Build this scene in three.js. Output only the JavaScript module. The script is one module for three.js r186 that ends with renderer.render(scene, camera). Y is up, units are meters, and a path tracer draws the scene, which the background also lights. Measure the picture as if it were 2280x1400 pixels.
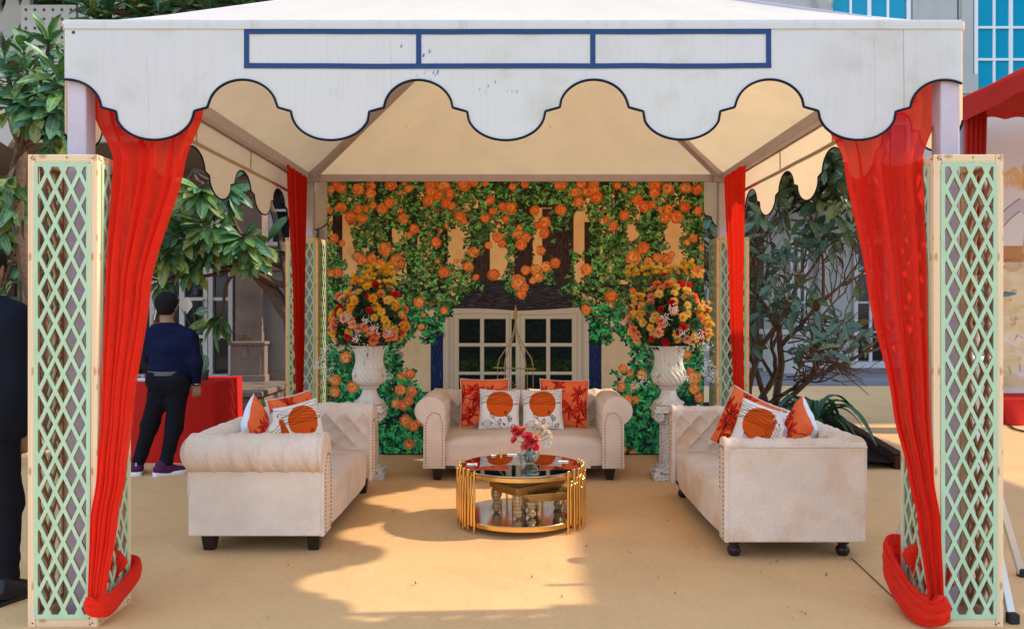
import * as THREE from 'three';
import { RoundedBoxGeometry } from 'three/addons/geometries/RoundedBoxGeometry.js';
import { mergeGeometries, toCreasedNormals, mergeVertices } from 'three/addons/utils/BufferGeometryUtils.js';
import { ImprovedNoise } from 'three/addons/math/ImprovedNoise.js';
import { MarchingCubes } from 'three/addons/objects/MarchingCubes.js';

// ------------------------------------------------------------------ camera, sky, sun, exposure
const FOCAL = 1794, VX = 1154, VY = 690, EYE = 1.48;      // focal length and vanishing point in a 2280 x 1400 picture
const scene = new THREE.Scene();
const camera = new THREE.PerspectiveCamera(2 * Math.atan(700 / FOCAL) * 180 / Math.PI, 2280 / 1400, 0.1, 300);
camera.position.set(0, EYE, 0);
camera.lookAt(0, EYE, -10);
camera.setViewOffset(2280, 1400, 1140 - VX, 700 - VY, 2280, 1400);
const renderer = new THREE.WebGLRenderer({ antialias: true });
renderer.toneMapping = THREE.LinearToneMapping;
renderer.toneMappingExposure = 1.68;
renderer.shadowMap.enabled = true;

const SUN = new THREE.Vector3(1, 0.774, -0.055).normalize();
{
  const w = 256, h = 128, data = new Float32Array(w * h * 4);
  const c = new THREE.Vector3();
  for (let j = 0; j < h; j++) for (let i = 0; i < w; i++) {
    const el = ((j + 0.5) / h - 0.5) * Math.PI, s = Math.sin(el);
    if (s >= 0) {
      const t = Math.pow(s, 0.55);
      c.set(0.90 + (0.40 - 0.90) * t, 0.98 + (0.62 - 0.98) * t, 1.06 + (1.02 - 1.06) * t).multiplyScalar(1.22);
    } else c.set(0.34, 0.28, 0.21);
    const k = (j * w + i) * 4;
    data[k] = c.x; data[k + 1] = c.y; data[k + 2] = c.z; data[k + 3] = 1;
  }
  const sky = new THREE.DataTexture(data, w, h, THREE.RGBAFormat, THREE.FloatType);
  sky.mapping = THREE.EquirectangularReflectionMapping;
  sky.magFilter = THREE.LinearFilter; sky.minFilter = THREE.LinearFilter; sky.needsUpdate = true;
  scene.background = sky; scene.environment = sky;
}
const sun = new THREE.DirectionalLight(new THREE.Color().setRGB(1, 0.9, 0.74), 3.1);
sun.position.copy(SUN).multiplyScalar(30).add(new THREE.Vector3(0, 0, -6));
sun.target.position.set(0, 0, -6);
sun.castShadow = true; sun.shadow.mapSize.set(2048, 2048); sun.shadow.radius = 1.6;
Object.assign(sun.shadow.camera, { left: -14, right: 14, top: 14, bottom: -14, near: 1, far: 70 });
scene.add(sun, sun.target);

// ------------------------------------------------------------------ helpers
const V = (x, y, z) => new THREE.Vector3(x, y, z);
const at = (px, py, d) => V((px - VX) * d / FOCAL, EYE - (py - VY) * d / FOCAL, -d);   // a place at depth d
const PI = Math.PI, TAU = PI * 2, cos = Math.cos, sin = Math.sin, abs = Math.abs, max = Math.max, min = Math.min, sqrt = Math.sqrt;
const lerp = (a, b, t) => a + (b - a) * t, clamp = (x, a = 0, b = 1) => min(b, max(a, x));
const smooth = (a, b, x) => { const t = clamp((x - a) / (b - a)); return t * t * (3 - 2 * t); };
function rng(seed) { let s = seed >>> 0; return () => { s = (s + 0x6d2b79f5) | 0; let t = Math.imul(s ^ (s >>> 15), 1 | s); t = (t + Math.imul(t ^ (t >>> 7), 61 | t)) ^ t; return ((t ^ (t >>> 14)) >>> 0) / 4294967296; }; }
const perlin = new ImprovedNoise();
const noise = (x, y = 0, z = 0) => perlin.noise(x, y, z);
function fbm(x, y, z = 0, o = 4) { let a = 0.5, s = 0; for (let i = 0; i < o; i++) { s += a * perlin.noise(x, y, z); x *= 2.03; y *= 2.03; z *= 2.03; a *= 0.5; } return s; }

const taken = {};
function numbered(name) { const n = taken[name] = (taken[name] ?? -1) + 1; return n ? name + '_' + String(n).padStart(3, '0') : name; }
function tag(o, label, category, group, kind) {
  if (label) o.userData.label = label;
  if (category) o.userData.category = category;
  if (group) o.userData.group = group;
  if (kind) o.userData.kind = kind;
  return o;
}
function thing(name, label, category, pos = [0, 0, 0], turn = 0, group) {
  const o = new THREE.Group(); o.name = numbered(name); scene.add(o);
  o.position.set(...pos); o.rotation.y = turn;
  return tag(o, label, category, group);
}
function mesh(name, geo, mat, parent = scene) {
  const m = new THREE.Mesh(geo, mat);
  m.name = parent === scene ? numbered(name) : name;
  m.castShadow = m.receiveShadow = true;
  parent.add(m); return m;
}
function sub(name, parent, pos = [0, 0, 0], turn = 0) { const g = new THREE.Group(); g.name = name; g.position.set(...pos); g.rotation.y = turn; parent.add(g); return g; }
function ready(g) {
  let q = g.index ? g.toNonIndexed() : g;
  if (!q.attributes.normal) q.computeVertexNormals();
  if (!q.attributes.uv) q.setAttribute('uv', new THREE.BufferAttribute(new Float32Array(q.attributes.position.count * 2), 2));
  for (const k of Object.keys(q.attributes)) if (!['position', 'normal', 'uv'].includes(k)) q.deleteAttribute(k);
  q.clearGroups(); return q;
}
const merge = (list) => mergeGeometries(list.map(ready));
const moved = (g, x = 0, y = 0, z = 0, rx = 0, ry = 0, rz = 0, s = 1) => g.applyMatrix4(new THREE.Matrix4().compose(V(x, y, z), new THREE.Quaternion().setFromEuler(new THREE.Euler(rx, ry, rz)), Array.isArray(s) ? V(...s) : V(s, s, s)));
const box = (w, h, d, x = 0, y = 0, z = 0) => new THREE.BoxGeometry(w, h, d).translate(x, y, z);
const rbox = (w, h, d, r = 0.006, x = 0, y = 0, z = 0) => new RoundedBoxGeometry(w, h, d, 2, min(r, w / 2.01, h / 2.01, d / 2.01)).translate(x, y, z);
const cyl = (r0, r1, h, n = 16, x = 0, y = 0, z = 0) => new THREE.CylinderGeometry(r1, r0, h, n).translate(x, y, z);
function boxUV(g, s = 1) {   // uv in metres, by the way each face points
  g = g.index ? g.toNonIndexed() : g;
  const p = g.attributes.position, n = g.attributes.normal, uv = new Float32Array(p.count * 2);
  for (let i = 0; i < p.count; i += 3) {
    let a = 0, b = 0, c = 0;
    for (let k = 0; k < 3; k++) { a += abs(n.getX(i + k)); b += abs(n.getY(i + k)); c += abs(n.getZ(i + k)); }
    for (let k = 0; k < 3; k++) {
      const x = p.getX(i + k), y = p.getY(i + k), z = p.getZ(i + k);
      const [u, v] = b >= a && b >= c ? [x, z] : a >= c ? [z, y] : [x, y];
      uv[(i + k) * 2] = u * s; uv[(i + k) * 2 + 1] = v * s;
    }
  }
  g.setAttribute('uv', new THREE.BufferAttribute(uv, 2)); return g;
}
function grid(nu, nv, f, flip = false) {   // f(u, v) -> [x, y, z]; uv = u, v
  const pos = [], uv = [], idx = [];
  for (let j = 0; j <= nv; j++) for (let i = 0; i <= nu; i++) { const p = f(i / nu, j / nv); pos.push(p[0], p[1], p[2]); uv.push(p[3] ?? i / nu, p[4] ?? j / nv); }
  for (let j = 0; j < nv; j++) for (let i = 0; i < nu; i++) {
    const a = j * (nu + 1) + i, b = a + 1, c = a + nu + 1, d = c + 1;
    if (flip) idx.push(a, c, b, b, c, d); else idx.push(a, b, c, b, d, c);
  }
  const g = new THREE.BufferGeometry();
  g.setAttribute('position', new THREE.Float32BufferAttribute(pos, 3));
  g.setAttribute('uv', new THREE.Float32BufferAttribute(uv, 2));
  g.setIndex(idx); g.computeVertexNormals(); return g;
}
function tube(points, radii, seg = 8, cap = true) {   // tapered tube through points
  const n = points.length, pos = [], uv = [], idx = [];
  let nrm = V(0, 0, 1), len = 0;
  for (let i = 0; i < n; i++) {
    const t = points[min(n - 1, i + 1)].clone().sub(points[max(0, i - 1)]).normalize();
    if (i) len += points[i].distanceTo(points[i - 1]);
    if (abs(nrm.dot(t)) > 0.95) nrm = abs(t.y) < 0.9 ? V(0, 1, 0) : V(1, 0, 0);
    nrm = nrm.clone().addScaledVector(t, -nrm.dot(t)).normalize();
    const b = t.clone().cross(nrm), r = typeof radii === 'number' ? radii : radii[i];
    for (let k = 0; k <= seg; k++) {
      const a = k / seg * TAU, q = points[i].clone().addScaledVector(nrm, cos(a) * r).addScaledVector(b, sin(a) * r);
      pos.push(q.x, q.y, q.z); uv.push(k / seg * TAU * r, len);
    }
  }
  for (let i = 0; i < n - 1; i++) for (let k = 0; k < seg; k++) { const a = i * (seg + 1) + k, b = a + 1, c = a + seg + 1, d = c + 1; idx.push(a, b, c, b, d, c); }
  if (cap) for (const [e, f] of [[0, 1], [n - 1, 0]]) {
    const c = pos.length / 3; pos.push(points[e].x, points[e].y, points[e].z); uv.push(0, 0);
    for (let k = 0; k < seg; k++) { const a = e * (seg + 1) + k; f ? idx.push(c, a + 1, a) : idx.push(c, a, a + 1); }
  }
  const g = new THREE.BufferGeometry();
  g.setAttribute('position', new THREE.Float32BufferAttribute(pos, 3));
  g.setAttribute('uv', new THREE.Float32BufferAttribute(uv, 2));
  g.setIndex(idx); g.computeVertexNormals(); return g;
}
const spline = (pts, n = 16) => new THREE.CatmullRomCurve3(pts).getPoints(n);
const lathe = (prof, n = 40) => new THREE.LatheGeometry(prof.map(([r, y]) => new THREE.Vector2(max(r, 1e-4), y)), n);
function shapeOf(pts) { const s = new THREE.Shape(); pts.forEach(([x, y], i) => i ? s.lineTo(x, y) : s.moveTo(x, y)); s.closePath(); return s; }
const extrude = (shape, depth, bevel = 0, steps = 1) => new THREE.ExtrudeGeometry(shape, { depth, steps, bevelEnabled: bevel > 0, bevelSize: bevel, bevelThickness: bevel, bevelSegments: 2, curveSegments: 10 });

// ------------------------------------------------------------------ textures and materials
function canvasTex(w, h, draw, repeat) {
  const c = document.createElement('canvas'); c.width = w; c.height = h;
  draw(c.getContext('2d'), w, h);
  const t = new THREE.CanvasTexture(c); t.colorSpace = THREE.SRGBColorSpace; t.wrapS = t.wrapT = THREE.RepeatWrapping;
  if (repeat) t.repeat.set(...repeat);
  return t;
}
function pixelTex(n, f, srgb = true, repeat) {   // f(u, v) -> [r, g, b] 0..255; tiles when f does
  const d = new Uint8Array(n * n * 4);
  for (let j = 0; j < n; j++) for (let i = 0; i < n; i++) { const c = f(i / n, j / n), k = (j * n + i) * 4; for (let q = 0; q < 3; q++) d[k + q] = clamp(c[q], 0, 255); d[k + 3] = 255; }
  const t = new THREE.DataTexture(d, n, n); t.wrapS = t.wrapT = THREE.RepeatWrapping; t.magFilter = THREE.LinearFilter; t.minFilter = THREE.LinearMipmapLinearFilter; t.generateMipmaps = true;
  if (srgb) t.colorSpace = THREE.SRGBColorSpace;
  if (repeat) t.repeat.set(...repeat);
  t.needsUpdate = true; return t;
}
// tiling noise: blend of four shifted samples
function tiled(u, v, f, s = 0, o = 4) {
  const a = (x, y) => fbm(x * f + s, y * f + s * 1.7, s, o), wu = u, wv = v;
  return a(u, v) * (1 - wu) * (1 - wv) + a(u - 1, v) * wu * (1 - wv) + a(u, v - 1) * (1 - wu) * wv + a(u - 1, v - 1) * wu * wv;
}
const rgb = (r, g, b) => new THREE.Color().setRGB(r, g, b);
const MP = (color, o = {}) => new THREE.MeshPhysicalMaterial({ color, roughness: 0.8, specularIntensity: o.metalness || o.transmission === 1 ? 1 : (o.roughness ?? 0.8) >= 0.6 ? 0.18 : 0.6, ...o });
const M = MP;
const weaveBump = pixelTex(128, (u, v) => { const x = sin(u * TAU * 16), y = sin(v * TAU * 16); const q = 128 + 60 * (x * abs(y) + y * abs(x)) * 0.5 + 20 * tiled(u, v, 20); return [q, q, q]; }, false);
const grainBump = pixelTex(256, (u, v) => { const q = 128 + 190 * tiled(u, v, 30, 3, 5); return [q, q, q]; }, false);
const rep = (t, x, y = x) => { const c = t.clone(); c.repeat.set(x, y); c.needsUpdate = true; return c; };
const blotch = (base, spread, f, s, o = 5) => pixelTex(256, (u, v) => { const q = tiled(u, v, f, s, o), r = tiled(u, v, f * 5, s + 9, 3); return base.map((b, i) => b + q * spread[i] * 2 + r * spread[i] * 0.7); });
// ------------------------------------------------------------------ ground
{
  const carpetMap = pixelTex(512, (u, v) => { const q = tiled(u, v, 4, 2), f = tiled(u, v, 90, 5, 2), m = tiled(u, v, 16, 8); const k = 1 + q * 0.10 + m * 0.04 + f * 0.10; return [213 * k, 168 * k, 116 * k]; });
  const carpet = M(0xffffff, { map: rep(carpetMap, 0.42), bumpMap: rep(grainBump, 5), bumpScale: 0.002, roughness: 0.97 });
  const g = grid(70, 60, (u, v) => {
    const x = lerp(-9, 9, u), z = lerp(3, -15.7, v);
    return [x, 0.004 + 0.004 * fbm(x * 0.8, z * 0.8, 2), z + (v > 0.99 ? 0.12 * noise(x * 0.9, 3) : 0), x, z];
  });
  mesh('carpet_ground', g, carpet).userData.kind = 'structure';
  const soil = M(rgb(0.30, 0.26, 0.21), { map: rep(blotch([230, 220, 210], [20, 20, 20], 8, 4), 0.5), roughness: 0.95 });
  mesh('ground', grid(1, 1, (u, v) => { const x = lerp(-90, 90, u), z = lerp(60, -120, v); return [x, -0.03, z, x, z]; }), soil).userData.kind = 'structure';
  const pave = M(rgb(0.27, 0.25, 0.24), { map: rep(blotch([225, 220, 220], [22, 22, 22], 6, 11), 0.6), roughness: 0.7, bumpMap: rep(grainBump, 2), bumpScale: 0.004 });
  // paved terrace before the far building: rows of slabs
  const slabs = new THREE.Group(); slabs.name = numbered('stone_terrace'); slabs.userData.kind = 'structure'; scene.add(slabs);
  const R = rng(5), vars = [0, 1, 2].map((k) => M(rgb(0.25 + k * 0.03, 0.235 + k * 0.025, 0.235 + k * 0.02), { map: pave.map, roughness: 0.7 }));
  const sg = rbox(1.49, 0.06, 0.88, 0.008);
  for (let i = 0; i < 10; i++) for (let j = 0; j < 6; j++) { const m = mesh('paving_slab', sg, vars[(R() * 3) | 0], slabs); m.position.set(2.2 + i * 1.5 + (j % 2) * 0.75, -0.012 + R() * 0.004, -16.1 - j * 0.89); }
  // seam of the carpet
  const a = at(1897, 1247, 4.78), b = at(2003, 1345, 4.05);
  const seam = mesh('carpet_seam', tube([V(a.x, 0.0085, a.z), V((a.x + b.x) / 2, 0.0085, (a.z + b.z) / 2), V(b.x, 0.0085, b.z)], 0.0035, 5), M(rgb(0.12, 0.07, 0.04)));
  seam.userData.kind = 'structure';
}

// ------------------------------------------------------------------ left building with verandah
const stoneMap = pixelTex(512, (u, v) => { const q = tiled(u, v, 5, 21), m = tiled(u, v, 3, 25), s = tiled(u * 1, v * 1, 60, 27, 2); const k = 1 + q * 0.3 + s * 0.2; return [200 * k + m * 30, 180 * k + m * 10, 166 * k]; });
const stone = M(rgb(0.40, 0.36, 0.34), { map: rep(stoneMap, 0.7), bumpMap: rep(grainBump, 3), bumpScale: 0.004, roughness: 0.85 });
const plasterMap = blotch([226, 224, 216], [9, 9, 10], 4, 31);
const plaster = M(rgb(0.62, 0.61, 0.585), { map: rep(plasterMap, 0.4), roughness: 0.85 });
const plasterDim = M(rgb(0.30, 0.27, 0.245), { map: rep(plasterMap, 0.5), roughness: 0.85 });  // darker plaster copy, verandah shade put into its colour
const frameWhite = M(rgb(0.62, 0.60, 0.57), { roughness: 0.5 });
const darkGlass = M(rgb(0.012, 0.014, 0.016), { roughness: 0.06 });
const darkWood = M(rgb(0.055, 0.035, 0.025), { roughness: 0.6 });
function paned(parent, name, x0, x1, y0, y1, z, cols, rows, frameMat, glassMat, bar = 0.04, rim = 0.07) {   // window: frame with bars, and a pane in each opening
  const w = sub(name, parent), gs = [];
  const X = (i) => lerp(x0 + rim, x1 - rim, i / cols), Y = (j) => lerp(y0 + rim, y1 - rim, j / rows);
  gs.push(box(rim, y1 - y0, 0.1, x0 + rim / 2, (y0 + y1) / 2, z), box(rim, y1 - y0, 0.1, x1 - rim / 2, (y0 + y1) / 2, z));
  gs.push(box(x1 - x0 - 2 * rim, rim, 0.1, (x0 + x1) / 2, y0 + rim / 2, z), box(x1 - x0 - 2 * rim, rim, 0.1, (x0 + x1) / 2, y1 - rim / 2, z));
  for (let i = 1; i < cols; i++) gs.push(box(i * 2 === cols ? bar * 1.6 : bar, y1 - y0 - 2 * rim, 0.06, X(i), (y0 + y1) / 2, z));
  for (let j = 1; j < rows; j++) gs.push(box(x1 - x0 - 2 * rim, bar, 0.05, (x0 + x1) / 2, Y(j), z + 0.003));
  mesh('frame', merge(gs), frameMat, w);
  for (let i = 0; i < cols; i++) for (let j = 0; j < rows; j++) mesh('pane', box(X(i + 1) - X(i) - bar * 0.8, Y(j + 1) - Y(j) - bar * 0.8, 0.012, (X(i) + X(i + 1)) / 2, (Y(j) + Y(j + 1)) / 2, z - 0.02), glassMat, w);
  return w;
}
function rosette(r, petals, depth) {   // carved flower on a disc
  const gs = [cyl(r, r * 0.96, depth, 32).rotateX(PI / 2), new THREE.SphereGeometry(r * 0.2, 12, 8).scale(1, 1, 0.5).translate(0, 0, depth / 2)];
  for (let i = 0; i < petals; i++) gs.push(moved(new THREE.SphereGeometry(1, 10, 8).scale(r * 0.17, r * 0.34, depth * 0.5), sin(i / petals * TAU) * r * 0.55, cos(i / petals * TAU) * r * 0.55, depth / 2, 0, 0, -i / petals * TAU));
  return merge(gs);
}
{
  const b = thing('hotel_building', 'shaded stone hotel with verandah, glazed doors and plaque, behind the left tree', 'building');
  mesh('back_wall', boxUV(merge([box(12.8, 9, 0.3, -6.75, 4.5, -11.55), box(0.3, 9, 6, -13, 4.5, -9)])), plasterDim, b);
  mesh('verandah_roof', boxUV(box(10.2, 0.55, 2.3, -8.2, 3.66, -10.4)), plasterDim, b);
  const fascia = mesh('fascia', boxUV(merge([box(10.2, 0.07, 0.08, -8.2, 3.43, -9.22), box(10.2, 0.05, 0.06, -8.2, 3.60, -9.23), box(10.2, 0.09, 0.14, -8.2, 3.97, -9.25)])), plaster, b);
  const ro = mesh('rosette', rosette(0.115, 10, 0.05), plaster, fascia); ro.position.set(at(22, 290, 9.22).x, at(22, 290, 9.22).y, -9.23);
  // pierced stone balustrade and stair above the verandah
  const jali = (w, h, nx, ny, skew) => {
    const s = shapeOf([[0, 0], [w, skew], [w, h + skew], [0, h]]);
    for (let i = 0; i < nx; i++) for (let j = 0; j < ny; j++) {
      const cx = (i + 0.5) / nx * w, cy = (j + 0.5) / ny * h + skew * cx / w, a = w / nx * 0.27, c = h / ny * 0.30;
      const p = new THREE.Path(); p.moveTo(cx - a, cy); p.lineTo(cx, cy - c); p.lineTo(cx + a, cy); p.lineTo(cx, cy + c); p.closePath(); s.holes.push(p);
    }
    return extrude(s, 0.07, 0.006);
  };
  const jl = mesh('jali_screen', jali(0.62, 0.95, 6, 9, 0), plaster, b); const q = at(78, 118, 9.3); jl.position.set(q.x - 0.12, 4.02, -9.3);
  const j2 = mesh('jali_screen', jali(1.3, 0.95, 6, 2, 0.5), plaster, b); j2.position.set(q.x - 1.45, 4.0, -9.5); j2.rotation.z = 0; 
  mesh('stair_rail', boxUV(merge([moved(box(1.7, 0.10, 0.16), q.x - 0.6, 4.33, -9.15, 0, 0, -0.62), moved(box(2.0, 0.5, 0.1), q.x - 0.9, 4.12, -9.2, 0, 0, -0.62)])), plaster, b);
  mesh('newel', boxUV(merge([rbox(0.17, 2.2, 0.17, 0.01, q.x + 0.62, 5.1, -9.3), box(0.30, 0.10, 0.2, q.x + 0.9, 4.7, -9.3), rbox(0.1, 2.2, 0.12, 0.01, q.x + 0.95, 5.1, -9.32)])), plaster, b);
  // shutters in the dark opening
  mesh('shutter', merge([0, 1, 2, 3, 4, 5, 6, 7].map((i) => box(2.2, 0.22, 0.05, -8.2, 1.0 + i * 0.25, -11.37))), darkWood, b);
  // pilasters
  for (const px of [550, 205]) {
    const p = sub('pilaster', b); const x = (px - VX) * 10.9 / FOCAL;
    mesh('shaft', boxUV(merge([rbox(0.37, 1.9, 0.3, 0.01, x, 1.98, -11.1), box(0.39, 0.012, 0.3, x, 1.30, -11.095)])), stone, p);
    mesh('plinth', boxUV(merge([rbox(0.47, 0.48, 0.36, 0.01, x, 0.78, -11.08), rbox(0.51, 0.10, 0.42, 0.012, x, 0.55, -11.07), rbox(0.52, 0.05, 0.42, 0.02, x, 1.03, -11.07), box(0.36, 0.26, 0.02, x, 0.74, -10.895), moved(new THREE.ConeGeometry(0.11, 0.2, 4), x, 0.93, -10.9, 0, PI / 4, 0, [1, 1, 0.2])])), stone, p);
    mesh('capital', boxUV(merge([rbox(0.44, 0.08, 0.36, 0.01, x, 2.95, -11.08), rbox(0.41, 0.2, 0.33, 0.01, x, 3.06, -11.09), rbox(0.5, 0.1, 0.42, 0.01, x, 3.22, -11.06), ...[0, 1, 2, 3].map((i) => moved(new THREE.SphereGeometry(0.04, 8, 6), x - 0.14 + i * 0.093, 3.06, -10.92, 0, 0, 0, [1, 1.6, 0.5]))])), stone, p);
  }
  // pale wall with cornice and high window beside the right pilaster
  const wx = (640 - VX) * 11 / FOCAL;
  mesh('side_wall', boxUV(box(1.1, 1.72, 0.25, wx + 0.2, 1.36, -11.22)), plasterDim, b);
  mesh('skirting', boxUV(box(1.1, 0.14, 0.28, wx + 0.2, 0.57, -11.21)), stone, b);
  const co = mesh('cornice', boxUV(merge([rbox(1.2, 0.09, 0.4, 0.01, wx + 0.22, 2.32, -11.2), rbox(1.16, 0.05, 0.36, 0.01, wx + 0.21, 2.25, -11.2), rbox(1.12, 0.2, 0.3, 0.01, wx + 0.2, 2.12, -11.2), ...[0, 1, 2, 3, 4, 5, 6].map((i) => moved(new THREE.TorusGeometry(0.065, 0.012, 6, 12, PI), wx - 0.24 + i * 0.15, 2.17, -11.04, PI, 0, 0))])), stone, b);
  paned(b, 'window', wx - 0.36, wx + 0.3, 2.37, 3.38, -11.3, 2, 2, frameWhite, darkGlass, 0.03, 0.06);
  // glazed doors
  for (const [px0, px1] of [[345, 462], [464, 518], [225, 343]]) {
    const x0 = (px0 - VX) * 11.3 / FOCAL, x1 = (px1 - VX) * 11.3 / FOCAL;
    const d = paned(b, 'door', x0, x1, 0.52, 2.75, -11.33, px1 - px0 > 80 ? 2 : 1, 4, frameWhite, darkGlass, 0.045, 0.06);
    if (px0 === 345) mesh('handle', tube(spline([V(x1 - 0.03, 1.62, -11.27), V(x1 - 0.03, 1.62, -11.22), V(x1 - 0.03, 1.3, -11.22), V(x1 - 0.03, 1.3, -11.27)], 12), 0.01, 6), M(rgb(0.3, 0.3, 0.3), { metalness: 0.9, roughness: 0.4 }), d);
  }
  // number plaque
  const pl = thing('number_plaque', 'small brown plaque reading 1003 on the stone pilaster', 'sign');
  const c = at(543, 748, 10.93);
  mesh('plate', rbox(0.155, 0.062, 0.014, 0.004, c.x, c.y, -10.935), M(rgb(0.22, 0.12, 0.06), { roughness: 0.5 }), pl);
  const face = canvasTex(256, 100, (g) => { g.fillStyle = '#8a6540'; g.fillRect(0, 0, 256, 100); g.strokeStyle = '#3a2412'; g.lineWidth = 6; g.strokeRect(8, 8, 240, 84); g.fillStyle = '#140c06'; g.font = 'bold 62px sans-serif'; g.textAlign = 'center'; g.fillText('1003', 128, 73); });
  mesh('numerals', moved(new THREE.PlaneGeometry(0.145, 0.054), c.x, c.y, -10.926), M(0xffffff, { map: face, roughness: 0.5 }), pl);
  // terrace base with carved panels
  const tr = new THREE.Group(); tr.name = numbered('carved_terrace'); tr.userData.kind = 'structure'; scene.add(tr);
  mesh('terrace_floor', boxUV(merge([box(10, 0.44, 1.9, -8.1, 0.22, -10.6), rbox(10.1, 0.07, 2.0, 0.02, -8.1, 0.475, -10.55)])), stone, tr);
  const pg = merge([box(0.42, 0.36, 0.03), moved(rosette(0.14, 8, 0.04), 0, 0, 0.01), box(0.42, 0.03, 0.06, 0, 0.17, 0), box(0.42, 0.03, 0.06, 0, -0.17, 0), box(0.04, 0.31, 0.06, 0.19, 0, 0), box(0.04, 0.31, 0.06, -0.19, 0, 0)]);
  boxUV(pg);
  for (let i = 0; i < 8; i++) { const m = mesh('carved_panel', pg, stone, tr); m.position.set(-3.3 - i * 0.44, 0.24, -9.635); }
}

// ------------------------------------------------------------------ far building on the right
{
  const blue = M(rgb(0.0, 0.30, 0.43), { roughness: 0.12, specularIntensity: 0.4 });  // reflected sky put into the colour of the tinted glass
  const b = thing('palace_building', 'tall cream building with blue sky-reflecting windows behind the tent', 'building');
  const Z = -21, X = (px) => (px - VX) * 21 / FOCAL, Y = (py) => EYE - (py - VY) * 21 / FOCAL;
  mesh('wall', boxUV(box(18, 14, 0.6, 9.5, 7, Z - 0.35)), plaster, b);
  mesh('unseen_wing', boxUV(box(2, 13, 9.6, 18, 6.5, -16)), plaster, b);  // added out of view to shade the terrace and rear carpet
  for (const [a, c, r0] of [[1400, 1516], [1843, 2024], [2166, 2330]]) {
    const w = paned(b, 'window', X(a), X(c), 5.4, 11.4, Z + 0.06, 4, 7, M(rgb(0.8, 0.79, 0.77), { roughness: 0.5 }), blue, 0.06, 0.09);
    mesh('surround', boxUV(merge([box(0.35, 6.5, 0.12, X(a) - 0.2, 8.4, Z), box(0.35, 6.5, 0.12, X(c) + 0.2, 8.4, Z)])), plaster, w);
  }
  // engaged columns with finials, panelled strips
  for (const px of [1527, 1832]) { const c = mesh('finial', moved(lathe([[0, 0], [0.2, 0], [0.24, 0.3], [0.14, 0.42], [0.2, 0.6], [0.23, 0.8], [0.15, 1.0], [0.06, 1.18], [0.02, 1.34], [0, 1.36]], 14), X(px), 8.7, Z + 0.12), plaster, b); mesh('engaged_shaft', lathe([[0.001, 0], [0.2, 0], [0.2, 8.7], [0.001, 8.7]], 8).translate(X(px), 0, Z + 0.12), plaster, b); }
  mesh('wall_strip', boxUV(merge([box(0.5, 12, 0.18, X(2060), 7, Z), box(0.12, 12, 0.24, X(2034), 7, Z), box(0.55, 12, 0.16, X(2105), 7, Z), box(0.3, 12, 0.22, X(2150), 7, Z), box(0.9, 12, 0.1, X(1650), 7, Z), box(0.5, 0.5, 0.3, X(2150), Y(190), Z + 0.02)])), plaster, b);
  // ground floor: doors, and a shadowed corner painted dark
  for (const [a, c] of [[1758, 1798], [1900, 1975], [1590, 1640]]) paned(b, 'door', X(a), X(c), 0.05, 3.3, Z + 0.03, 2, 4, frameWhite, darkGlass, 0.05, 0.1);
  mesh('shade_slab', boxUV(box(13, 0.3, 3.2, 8.6, 4.85, Z + 1.4)), plaster, b);  // added slab, there to darken the ground floor
  mesh('shadow_corner', box(0.75, 4.5, 0.3, X(1663), 2.2, Z + 0.1), M(rgb(0.10, 0.07, 0.055), { roughness: 0.9 }), b);  // shade in the wall corner, painted as a dark box
  mesh('plinth_course', boxUV(box(18, 0.16, 0.9, 9.5, 0.07, Z + 0.2)), M(rgb(0.62, 0.6, 0.58)), b);
}
// ------------------------------------------------------------------ the white canopy tent
const TX0 = -2.178, TX1 = 2.131, TZ0 = -3.88, TZ1 = -8.24, EAVE = 2.865, APEX = 4.10;
const canvasMap = pixelTex(512, (u, v) => { const q = tiled(u, v, 4, 41), m = tiled(u, v, 11, 44), s = max(0, tiled(u, v, 22, 47) - 0.16) * max(0, tiled(u, v, 3, 49)) * 14; const k = 1 + q * 0.05 + m * 0.03; return [240 * k - s * 30, 234 * k - s * 42, 222 * k - s * 60]; });
const canvasCloth = (map, through, o = {}) => MP(rgb(0.93, 0.93, 0.93), { map, roughness: 1, transmission: through, thickness: 0, specularIntensity: 0.2, bumpMap: rep(weaveBump, 6), bumpScale: 0.0012, side: THREE.DoubleSide, ...o });
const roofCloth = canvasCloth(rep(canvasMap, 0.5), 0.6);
const warmSheet = canvasCloth(rep(canvasMap, 0.5), 0.62, { color: rgb(0.96, 0.80, 0.58) });  // tan tint stands for warm light coming through the roof cloth
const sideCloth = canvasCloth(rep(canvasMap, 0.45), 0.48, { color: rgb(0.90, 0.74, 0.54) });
const navyBand = M(rgb(0.028, 0.065, 0.16), { roughness: 0.85, bumpMap: rep(weaveBump, 8), bumpScale: 0.001, side: THREE.DoubleSide });
const piping = M(rgb(0.012, 0.016, 0.030), { roughness: 0.7 });
const steelMap = blotch([228, 220, 224], [12, 12, 12], 7, 51);
const steel = M(rgb(0.66, 0.62, 0.64), { map: rep(steelMap, 1.2), roughness: 0.55, bumpMap: rep(grainBump, 4), bumpScale: 0.0015 });
const tent = thing('canopy_tent', 'white canopy tent with scalloped valances piped in navy over the seating', 'tent');
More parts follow.
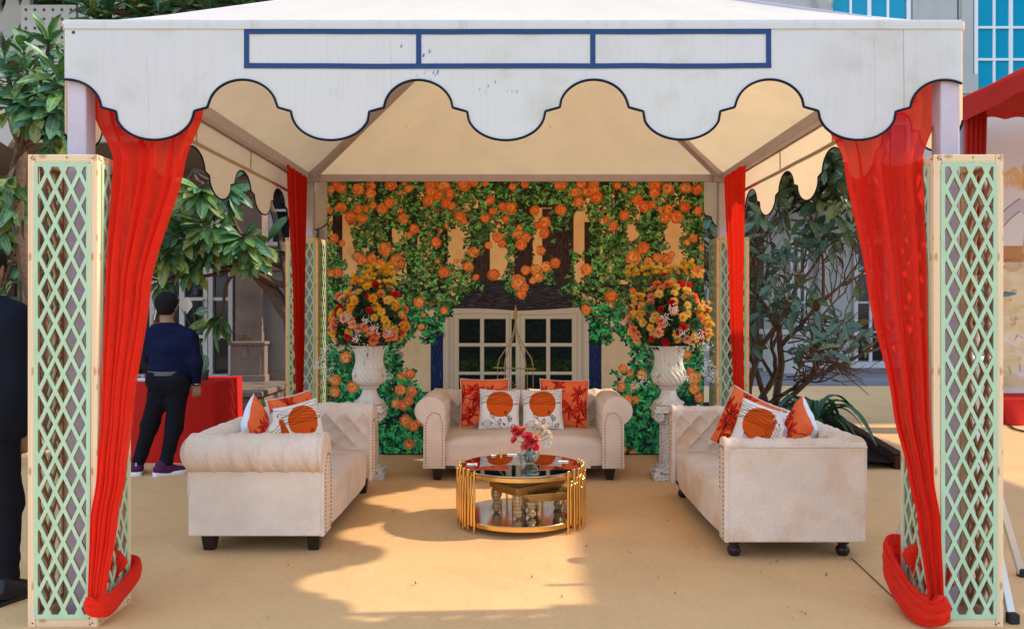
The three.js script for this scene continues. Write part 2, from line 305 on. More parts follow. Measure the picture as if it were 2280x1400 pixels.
{
  const ph = 2.80;
  for (const [x, z] of [[TX0 + 0.047, TZ0 - 0.047], [TX1 - 0.047, TZ0 - 0.047], [TX0 + 0.052, -8.2], [TX1 - 0.052, -8.2]])
    mesh('post', boxUV(rbox(0.094, ph, 0.094, 0.010, x, ph / 2, z)), steel, tent);
  const railY = 2.818, len = TZ0 - TZ1;
  mesh('rail', boxUV(rbox(TX1 - TX0 - 0.2, 0.072, 0.06, 0.005, (TX0 + TX1) / 2, railY, -8.19)), steel, tent);
  mesh('rail', boxUV(rbox(TX1 - TX0 - 0.2, 0.072, 0.06, 0.005, (TX0 + TX1) / 2, railY, TZ0 - 0.06)), steel, tent);
  for (const x of [TX0 + 0.05, TX1 - 0.05]) mesh('rail', boxUV(rbox(0.06, 0.085, len - 0.2, 0.005, x, railY - 0.002, (TZ0 + TZ1) / 2)), steel, tent);
  const top = V((TX0 + TX1) / 2, APEX - 0.09, (TZ0 + TZ1) / 2);
  for (const [x, z] of [[TX0 + 0.06, TZ0 - 0.06], [TX1 - 0.06, TZ0 - 0.06], [TX0 + 0.06, TZ1 + 0.06], [TX1 - 0.06, TZ1 + 0.06]]) {
    const a = V(x, railY + 0.005, z), L = a.distanceTo(top), g = boxUV(rbox(0.07, 0.075, L, 0.005));
    const m = mesh('rafter', g, steel, tent); m.position.copy(a).lerp(top, 0.5); m.lookAt(top);
  }
  mesh('hub', cyl(0.11, 0.11, 0.2, 12, top.x, top.y - 0.02, top.z), steel, tent);
  const bolts = []; for (const [x, z] of [[TX0 + 0.1, TZ1 + 0.1], [TX1 - 0.1, TZ1 + 0.1]]) bolts.push(moved(rbox(0.13, 0.09, 0.1, 0.01), x, railY, z + 0.0), moved(cyl(0.014, 0.014, 0.02, 8).rotateX(PI / 2), x, railY, z + 0.06));
  mesh('corner_bracket', merge(bolts), M(rgb(0.42, 0.38, 0.37), { roughness: 0.5, metalness: 0.3 }), tent);

  // four roof panels, sagging a little between the hips
  const C = [V(TX0, EAVE, TZ0), V(TX1, EAVE, TZ0), V(TX1, EAVE, TZ1), V(TX0, EAVE, TZ1)], ap = V((TX0 + TX1) / 2, APEX, (TZ0 + TZ1) / 2);
  for (let k = 0; k < 4; k++) {
    const a = C[k], b = C[(k + 1) % 4];
    const g = grid(60, 40, (u, v) => {
      const p = a.clone().lerp(b, u).lerp(ap, v), s = sin(PI * u) * (1 - v);
      p.y = EAVE + (APEX - EAVE) * Math.pow(v, 1.10) - 0.03 * s * sin(PI * v) + 0.006 * fbm(p.x * 2, p.z * 2, k) * (1 - v) * sin(PI * min(1, v * 6) / 2);
      return [p.x, p.y, p.z, u * 4.3, v * 2.6];
    });
    mesh('roof_panel', g, roofCloth, tent);
    mesh('warm_undersheet', g.clone().translate(0, -0.022, 0), warmSheet, tent);  // added sheet below the roof, carries the warm tint
  }

  // valances
  const prof = (t) => {   // lower edge, in picture rows of the front valance; t from 0 (notch) to 195.5 (lobe)
    if (t < 75.5) return 178 + 66 * (1 - sqrt(max(0, 1 - (t / 76.5) ** 2)));
    if (t < 110) return lerp(239, 248.5, (t - 75.5) / 34.5);
    const a = (195.5 - t) / 87; return 312 - 63 * (1 - sqrt(max(0, 1 - a * a)));
  };
  const lowY = (s, period) => { let t = abs(((s / period) % 1 + 1.5) % 1 - 0.5) * 391; return EYE + (VY - prof(min(195.5, t))) * 3.87 / FOCAL; };
  // place(s, y, out): s along the edge, out = outward
  const valance = (L, s0, period, place, mat, seed, bandRange, uvOf) => {
    const part = sub('valance', tent), n = 640, wob = (s, y) => 0.012 * fbm(s * 1.3, y * 1.2, seed, 3) + 0.012 * (2.87 - y) * sin(s * 2.1 + seed);
    const g = grid(n, 14, (u, v) => { const s = u * L, lo = lowY(s - s0, period), y = lerp(EAVE + 0.002, lo, v), p = place(s, y, wob(s, y)); return [...p, ...(uvOf ? uvOf(s, y) : [s, y])]; });
    mesh('cloth', g, mat, part);
    const pts = []; for (let i = 0; i <= 560; i++) { const s = i / 560 * L, y = lowY(s - s0, period); pts.push(V(...place(s, y, wob(s, y) + 0.002))); }
    mesh('piping', tube(pts, 0.0062, 6), piping, part);
    mesh('hem', grid(120, 2, (u, v) => { const s = u * L, y = EAVE + 0.006 - v * 0.043; return [...place(s, y, wob(s, y) + 0.006 + 0.003 * sin(v * PI) + 0.002 * noise(s * 3, seed)), s, y]; }), mat, part);
    const [b0, b1, y0, y1, w, cuts] = bandRange;
    const band = (sa, sb, ya, yb) => grid(max(2, Math.ceil((sb - sa) * 24)), 2, (u, v) => { const s = lerp(sa, sb, u), y = lerp(ya, yb, v) + 0.0025 * noise(s * 3, ya * 7); return [...place(s, y, wob(s, y) + 0.0035), s, y]; });
    mesh('trim_band', merge([band(b0, b1, y0, y0 - w), band(b0, b1, y1 + w, y1), ...cuts.map((c) => band(c - w / 2, c + w / 2, y0 - w, y1 + w))]), navyBand, part);
    return part;
  };
  const k = 3.87 / FOCAL, row = (y) => EYE + (VY - y) * k, WX = TX1 - TX0;
  // the front cloth has seams, faint water streaks and blue ink smudges of its own
  const frontMap = canvasTex(2048, 300, (g, w, h) => {
    const R = rng(77), X = (px) => (px - 147) / 1993 * w, Y = (py) => (py - 48) / 280 * h;
    g.fillStyle = '#e9ebeb'; g.fillRect(0, 0, w, h);
    for (let i = 0; i < 900; i++) { g.fillStyle = `rgba(${R() < 0.5 ? '150,130,95' : '120,125,130'},${0.012 + R() * 0.025})`; const x = R() * w; g.fillRect(x, R() * h * 0.8, 1 + R() * 2, 20 + R() * 120); }
    for (let i = 0; i < 70; i++) { const x = R() * w, y = R() * h, r = 15 + R() * 70; for (let q = 0; q < 14; q++) { g.fillStyle = `rgba(190,160,110,${0.008 + R() * 0.012})`; g.beginPath(); g.ellipse(x + (R() - 0.5) * r, y + (R() - 0.5) * r * 0.5, r * R(), r * 0.4 * R(), R() * 3, 0, TAU); g.fill(); } }
    g.strokeStyle = 'rgba(95,95,90,.55)'; g.lineWidth = 1.2;
    for (const [x, a, c] of [[2010, 68, 245], [1688, 50, 66]]) { g.beginPath(); g.moveTo(X(x), Y(a)); g.lineTo(X(x + 3), Y(c)); g.stroke(); }
    for (const [x, a, c] of [[1945, 90, 280], [330, 120, 300], [870, 90, 240]]) { g.strokeStyle = 'rgba(150,150,150,.28)'; g.beginPath(); g.moveTo(X(x), Y(a)); g.lineTo(X(x + 4), Y(c)); g.stroke(); }
    const ink = (x, y, l, n) => { for (let i = 0; i < n; i++) { g.strokeStyle = `rgba(60,75,170,${0.2 + R() * 0.4})`; g.lineWidth = 1 + R() * 2; g.beginPath(); const a = X(x + (R() - 0.5) * l), c = Y(y + (R() - 0.5) * l * 0.5); g.moveTo(a, c); g.lineTo(a + (R() - 0.3) * 5, c - 2 - R() * 7); g.stroke(); } };
    ink(894, 108, 3, 4); ink(942, 128, 4, 5); ink(957, 120, 8, 6); ink(970, 165, 16, 9); ink(930, 164, 90, 12); ink(1140, 205, 26, 5); ink(1090, 200, 60, 6);
    g.fillStyle = '#5a564e'; g.beginPath(); g.arc(X(166), Y(75), 4, 0, TAU); g.fill();
  });
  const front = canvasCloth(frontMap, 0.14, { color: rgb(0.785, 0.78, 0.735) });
  valance(WX, at(1127, 0, 3.87).x - TX0 + 0.421, 0.8434, (s, y, o) => [TX0 + s, y, TZ0 + 0.012 + o], front, 1,
    [at(543, 0, 3.87).x - TX0, at(1717, 0, 3.87).x - TX0, row(65), row(153), 11.5 * k, [549, 932, 1320, 1711].map((x) => at(x, 0, 3.87).x - TX0)], (s, y) => [s / WX, 1 - (EAVE + 0.005 - y) / (280 * k)]);
  const LZ = TZ0 - TZ1, sideBand = [0.5, LZ - 0.45, 2.805, 2.60, 0.03, [0.515, 1.65, 2.75, LZ - 0.465]];
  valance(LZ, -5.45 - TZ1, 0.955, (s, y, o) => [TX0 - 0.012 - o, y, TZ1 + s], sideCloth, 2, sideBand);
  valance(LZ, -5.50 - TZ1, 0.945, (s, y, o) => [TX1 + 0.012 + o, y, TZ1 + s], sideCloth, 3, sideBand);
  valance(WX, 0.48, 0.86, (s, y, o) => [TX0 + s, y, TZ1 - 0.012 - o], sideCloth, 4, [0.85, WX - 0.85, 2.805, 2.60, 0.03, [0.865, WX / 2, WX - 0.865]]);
}

// ------------------------------------------------------------------ mint lattice columns round the posts
const pineMap = canvasTex(256, 1024, (g, w, h) => {
  const R = rng(9); g.fillStyle = '#e6cda6'; g.fillRect(0, 0, w, h);
  for (let i = 0; i < 260; i++) { const x = R() * w; g.strokeStyle = `rgba(${160 + R() * 50},${110 + R() * 40},${60 + R() * 40},${0.05 + R() * 0.14})`; g.lineWidth = 0.6 + R() * 2.2; g.beginPath(); g.moveTo(x, 0); g.bezierCurveTo(x + (R() - 0.5) * 14, h * 0.3, x + (R() - 0.5) * 14, h * 0.6, x, h); g.stroke(); }
  for (let i = 0; i < 9; i++) { const x = R() * w, y = R() * h; for (let q = 5; q > 0; q--) { g.strokeStyle = `rgba(120,75,40,${0.14})`; g.fillStyle = `rgba(140,85,45,${0.10})`; g.lineWidth = 1.4; g.beginPath(); g.ellipse(x, y, 3 + q * 2, 5 + q * 3.4, 0, 0, TAU); g.fill(); g.stroke(); } }
});
const pine = M(0xffffff, { map: rep(pineMap, 4, 1), roughness: 0.7, bumpMap: rep(grainBump, 5), bumpScale: 0.001 });
const mintMap = pixelTex(256, (u, v) => { const q = tiled(u, v, 5, 61), s = max(0, tiled(u, v, 14, 63) - 0.22) * 3; const k = 1 + q * 0.1; return [170 * k + s * 30, 199 * k - s * 10, 164 * k - s * 30]; });
const mint = M(0xffffff, { map: rep(mintMap, 2), roughness: 0.62, bumpMap: rep(grainBump, 4), bumpScale: 0.0008 });
const warmMint = M(rgb(0.90, 0.84, 0.62), { map: mint.map, roughness: 0.65, bumpMap: mint.bumpMap, bumpScale: 0.0008 }), warmPine = M(rgb(0.96, 0.80, 0.58), { map: pine.map, roughness: 0.7, bumpMap: pine.bumpMap, bumpScale: 0.001 });  // rear copies: warm tent light put into the paint and pine colours
const ply = M(rgb(0.50, 0.31, 0.18), { map: rep(blotch([225, 215, 205], [22, 22, 22], 9, 66), 3), roughness: 0.85 });
{
  const CW = 0.326, CH = 2.205, pw = 0.262, phh = 2.125;
  const rr = new THREE.Shape(), x0 = -pw / 2, y0 = -phh / 2, r = 0.018;
  rr.moveTo(x0 + r, y0); rr.lineTo(x0 + pw - r, y0); rr.absarc(x0 + pw - r, y0 + r, r, -PI / 2, 0); rr.lineTo(x0 + pw, y0 + phh - r); rr.absarc(x0 + pw - r, y0 + phh - r, r, 0, PI / 2); rr.lineTo(x0 + r, y0 + phh); rr.absarc(x0 + r, y0 + phh - r, r, PI / 2, PI); rr.lineTo(x0, y0 + r); rr.absarc(x0 + r, y0 + r, r, PI, PI * 1.5);
  const wx = pw / 2 - 0.018, wy = phh / 2 - 0.02, p = 0.0752, q = 0.1562, kk = 0.755;
  const clip = (poly, f) => { const out = []; poly.forEach((a, i) => { const b = poly[(i + 1) % poly.length], fa = f(a), fb = f(b); if (fa >= 0) out.push(a); if (fa * fb < 0) { const t = fa / (fa - fb); out.push([lerp(a[0], b[0], t), lerp(a[1], b[1], t)]); } }); return out; };
  for (let i = -3; i <= 3; i++) for (let j = -8; j <= 8; j++) for (const h of [0, 0.5]) {
    const cx = (i + h) * p + 0.006, cy = (j + h) * q, a = p / 2 * kk, b = q / 2 * kk;
    let poly = [[cx - a, cy], [cx, cy - b], [cx + a, cy], [cx, cy + b]];
    for (const f of [(k) => wx - k[0], (k) => k[0] + wx, (k) => wy - k[1], (k) => k[1] + wy]) poly = poly.length ? clip(poly, f) : poly;
    if (poly.length < 3) continue;
    let ar = 0; poly.forEach((s, n) => { const t = poly[(n + 1) % poly.length]; ar += s[0] * t[1] - t[0] * s[1]; });
    if (abs(ar) < 2e-4) continue;
    const path = new THREE.Path(); poly.forEach(([x, y], n) => n ? path.lineTo(x, y) : path.moveTo(x, y)); path.closePath(); rr.holes.push(path);
  }
  const latticeG = boxUV(extrude(rr, 0.0035)), backG = boxUV(extrude(rr, 0.009).translate(0, 0, -0.009));
  const stileG = boxUV(rbox(0.036, CH, 0.036, 0.003)), railG = boxUV(rbox(CW - 0.074, 0.04, 0.034, 0.003)).applyMatrix4(new THREE.Matrix4());
  { const uv = railG.attributes.uv; for (let i = 0; i < uv.count; i++) uv.setXY(i, uv.getY(i) + 0.3, uv.getX(i)); }
  const nailG = cyl(0.0035, 0.0035, 0.002, 8).rotateX(PI / 2), nailM = M(rgb(0.05, 0.04, 0.035), { roughness: 0.6 });
  const col = thing('lattice_column', '', 'column');
  const e = CW / 2 - 0.018;
  for (const [x, z] of [[-e, e], [e, e], [-e, -e], [e, -e]]) mesh('corner_stile', stileG, pine, col).position.set(x, CH / 2, z);
  for (let k = 0; k < 4; k++) {
    const a = k * PI / 2, s = sin(a), c = cos(a);
    for (const y of [0.02, CH - 0.02]) { const m = mesh('rail', railG, pine, col); m.position.set(s * e, y, c * e); m.rotation.y = a; }
    const f = mesh('lattice_panel', latticeG, mint, col); f.position.set(s * (CW / 2 + 0.0025), CH / 2 + 0.002, c * (CW / 2 + 0.0025)); f.rotation.y = a;
    const bk = mesh('panel_back', backG, ply, f); bk.position.z = -0.0004;
    const ns = []; for (const [x, y] of [[-0.145, CH - 0.017], [-0.132, CH - 0.024], [0.140, CH - 0.018], [0.02, CH - 0.014], [-0.14, 0.02], [0.14, 0.022], [0.128, 0.015]]) ns.push(moved(nailG.clone(), x, y, CW / 2 + 0.001));
    const m = mesh('nail_heads', merge(ns), nailM, col); m.rotation.y = a;
  }
  const spots = [
    [(at(61, 0, 3.755).x + at(215, 0, 3.755).x) / 2, -3.755 - CW / 2, 'mint lattice column with pine frame around the front left tent post'],
    [(at(2080, 0, 3.755).x + at(2236, 0, 3.755).x) / 2, -3.755 - CW / 2, 'mint lattice column with pine frame around the front right tent post'],
    [-2.175, -8.08 - CW / 2, 'mint lattice column behind the left sofa, beside the rose backdrop'],
    [2.155, -8.08 - CW / 2, 'mint lattice column behind the right sofa, beside the rose backdrop']];
  spots.forEach(([x, z, label], i) => { const c = i ? col.clone() : col; if (i) { c.name = numbered('lattice_column'); scene.add(c); } c.position.set(x, 0, z); if (i > 1) c.traverse((o) => { if (o.material === mint) o.material = warmMint; if (o.material === pine) o.material = warmPine; }); tag(c, label, 'column', 'lattice columns around the tent posts'); });
}

// ------------------------------------------------------------------ red curtains
const redMap = pixelTex(256, (u, v) => { const q = tiled(u, v, 6, 71), f = tiled(u, v, 60, 73, 2); const k = 1 + q * 0.10 + f * 0.14; return [244 * k, 57 * k, 34 * k]; });
const redCloth = MP(0xffffff, { map: rep(redMap, 2), roughness: 0.95, transmission: 0.46, thickness: 0, specularIntensity: 0.15, bumpMap: rep(weaveBump, 14), bumpScale: 0.0005, side: THREE.DoubleSide });
const sheerRed = redCloth.clone(); sheerRed.transparent = true; sheerRed.opacity = 0.95;
const deepRed = sheerRed.clone(); deepRed.color = rgb(0.92, 0.72, 0.7);
{
  // rows: [height, x at one edge, x at the other, z at one edge, z at the other]
  const drape = (rows, seed, amp, waves, axisZ) => {
    const row = (y) => { let i = 0; while (i < rows.length - 2 && y < rows[i + 1][0]) i++; const a = rows[i], b = rows[i + 1], t = smooth(0, 1, clamp((a[0] - y) / (a[0] - b[0]))) * 0.5 + 0.5 * clamp((a[0] - y) / (a[0] - b[0])); return a.map((q, k) => lerp(q, b[k], t)); };
    const y0 = rows[0][0], y1 = rows.at(-1)[0];
    const R = rng(seed * 31), warp = [0, 1, 2, 3].map(() => R() * TAU);
    return grid(190, 90, (u, v) => {
      const y = lerp(y0, y1, v), r = row(y), w = u + 0.022 * sin(u * 17 + warp[0]) + 0.012 * sin(u * 31 + warp[1] + v * 1.5);
      const ph = w * waves * TAU, gather = 1 - 0.45 * v;
      const sq = (a) => { const s = sin(a); return Math.sign(s) * Math.pow(abs(s), 0.65); };
      let d = amp * gather * (0.75 * sq(ph) + 0.34 * sin(ph * 0.5 + warp[2] + v * 0.8) + 0.16 * sq(ph * 1.9 + warp[3])) + 0.008 * fbm(u * 5, y * 1.2, seed, 2);
      const x = lerp(r[1], r[2], u), z = lerp(r[3], r[4], u), dx = r[2] - r[1], dz = r[4] - r[3], L = Math.hypot(dx, dz) + 1e-6;
      const sway = amp * 0.35 * gather * cos(ph + 0.6);
      return [x - dz / L * d * (axisZ ? 1 : -1) + dx / L * sway, y, z + dx / L * d + dz / L * sway, u * 1.6, y];
    });
  };
  const band = (pts, w, t, seed) => {   // a twisted band of cloth along points, wide w and thick t
    const c = new THREE.CatmullRomCurve3(pts), n = 110, m = 60;
    return grid(m, n, (u, v) => {
      const p = c.getPoint(v), tn = c.getTangent(v), side = V(0, 1, 0).cross(tn).normalize(), up = tn.clone().cross(side), a = u * TAU;
      const k = 0.62 + 0.14 * sin(a * 2 + v * 7 + seed) + 0.46 * Math.pow(abs(sin(a * 4 - v * 2.4 + 0.8 * sin(v * 9))), 0.5) - 0.05 + 0.18 * Math.pow(abs(sin(a * 8 + v * 5)), 0.6) + 0.22 * noise(v * 4, seed, cos(a));
      const e = smooth(0, 0.06, v) * smooth(1, 0.94, v) * 0.82 + 0.18;
      p.addScaledVector(side, cos(a) * t * k * e).addScaledVector(up, sin(a) * w * k * e);
      return [p.x, p.y, p.z, u * 0.3, v * 0.8];
    });
  };
  const L = thing('red_curtain', 'sheer red curtain gathered down the front left post and tied round its column', 'curtain', [0, 0, 0], 0, 'red curtains on the tent posts');
  mesh('drape', drape([[2.80, -2.15, -1.50, -4.03, -4.03], [2.45, -2.125, -1.56, -4.0, -3.99], [2.2, -1.945, -1.625, -3.86, -3.93], [1.6, -1.94, -1.775, -3.80, -3.88], [1.0, -1.945, -1.84, -3.775, -3.83], [0.7, -1.955, -1.85, -3.745, -3.78], [0.5, -1.975, -1.875, -3.725, -3.755], [0.12, -1.985, -1.925, -3.725, -3.735]], 1, 0.034, 5.5), sheerRed, L);
  mesh('tie_band', band([V(-2.00, 0.15, -3.725), V(-1.965, 0.115, -3.71), V(-1.925, 0.10, -3.76), V(-1.92, 0.125, -3.92), V(-1.925, 0.17, -4.07), V(-1.96, 0.185, -4.12), V(-2.10, 0.18, -4.12)], 0.038, 0.015, 2), redCloth, L);
  mesh('inner_tie', band([V(-1.945, 0.30, -3.93), V(-2.02, 0.2, -3.95), V(-2.1, 0.18, -3.95)], 0.05, 0.02, 4), redCloth, L);
  const Rr = thing('red_curtain', 'sheer red curtain gathered down the front right post with a bulky tie at its foot', 'curtain', [0, 0, 0], 0, 'red curtains on the tent posts');
  mesh('drape', drape([[2.80, 1.44, 2.10, -4.03, -4.03], [2.45, 1.50, 2.08, -4.0, -4.0], [2.2, 1.575, 1.93, -3.93, -3.86], [1.6, 1.665, 1.92, -3.88, -3.80], [1.0, 1.775, 1.92, -3.84, -3.78], [0.7, 1.835, 1.928, -3.80, -3.755], [0.5, 1.865, 1.95, -3.77, -3.73], [0.12, 1.90, 1.965, -3.735, -3.725]], 5, 0.036, 5.2), deepRed, Rr);
  mesh('tie_band', band([V(1.97, 0.16, -3.715), V(1.93, 0.10, -3.70), V(1.885, 0.085, -3.76), V(1.865, 0.12, -3.90), V(1.87, 0.20, -4.06), V(1.91, 0.24, -4.13), V(2.06, 0.22, -4.14)], 0.066, 0.026, 6), redCloth, Rr);
  mesh('inner_tie', band([V(1.93, 0.34, -3.93), V(2.0, 0.24, -3.92), V(2.04, 0.12, -3.9)], 0.07, 0.035, 8), redCloth, Rr);
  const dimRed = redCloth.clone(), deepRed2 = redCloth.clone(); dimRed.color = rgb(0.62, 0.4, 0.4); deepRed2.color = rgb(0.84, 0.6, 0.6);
  const bl = thing('red_curtain', 'narrow dark red curtain hanging straight beside the back left post', 'curtain', [0, 0, 0], 0, 'red curtains on the tent posts');
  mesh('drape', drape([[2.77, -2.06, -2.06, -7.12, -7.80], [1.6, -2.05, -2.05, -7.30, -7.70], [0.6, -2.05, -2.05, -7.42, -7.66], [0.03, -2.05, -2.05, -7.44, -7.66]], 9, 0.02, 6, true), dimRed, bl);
  const br = thing('red_curtain', 'narrow red curtain flecked with sunlight beside the back right post', 'curtain', [0, 0, 0], 0, 'red curtains on the tent posts');
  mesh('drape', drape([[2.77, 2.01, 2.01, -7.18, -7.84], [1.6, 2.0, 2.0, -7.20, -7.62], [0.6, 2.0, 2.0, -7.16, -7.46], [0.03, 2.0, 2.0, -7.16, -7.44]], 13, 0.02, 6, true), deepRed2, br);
}
// ------------------------------------------------------------------ printed rose-wall backdrop (a flat print on cloth, stretched over a frame)
{
  const X0 = 728, X1 = 1566, Y0 = 406, Y1 = 1019, W = 2048, S = W / (X1 - X0), H = Math.round((Y1 - Y0) * S), MID = 1148;
  const print = canvasTex(W, H, (g) => {
    const R = rng(1234), col = (r, q, b, a = 1) => `rgba(${r | 0},${q | 0},${b | 0},${a})`;
    g.scale(S, S); g.translate(-X0, -Y0);
    // plaster, lower wall paler
    g.fillStyle = '#ecc286'; g.fillRect(X0, Y0, X1 - X0, Y1 - Y0);
    g.fillStyle = '#d2c09a'; g.fillRect(X0, 690, X1 - X0, Y1 - 690);
    for (let i = 0; i < 1600; i++) { g.fillStyle = R() < 0.5 ? col(120, 80, 40, 0.05) : col(255, 230, 180, 0.06); g.beginPath(); g.ellipse(X0 + R() * 838, Y0 + R() * 613, 3 + R() * 16, 2 + R() * 9, R() * 3, 0, TAU); g.fill(); }
    const timber = (x, y, w, h, base = [58, 42, 40], along = h > w) => {
      g.save(); g.beginPath(); g.rect(x, y, w, h); g.clip(); g.fillStyle = col(...base); g.fillRect(x, y, w, h);
      for (let i = 0; i < (w * h) / 9; i++) { const k = R(), a = x + R() * w, b = y + R() * h; g.strokeStyle = k < 0.55 ? col(base[0] * 0.35, base[1] * 0.35, base[2] * 0.4, 0.4) : k < 0.85 ? col(base[0] + 45, base[1] + 38, base[2] + 38, 0.28) : col(190, 175, 165, 0.22); g.lineWidth = 0.3 + R() * 0.8; g.beginPath(); g.moveTo(a, b); along ? g.lineTo(a + (R() - 0.5), b + 3 + R() * 12) : g.lineTo(a + 3 + R() * 14, b + (R() - 0.5)); g.stroke(); }
      g.restore();
    };
    const pair = (x, y, w, h, base) => { timber(x, y, w, h, base); timber(2 * MID - x - w, y, w, h, base); };
    timber(X0, 400, 838, 30); timber(1100, 428, 190, 40); pair(740, 430, 22, 260); pair(832, 405, 40, 290); pair(905, 430, 24, 200); pair(962, 500, 34, 160); pair(1048, 470, 42, 170, [66, 50, 48]); timber(1144, 440, 41, 200, [62, 48, 46]); timber(1228, 440, 48, 210, [62, 48, 46]); pair(X0, 640, 250, 28);
    pair(958, 726, 28, 160, [26, 42, 84]); pair(860, 820, 30, 90, [20, 26, 44]);
    for (let i = 0; i < 240; i++) { const x = (R() < 0.5 ? 958 : 1310) + R() * 28; g.fillStyle = col(40, 90, 150, 0.22); g.fillRect(x, 730 + R() * 150, 0.8, 4 + R() * 16); }
    pair(728, 880, 250, 140, [28, 44, 84]); timber(960, 900, 380, 120, [52, 58, 62]);
    for (let i = 0; i < 240; i++) { g.fillStyle = col(70, 110, 180, 0.25); g.fillRect(X0 + R() * 838, 920 + R() * 95, 0.8, 4 + R() * 14); }
    // window
    g.fillStyle = '#c3bba6'; g.fillRect(986, 690, 324, 240);
    g.fillStyle = '#b2aa98'; g.fillRect(996, 692, 8, 240); g.fillRect(1292, 692, 8, 240);
    g.strokeStyle = '#7d7566'; g.lineWidth = 0.9; for (const x of [1009, 1133, 1157, 1284]) { g.beginPath(); g.moveTo(x, 706); g.lineTo(x, 930); g.stroke(); }
    g.beginPath(); g.moveTo(1009, 706); g.quadraticCurveTo(1070, 703, 1136, 707); g.moveTo(1157, 708); g.quadraticCurveTo(1220, 709, 1284, 704); g.stroke();
    for (const [x, w] of [[1021, 47], [1077, 48], [1138, 9], [1168, 47], [1224, 48]]) for (const [y, h] of [[717, 54], [779, 56], [842, 56]]) {
      g.fillStyle = '#0d1216'; g.fillRect(x, y, w, h);
      for (let i = 0; i < 260; i++) { const a = R() * w, b = R() * h, low = y > 770 && b > h * 0.5; g.fillStyle = low ? col(28 + R() * 30, 54 + R() * 34, 26, 0.28) : col(16 + R() * 16, 26 + R() * 22, 26 + R() * 20, 0.3); g.beginPath(); g.ellipse(x + a, y + b, min(1 + R() * 5, a, w - a), min(1 + R() * 3, b, h - b), 0, 0, TAU); g.fill(); }
      g.strokeStyle = '#6f6858'; g.lineWidth = 0.8; g.strokeRect(x, y, w, h); g.fillStyle = col(225, 220, 200, 0.55); g.fillRect(x - 2, y + h + 1, w + 4, 1.4);
    }
    // timber arch over the window
    g.save(); g.beginPath(); g.moveTo(1000, 694); g.bezierCurveTo(1004, 640, 1080, 628, 1148, 628); g.bezierCurveTo(1216, 628, 1292, 640, 1296, 690); g.quadraticCurveTo(1240, 696, 1150, 699); g.quadraticCurveTo(1080, 692, 1000, 694); g.clip();
    timber(990, 620, 316, 90, [50, 44, 48], false); for (let i = 0; i < 900; i++) { g.strokeStyle = R() < 0.5 ? col(46, 84, 130, 0.3) : R() < 0.5 ? col(180, 150, 135, 0.26) : col(14, 12, 16, 0.4); g.lineWidth = 0.5 + R(); const x = 1000 + R() * 290, y = 630 + R() * 65; g.beginPath(); g.moveTo(x, y); g.lineTo(x + 4 + R() * 12, y + (R() - 0.5) * 2); g.stroke(); } g.restore();
    // pale garden obelisk
    g.strokeStyle = '#a08d5c'; g.lineCap = 'round'; g.lineWidth = 2.6;
    for (const x of [1107, 1122, 1170, 1186]) { g.beginPath(); g.moveTo(1147, 712); g.bezierCurveTo(1147, 755, lerp(1147, x, 0.55), 785, lerp(1147, x, 0.9), 805); g.lineTo(x, 824); g.stroke(); }
    g.lineWidth = 3; g.beginPath(); g.moveTo(1099, 826); g.lineTo(1191, 829); g.stroke(); g.lineWidth = 1.8;
    for (const x of [1107, 1122, 1173, 1186]) { g.beginPath(); g.moveTo(x, 828); g.lineTo(x, 900); g.stroke(); }
    g.lineWidth = 1; g.beginPath(); g.moveTo(1112, 828); g.lineTo(1160, 880); g.moveTo(1182, 830); g.lineTo(1128, 880); g.stroke();
    g.fillStyle = '#a99255'; g.beginPath(); g.moveTo(1147, 684); g.lineTo(1151, 702); g.lineTo(1153, 708); g.lineTo(1151, 717); g.lineTo(1143, 717); g.lineTo(1141, 708); g.lineTo(1143, 702); g.fill();
    // where the climber grows: dense (1) to bare (0)
    const bare = [[760, 515, 20, 30], [770, 560, 18, 22], [783, 600, 14, 20], [878, 530, 14, 16], [1016, 555, 17, 40], [1070, 610, 17, 25], [1102, 575, 22, 48], [1208, 490, 18, 24], [1208, 560, 21, 50], [1290, 520, 20, 45], [1292, 605, 16, 22], [1165, 600, 16, 60], [1250, 580, 18, 60], [1405, 525, 12, 20], [1500, 525, 18, 30], [1500, 580, 18, 20]];
    const grows = (x, y) => {   // 0..1
      const m = abs(x - MID); let d = 0;
      if (y < 640) d = 1;
      d = max(d, 1 - smooth(0, 26, abs(y - (598 + m * m * 0.00125 + (m > 140 ? (m - 140) * 0.55 : 0))) - 24));
      if (m > 165 && m < 260) d = max(d, 1 - smooth(0, 20, abs(y - (640 + (m - 140) * 0.1)) - 52));
      if (m > 150 && m < 215 && y < 770 && y > 640) d = max(d, 0.9 - smooth(205, 215, m));
      if (m > 255) d = max(d, y < 730 ? 1 : y < 790 ? 0.45 : 1);
      if (m > 205 && y > 830) d = max(d, smooth(205, 250, m + (y - 830) * 0.25) * (y > 880 ? 1 : 0.75));
      const yg = 604 + 0.0037 * m * m; if (m < 165 && y > yg) d = 0; if (m < 170) d = max(d, 1 - smooth(10, 26, abs(y - yg))); if (m < 42 && y > 560 && y < 690) d = max(d, 1 - smooth(20, 42, m + max(0, y - 640)));
      for (const [bx, by, rx, ry] of bare) { const e = ((x - bx) / (rx * 1.18)) ** 2 + ((y - by) / (ry * 1.18)) ** 2; if (e < 1.4) d *= smooth(0.55, 1.4, e) * 0.9; }
      return d * smooth(-0.55, -0.15, noise(x * 0.035, y * 0.035, 4) + (d > 0.95 ? 0.10 : 0));
    };
    // dark hollows under the leaves, then three depths of leaves
    for (let i = 0; i < 5200; i++) { const x = X0 + R() * 838, y = Y0 + R() * 613; if (R() > grows(x, y) * 0.8) continue; g.fillStyle = col(12 + R() * 14, 26 + R() * 22, 15 + R() * 10, 0.34); g.beginPath(); g.ellipse(x, y, 3 + R() * 8, 3 + R() * 6, R() * 3, 0, TAU); g.fill(); }
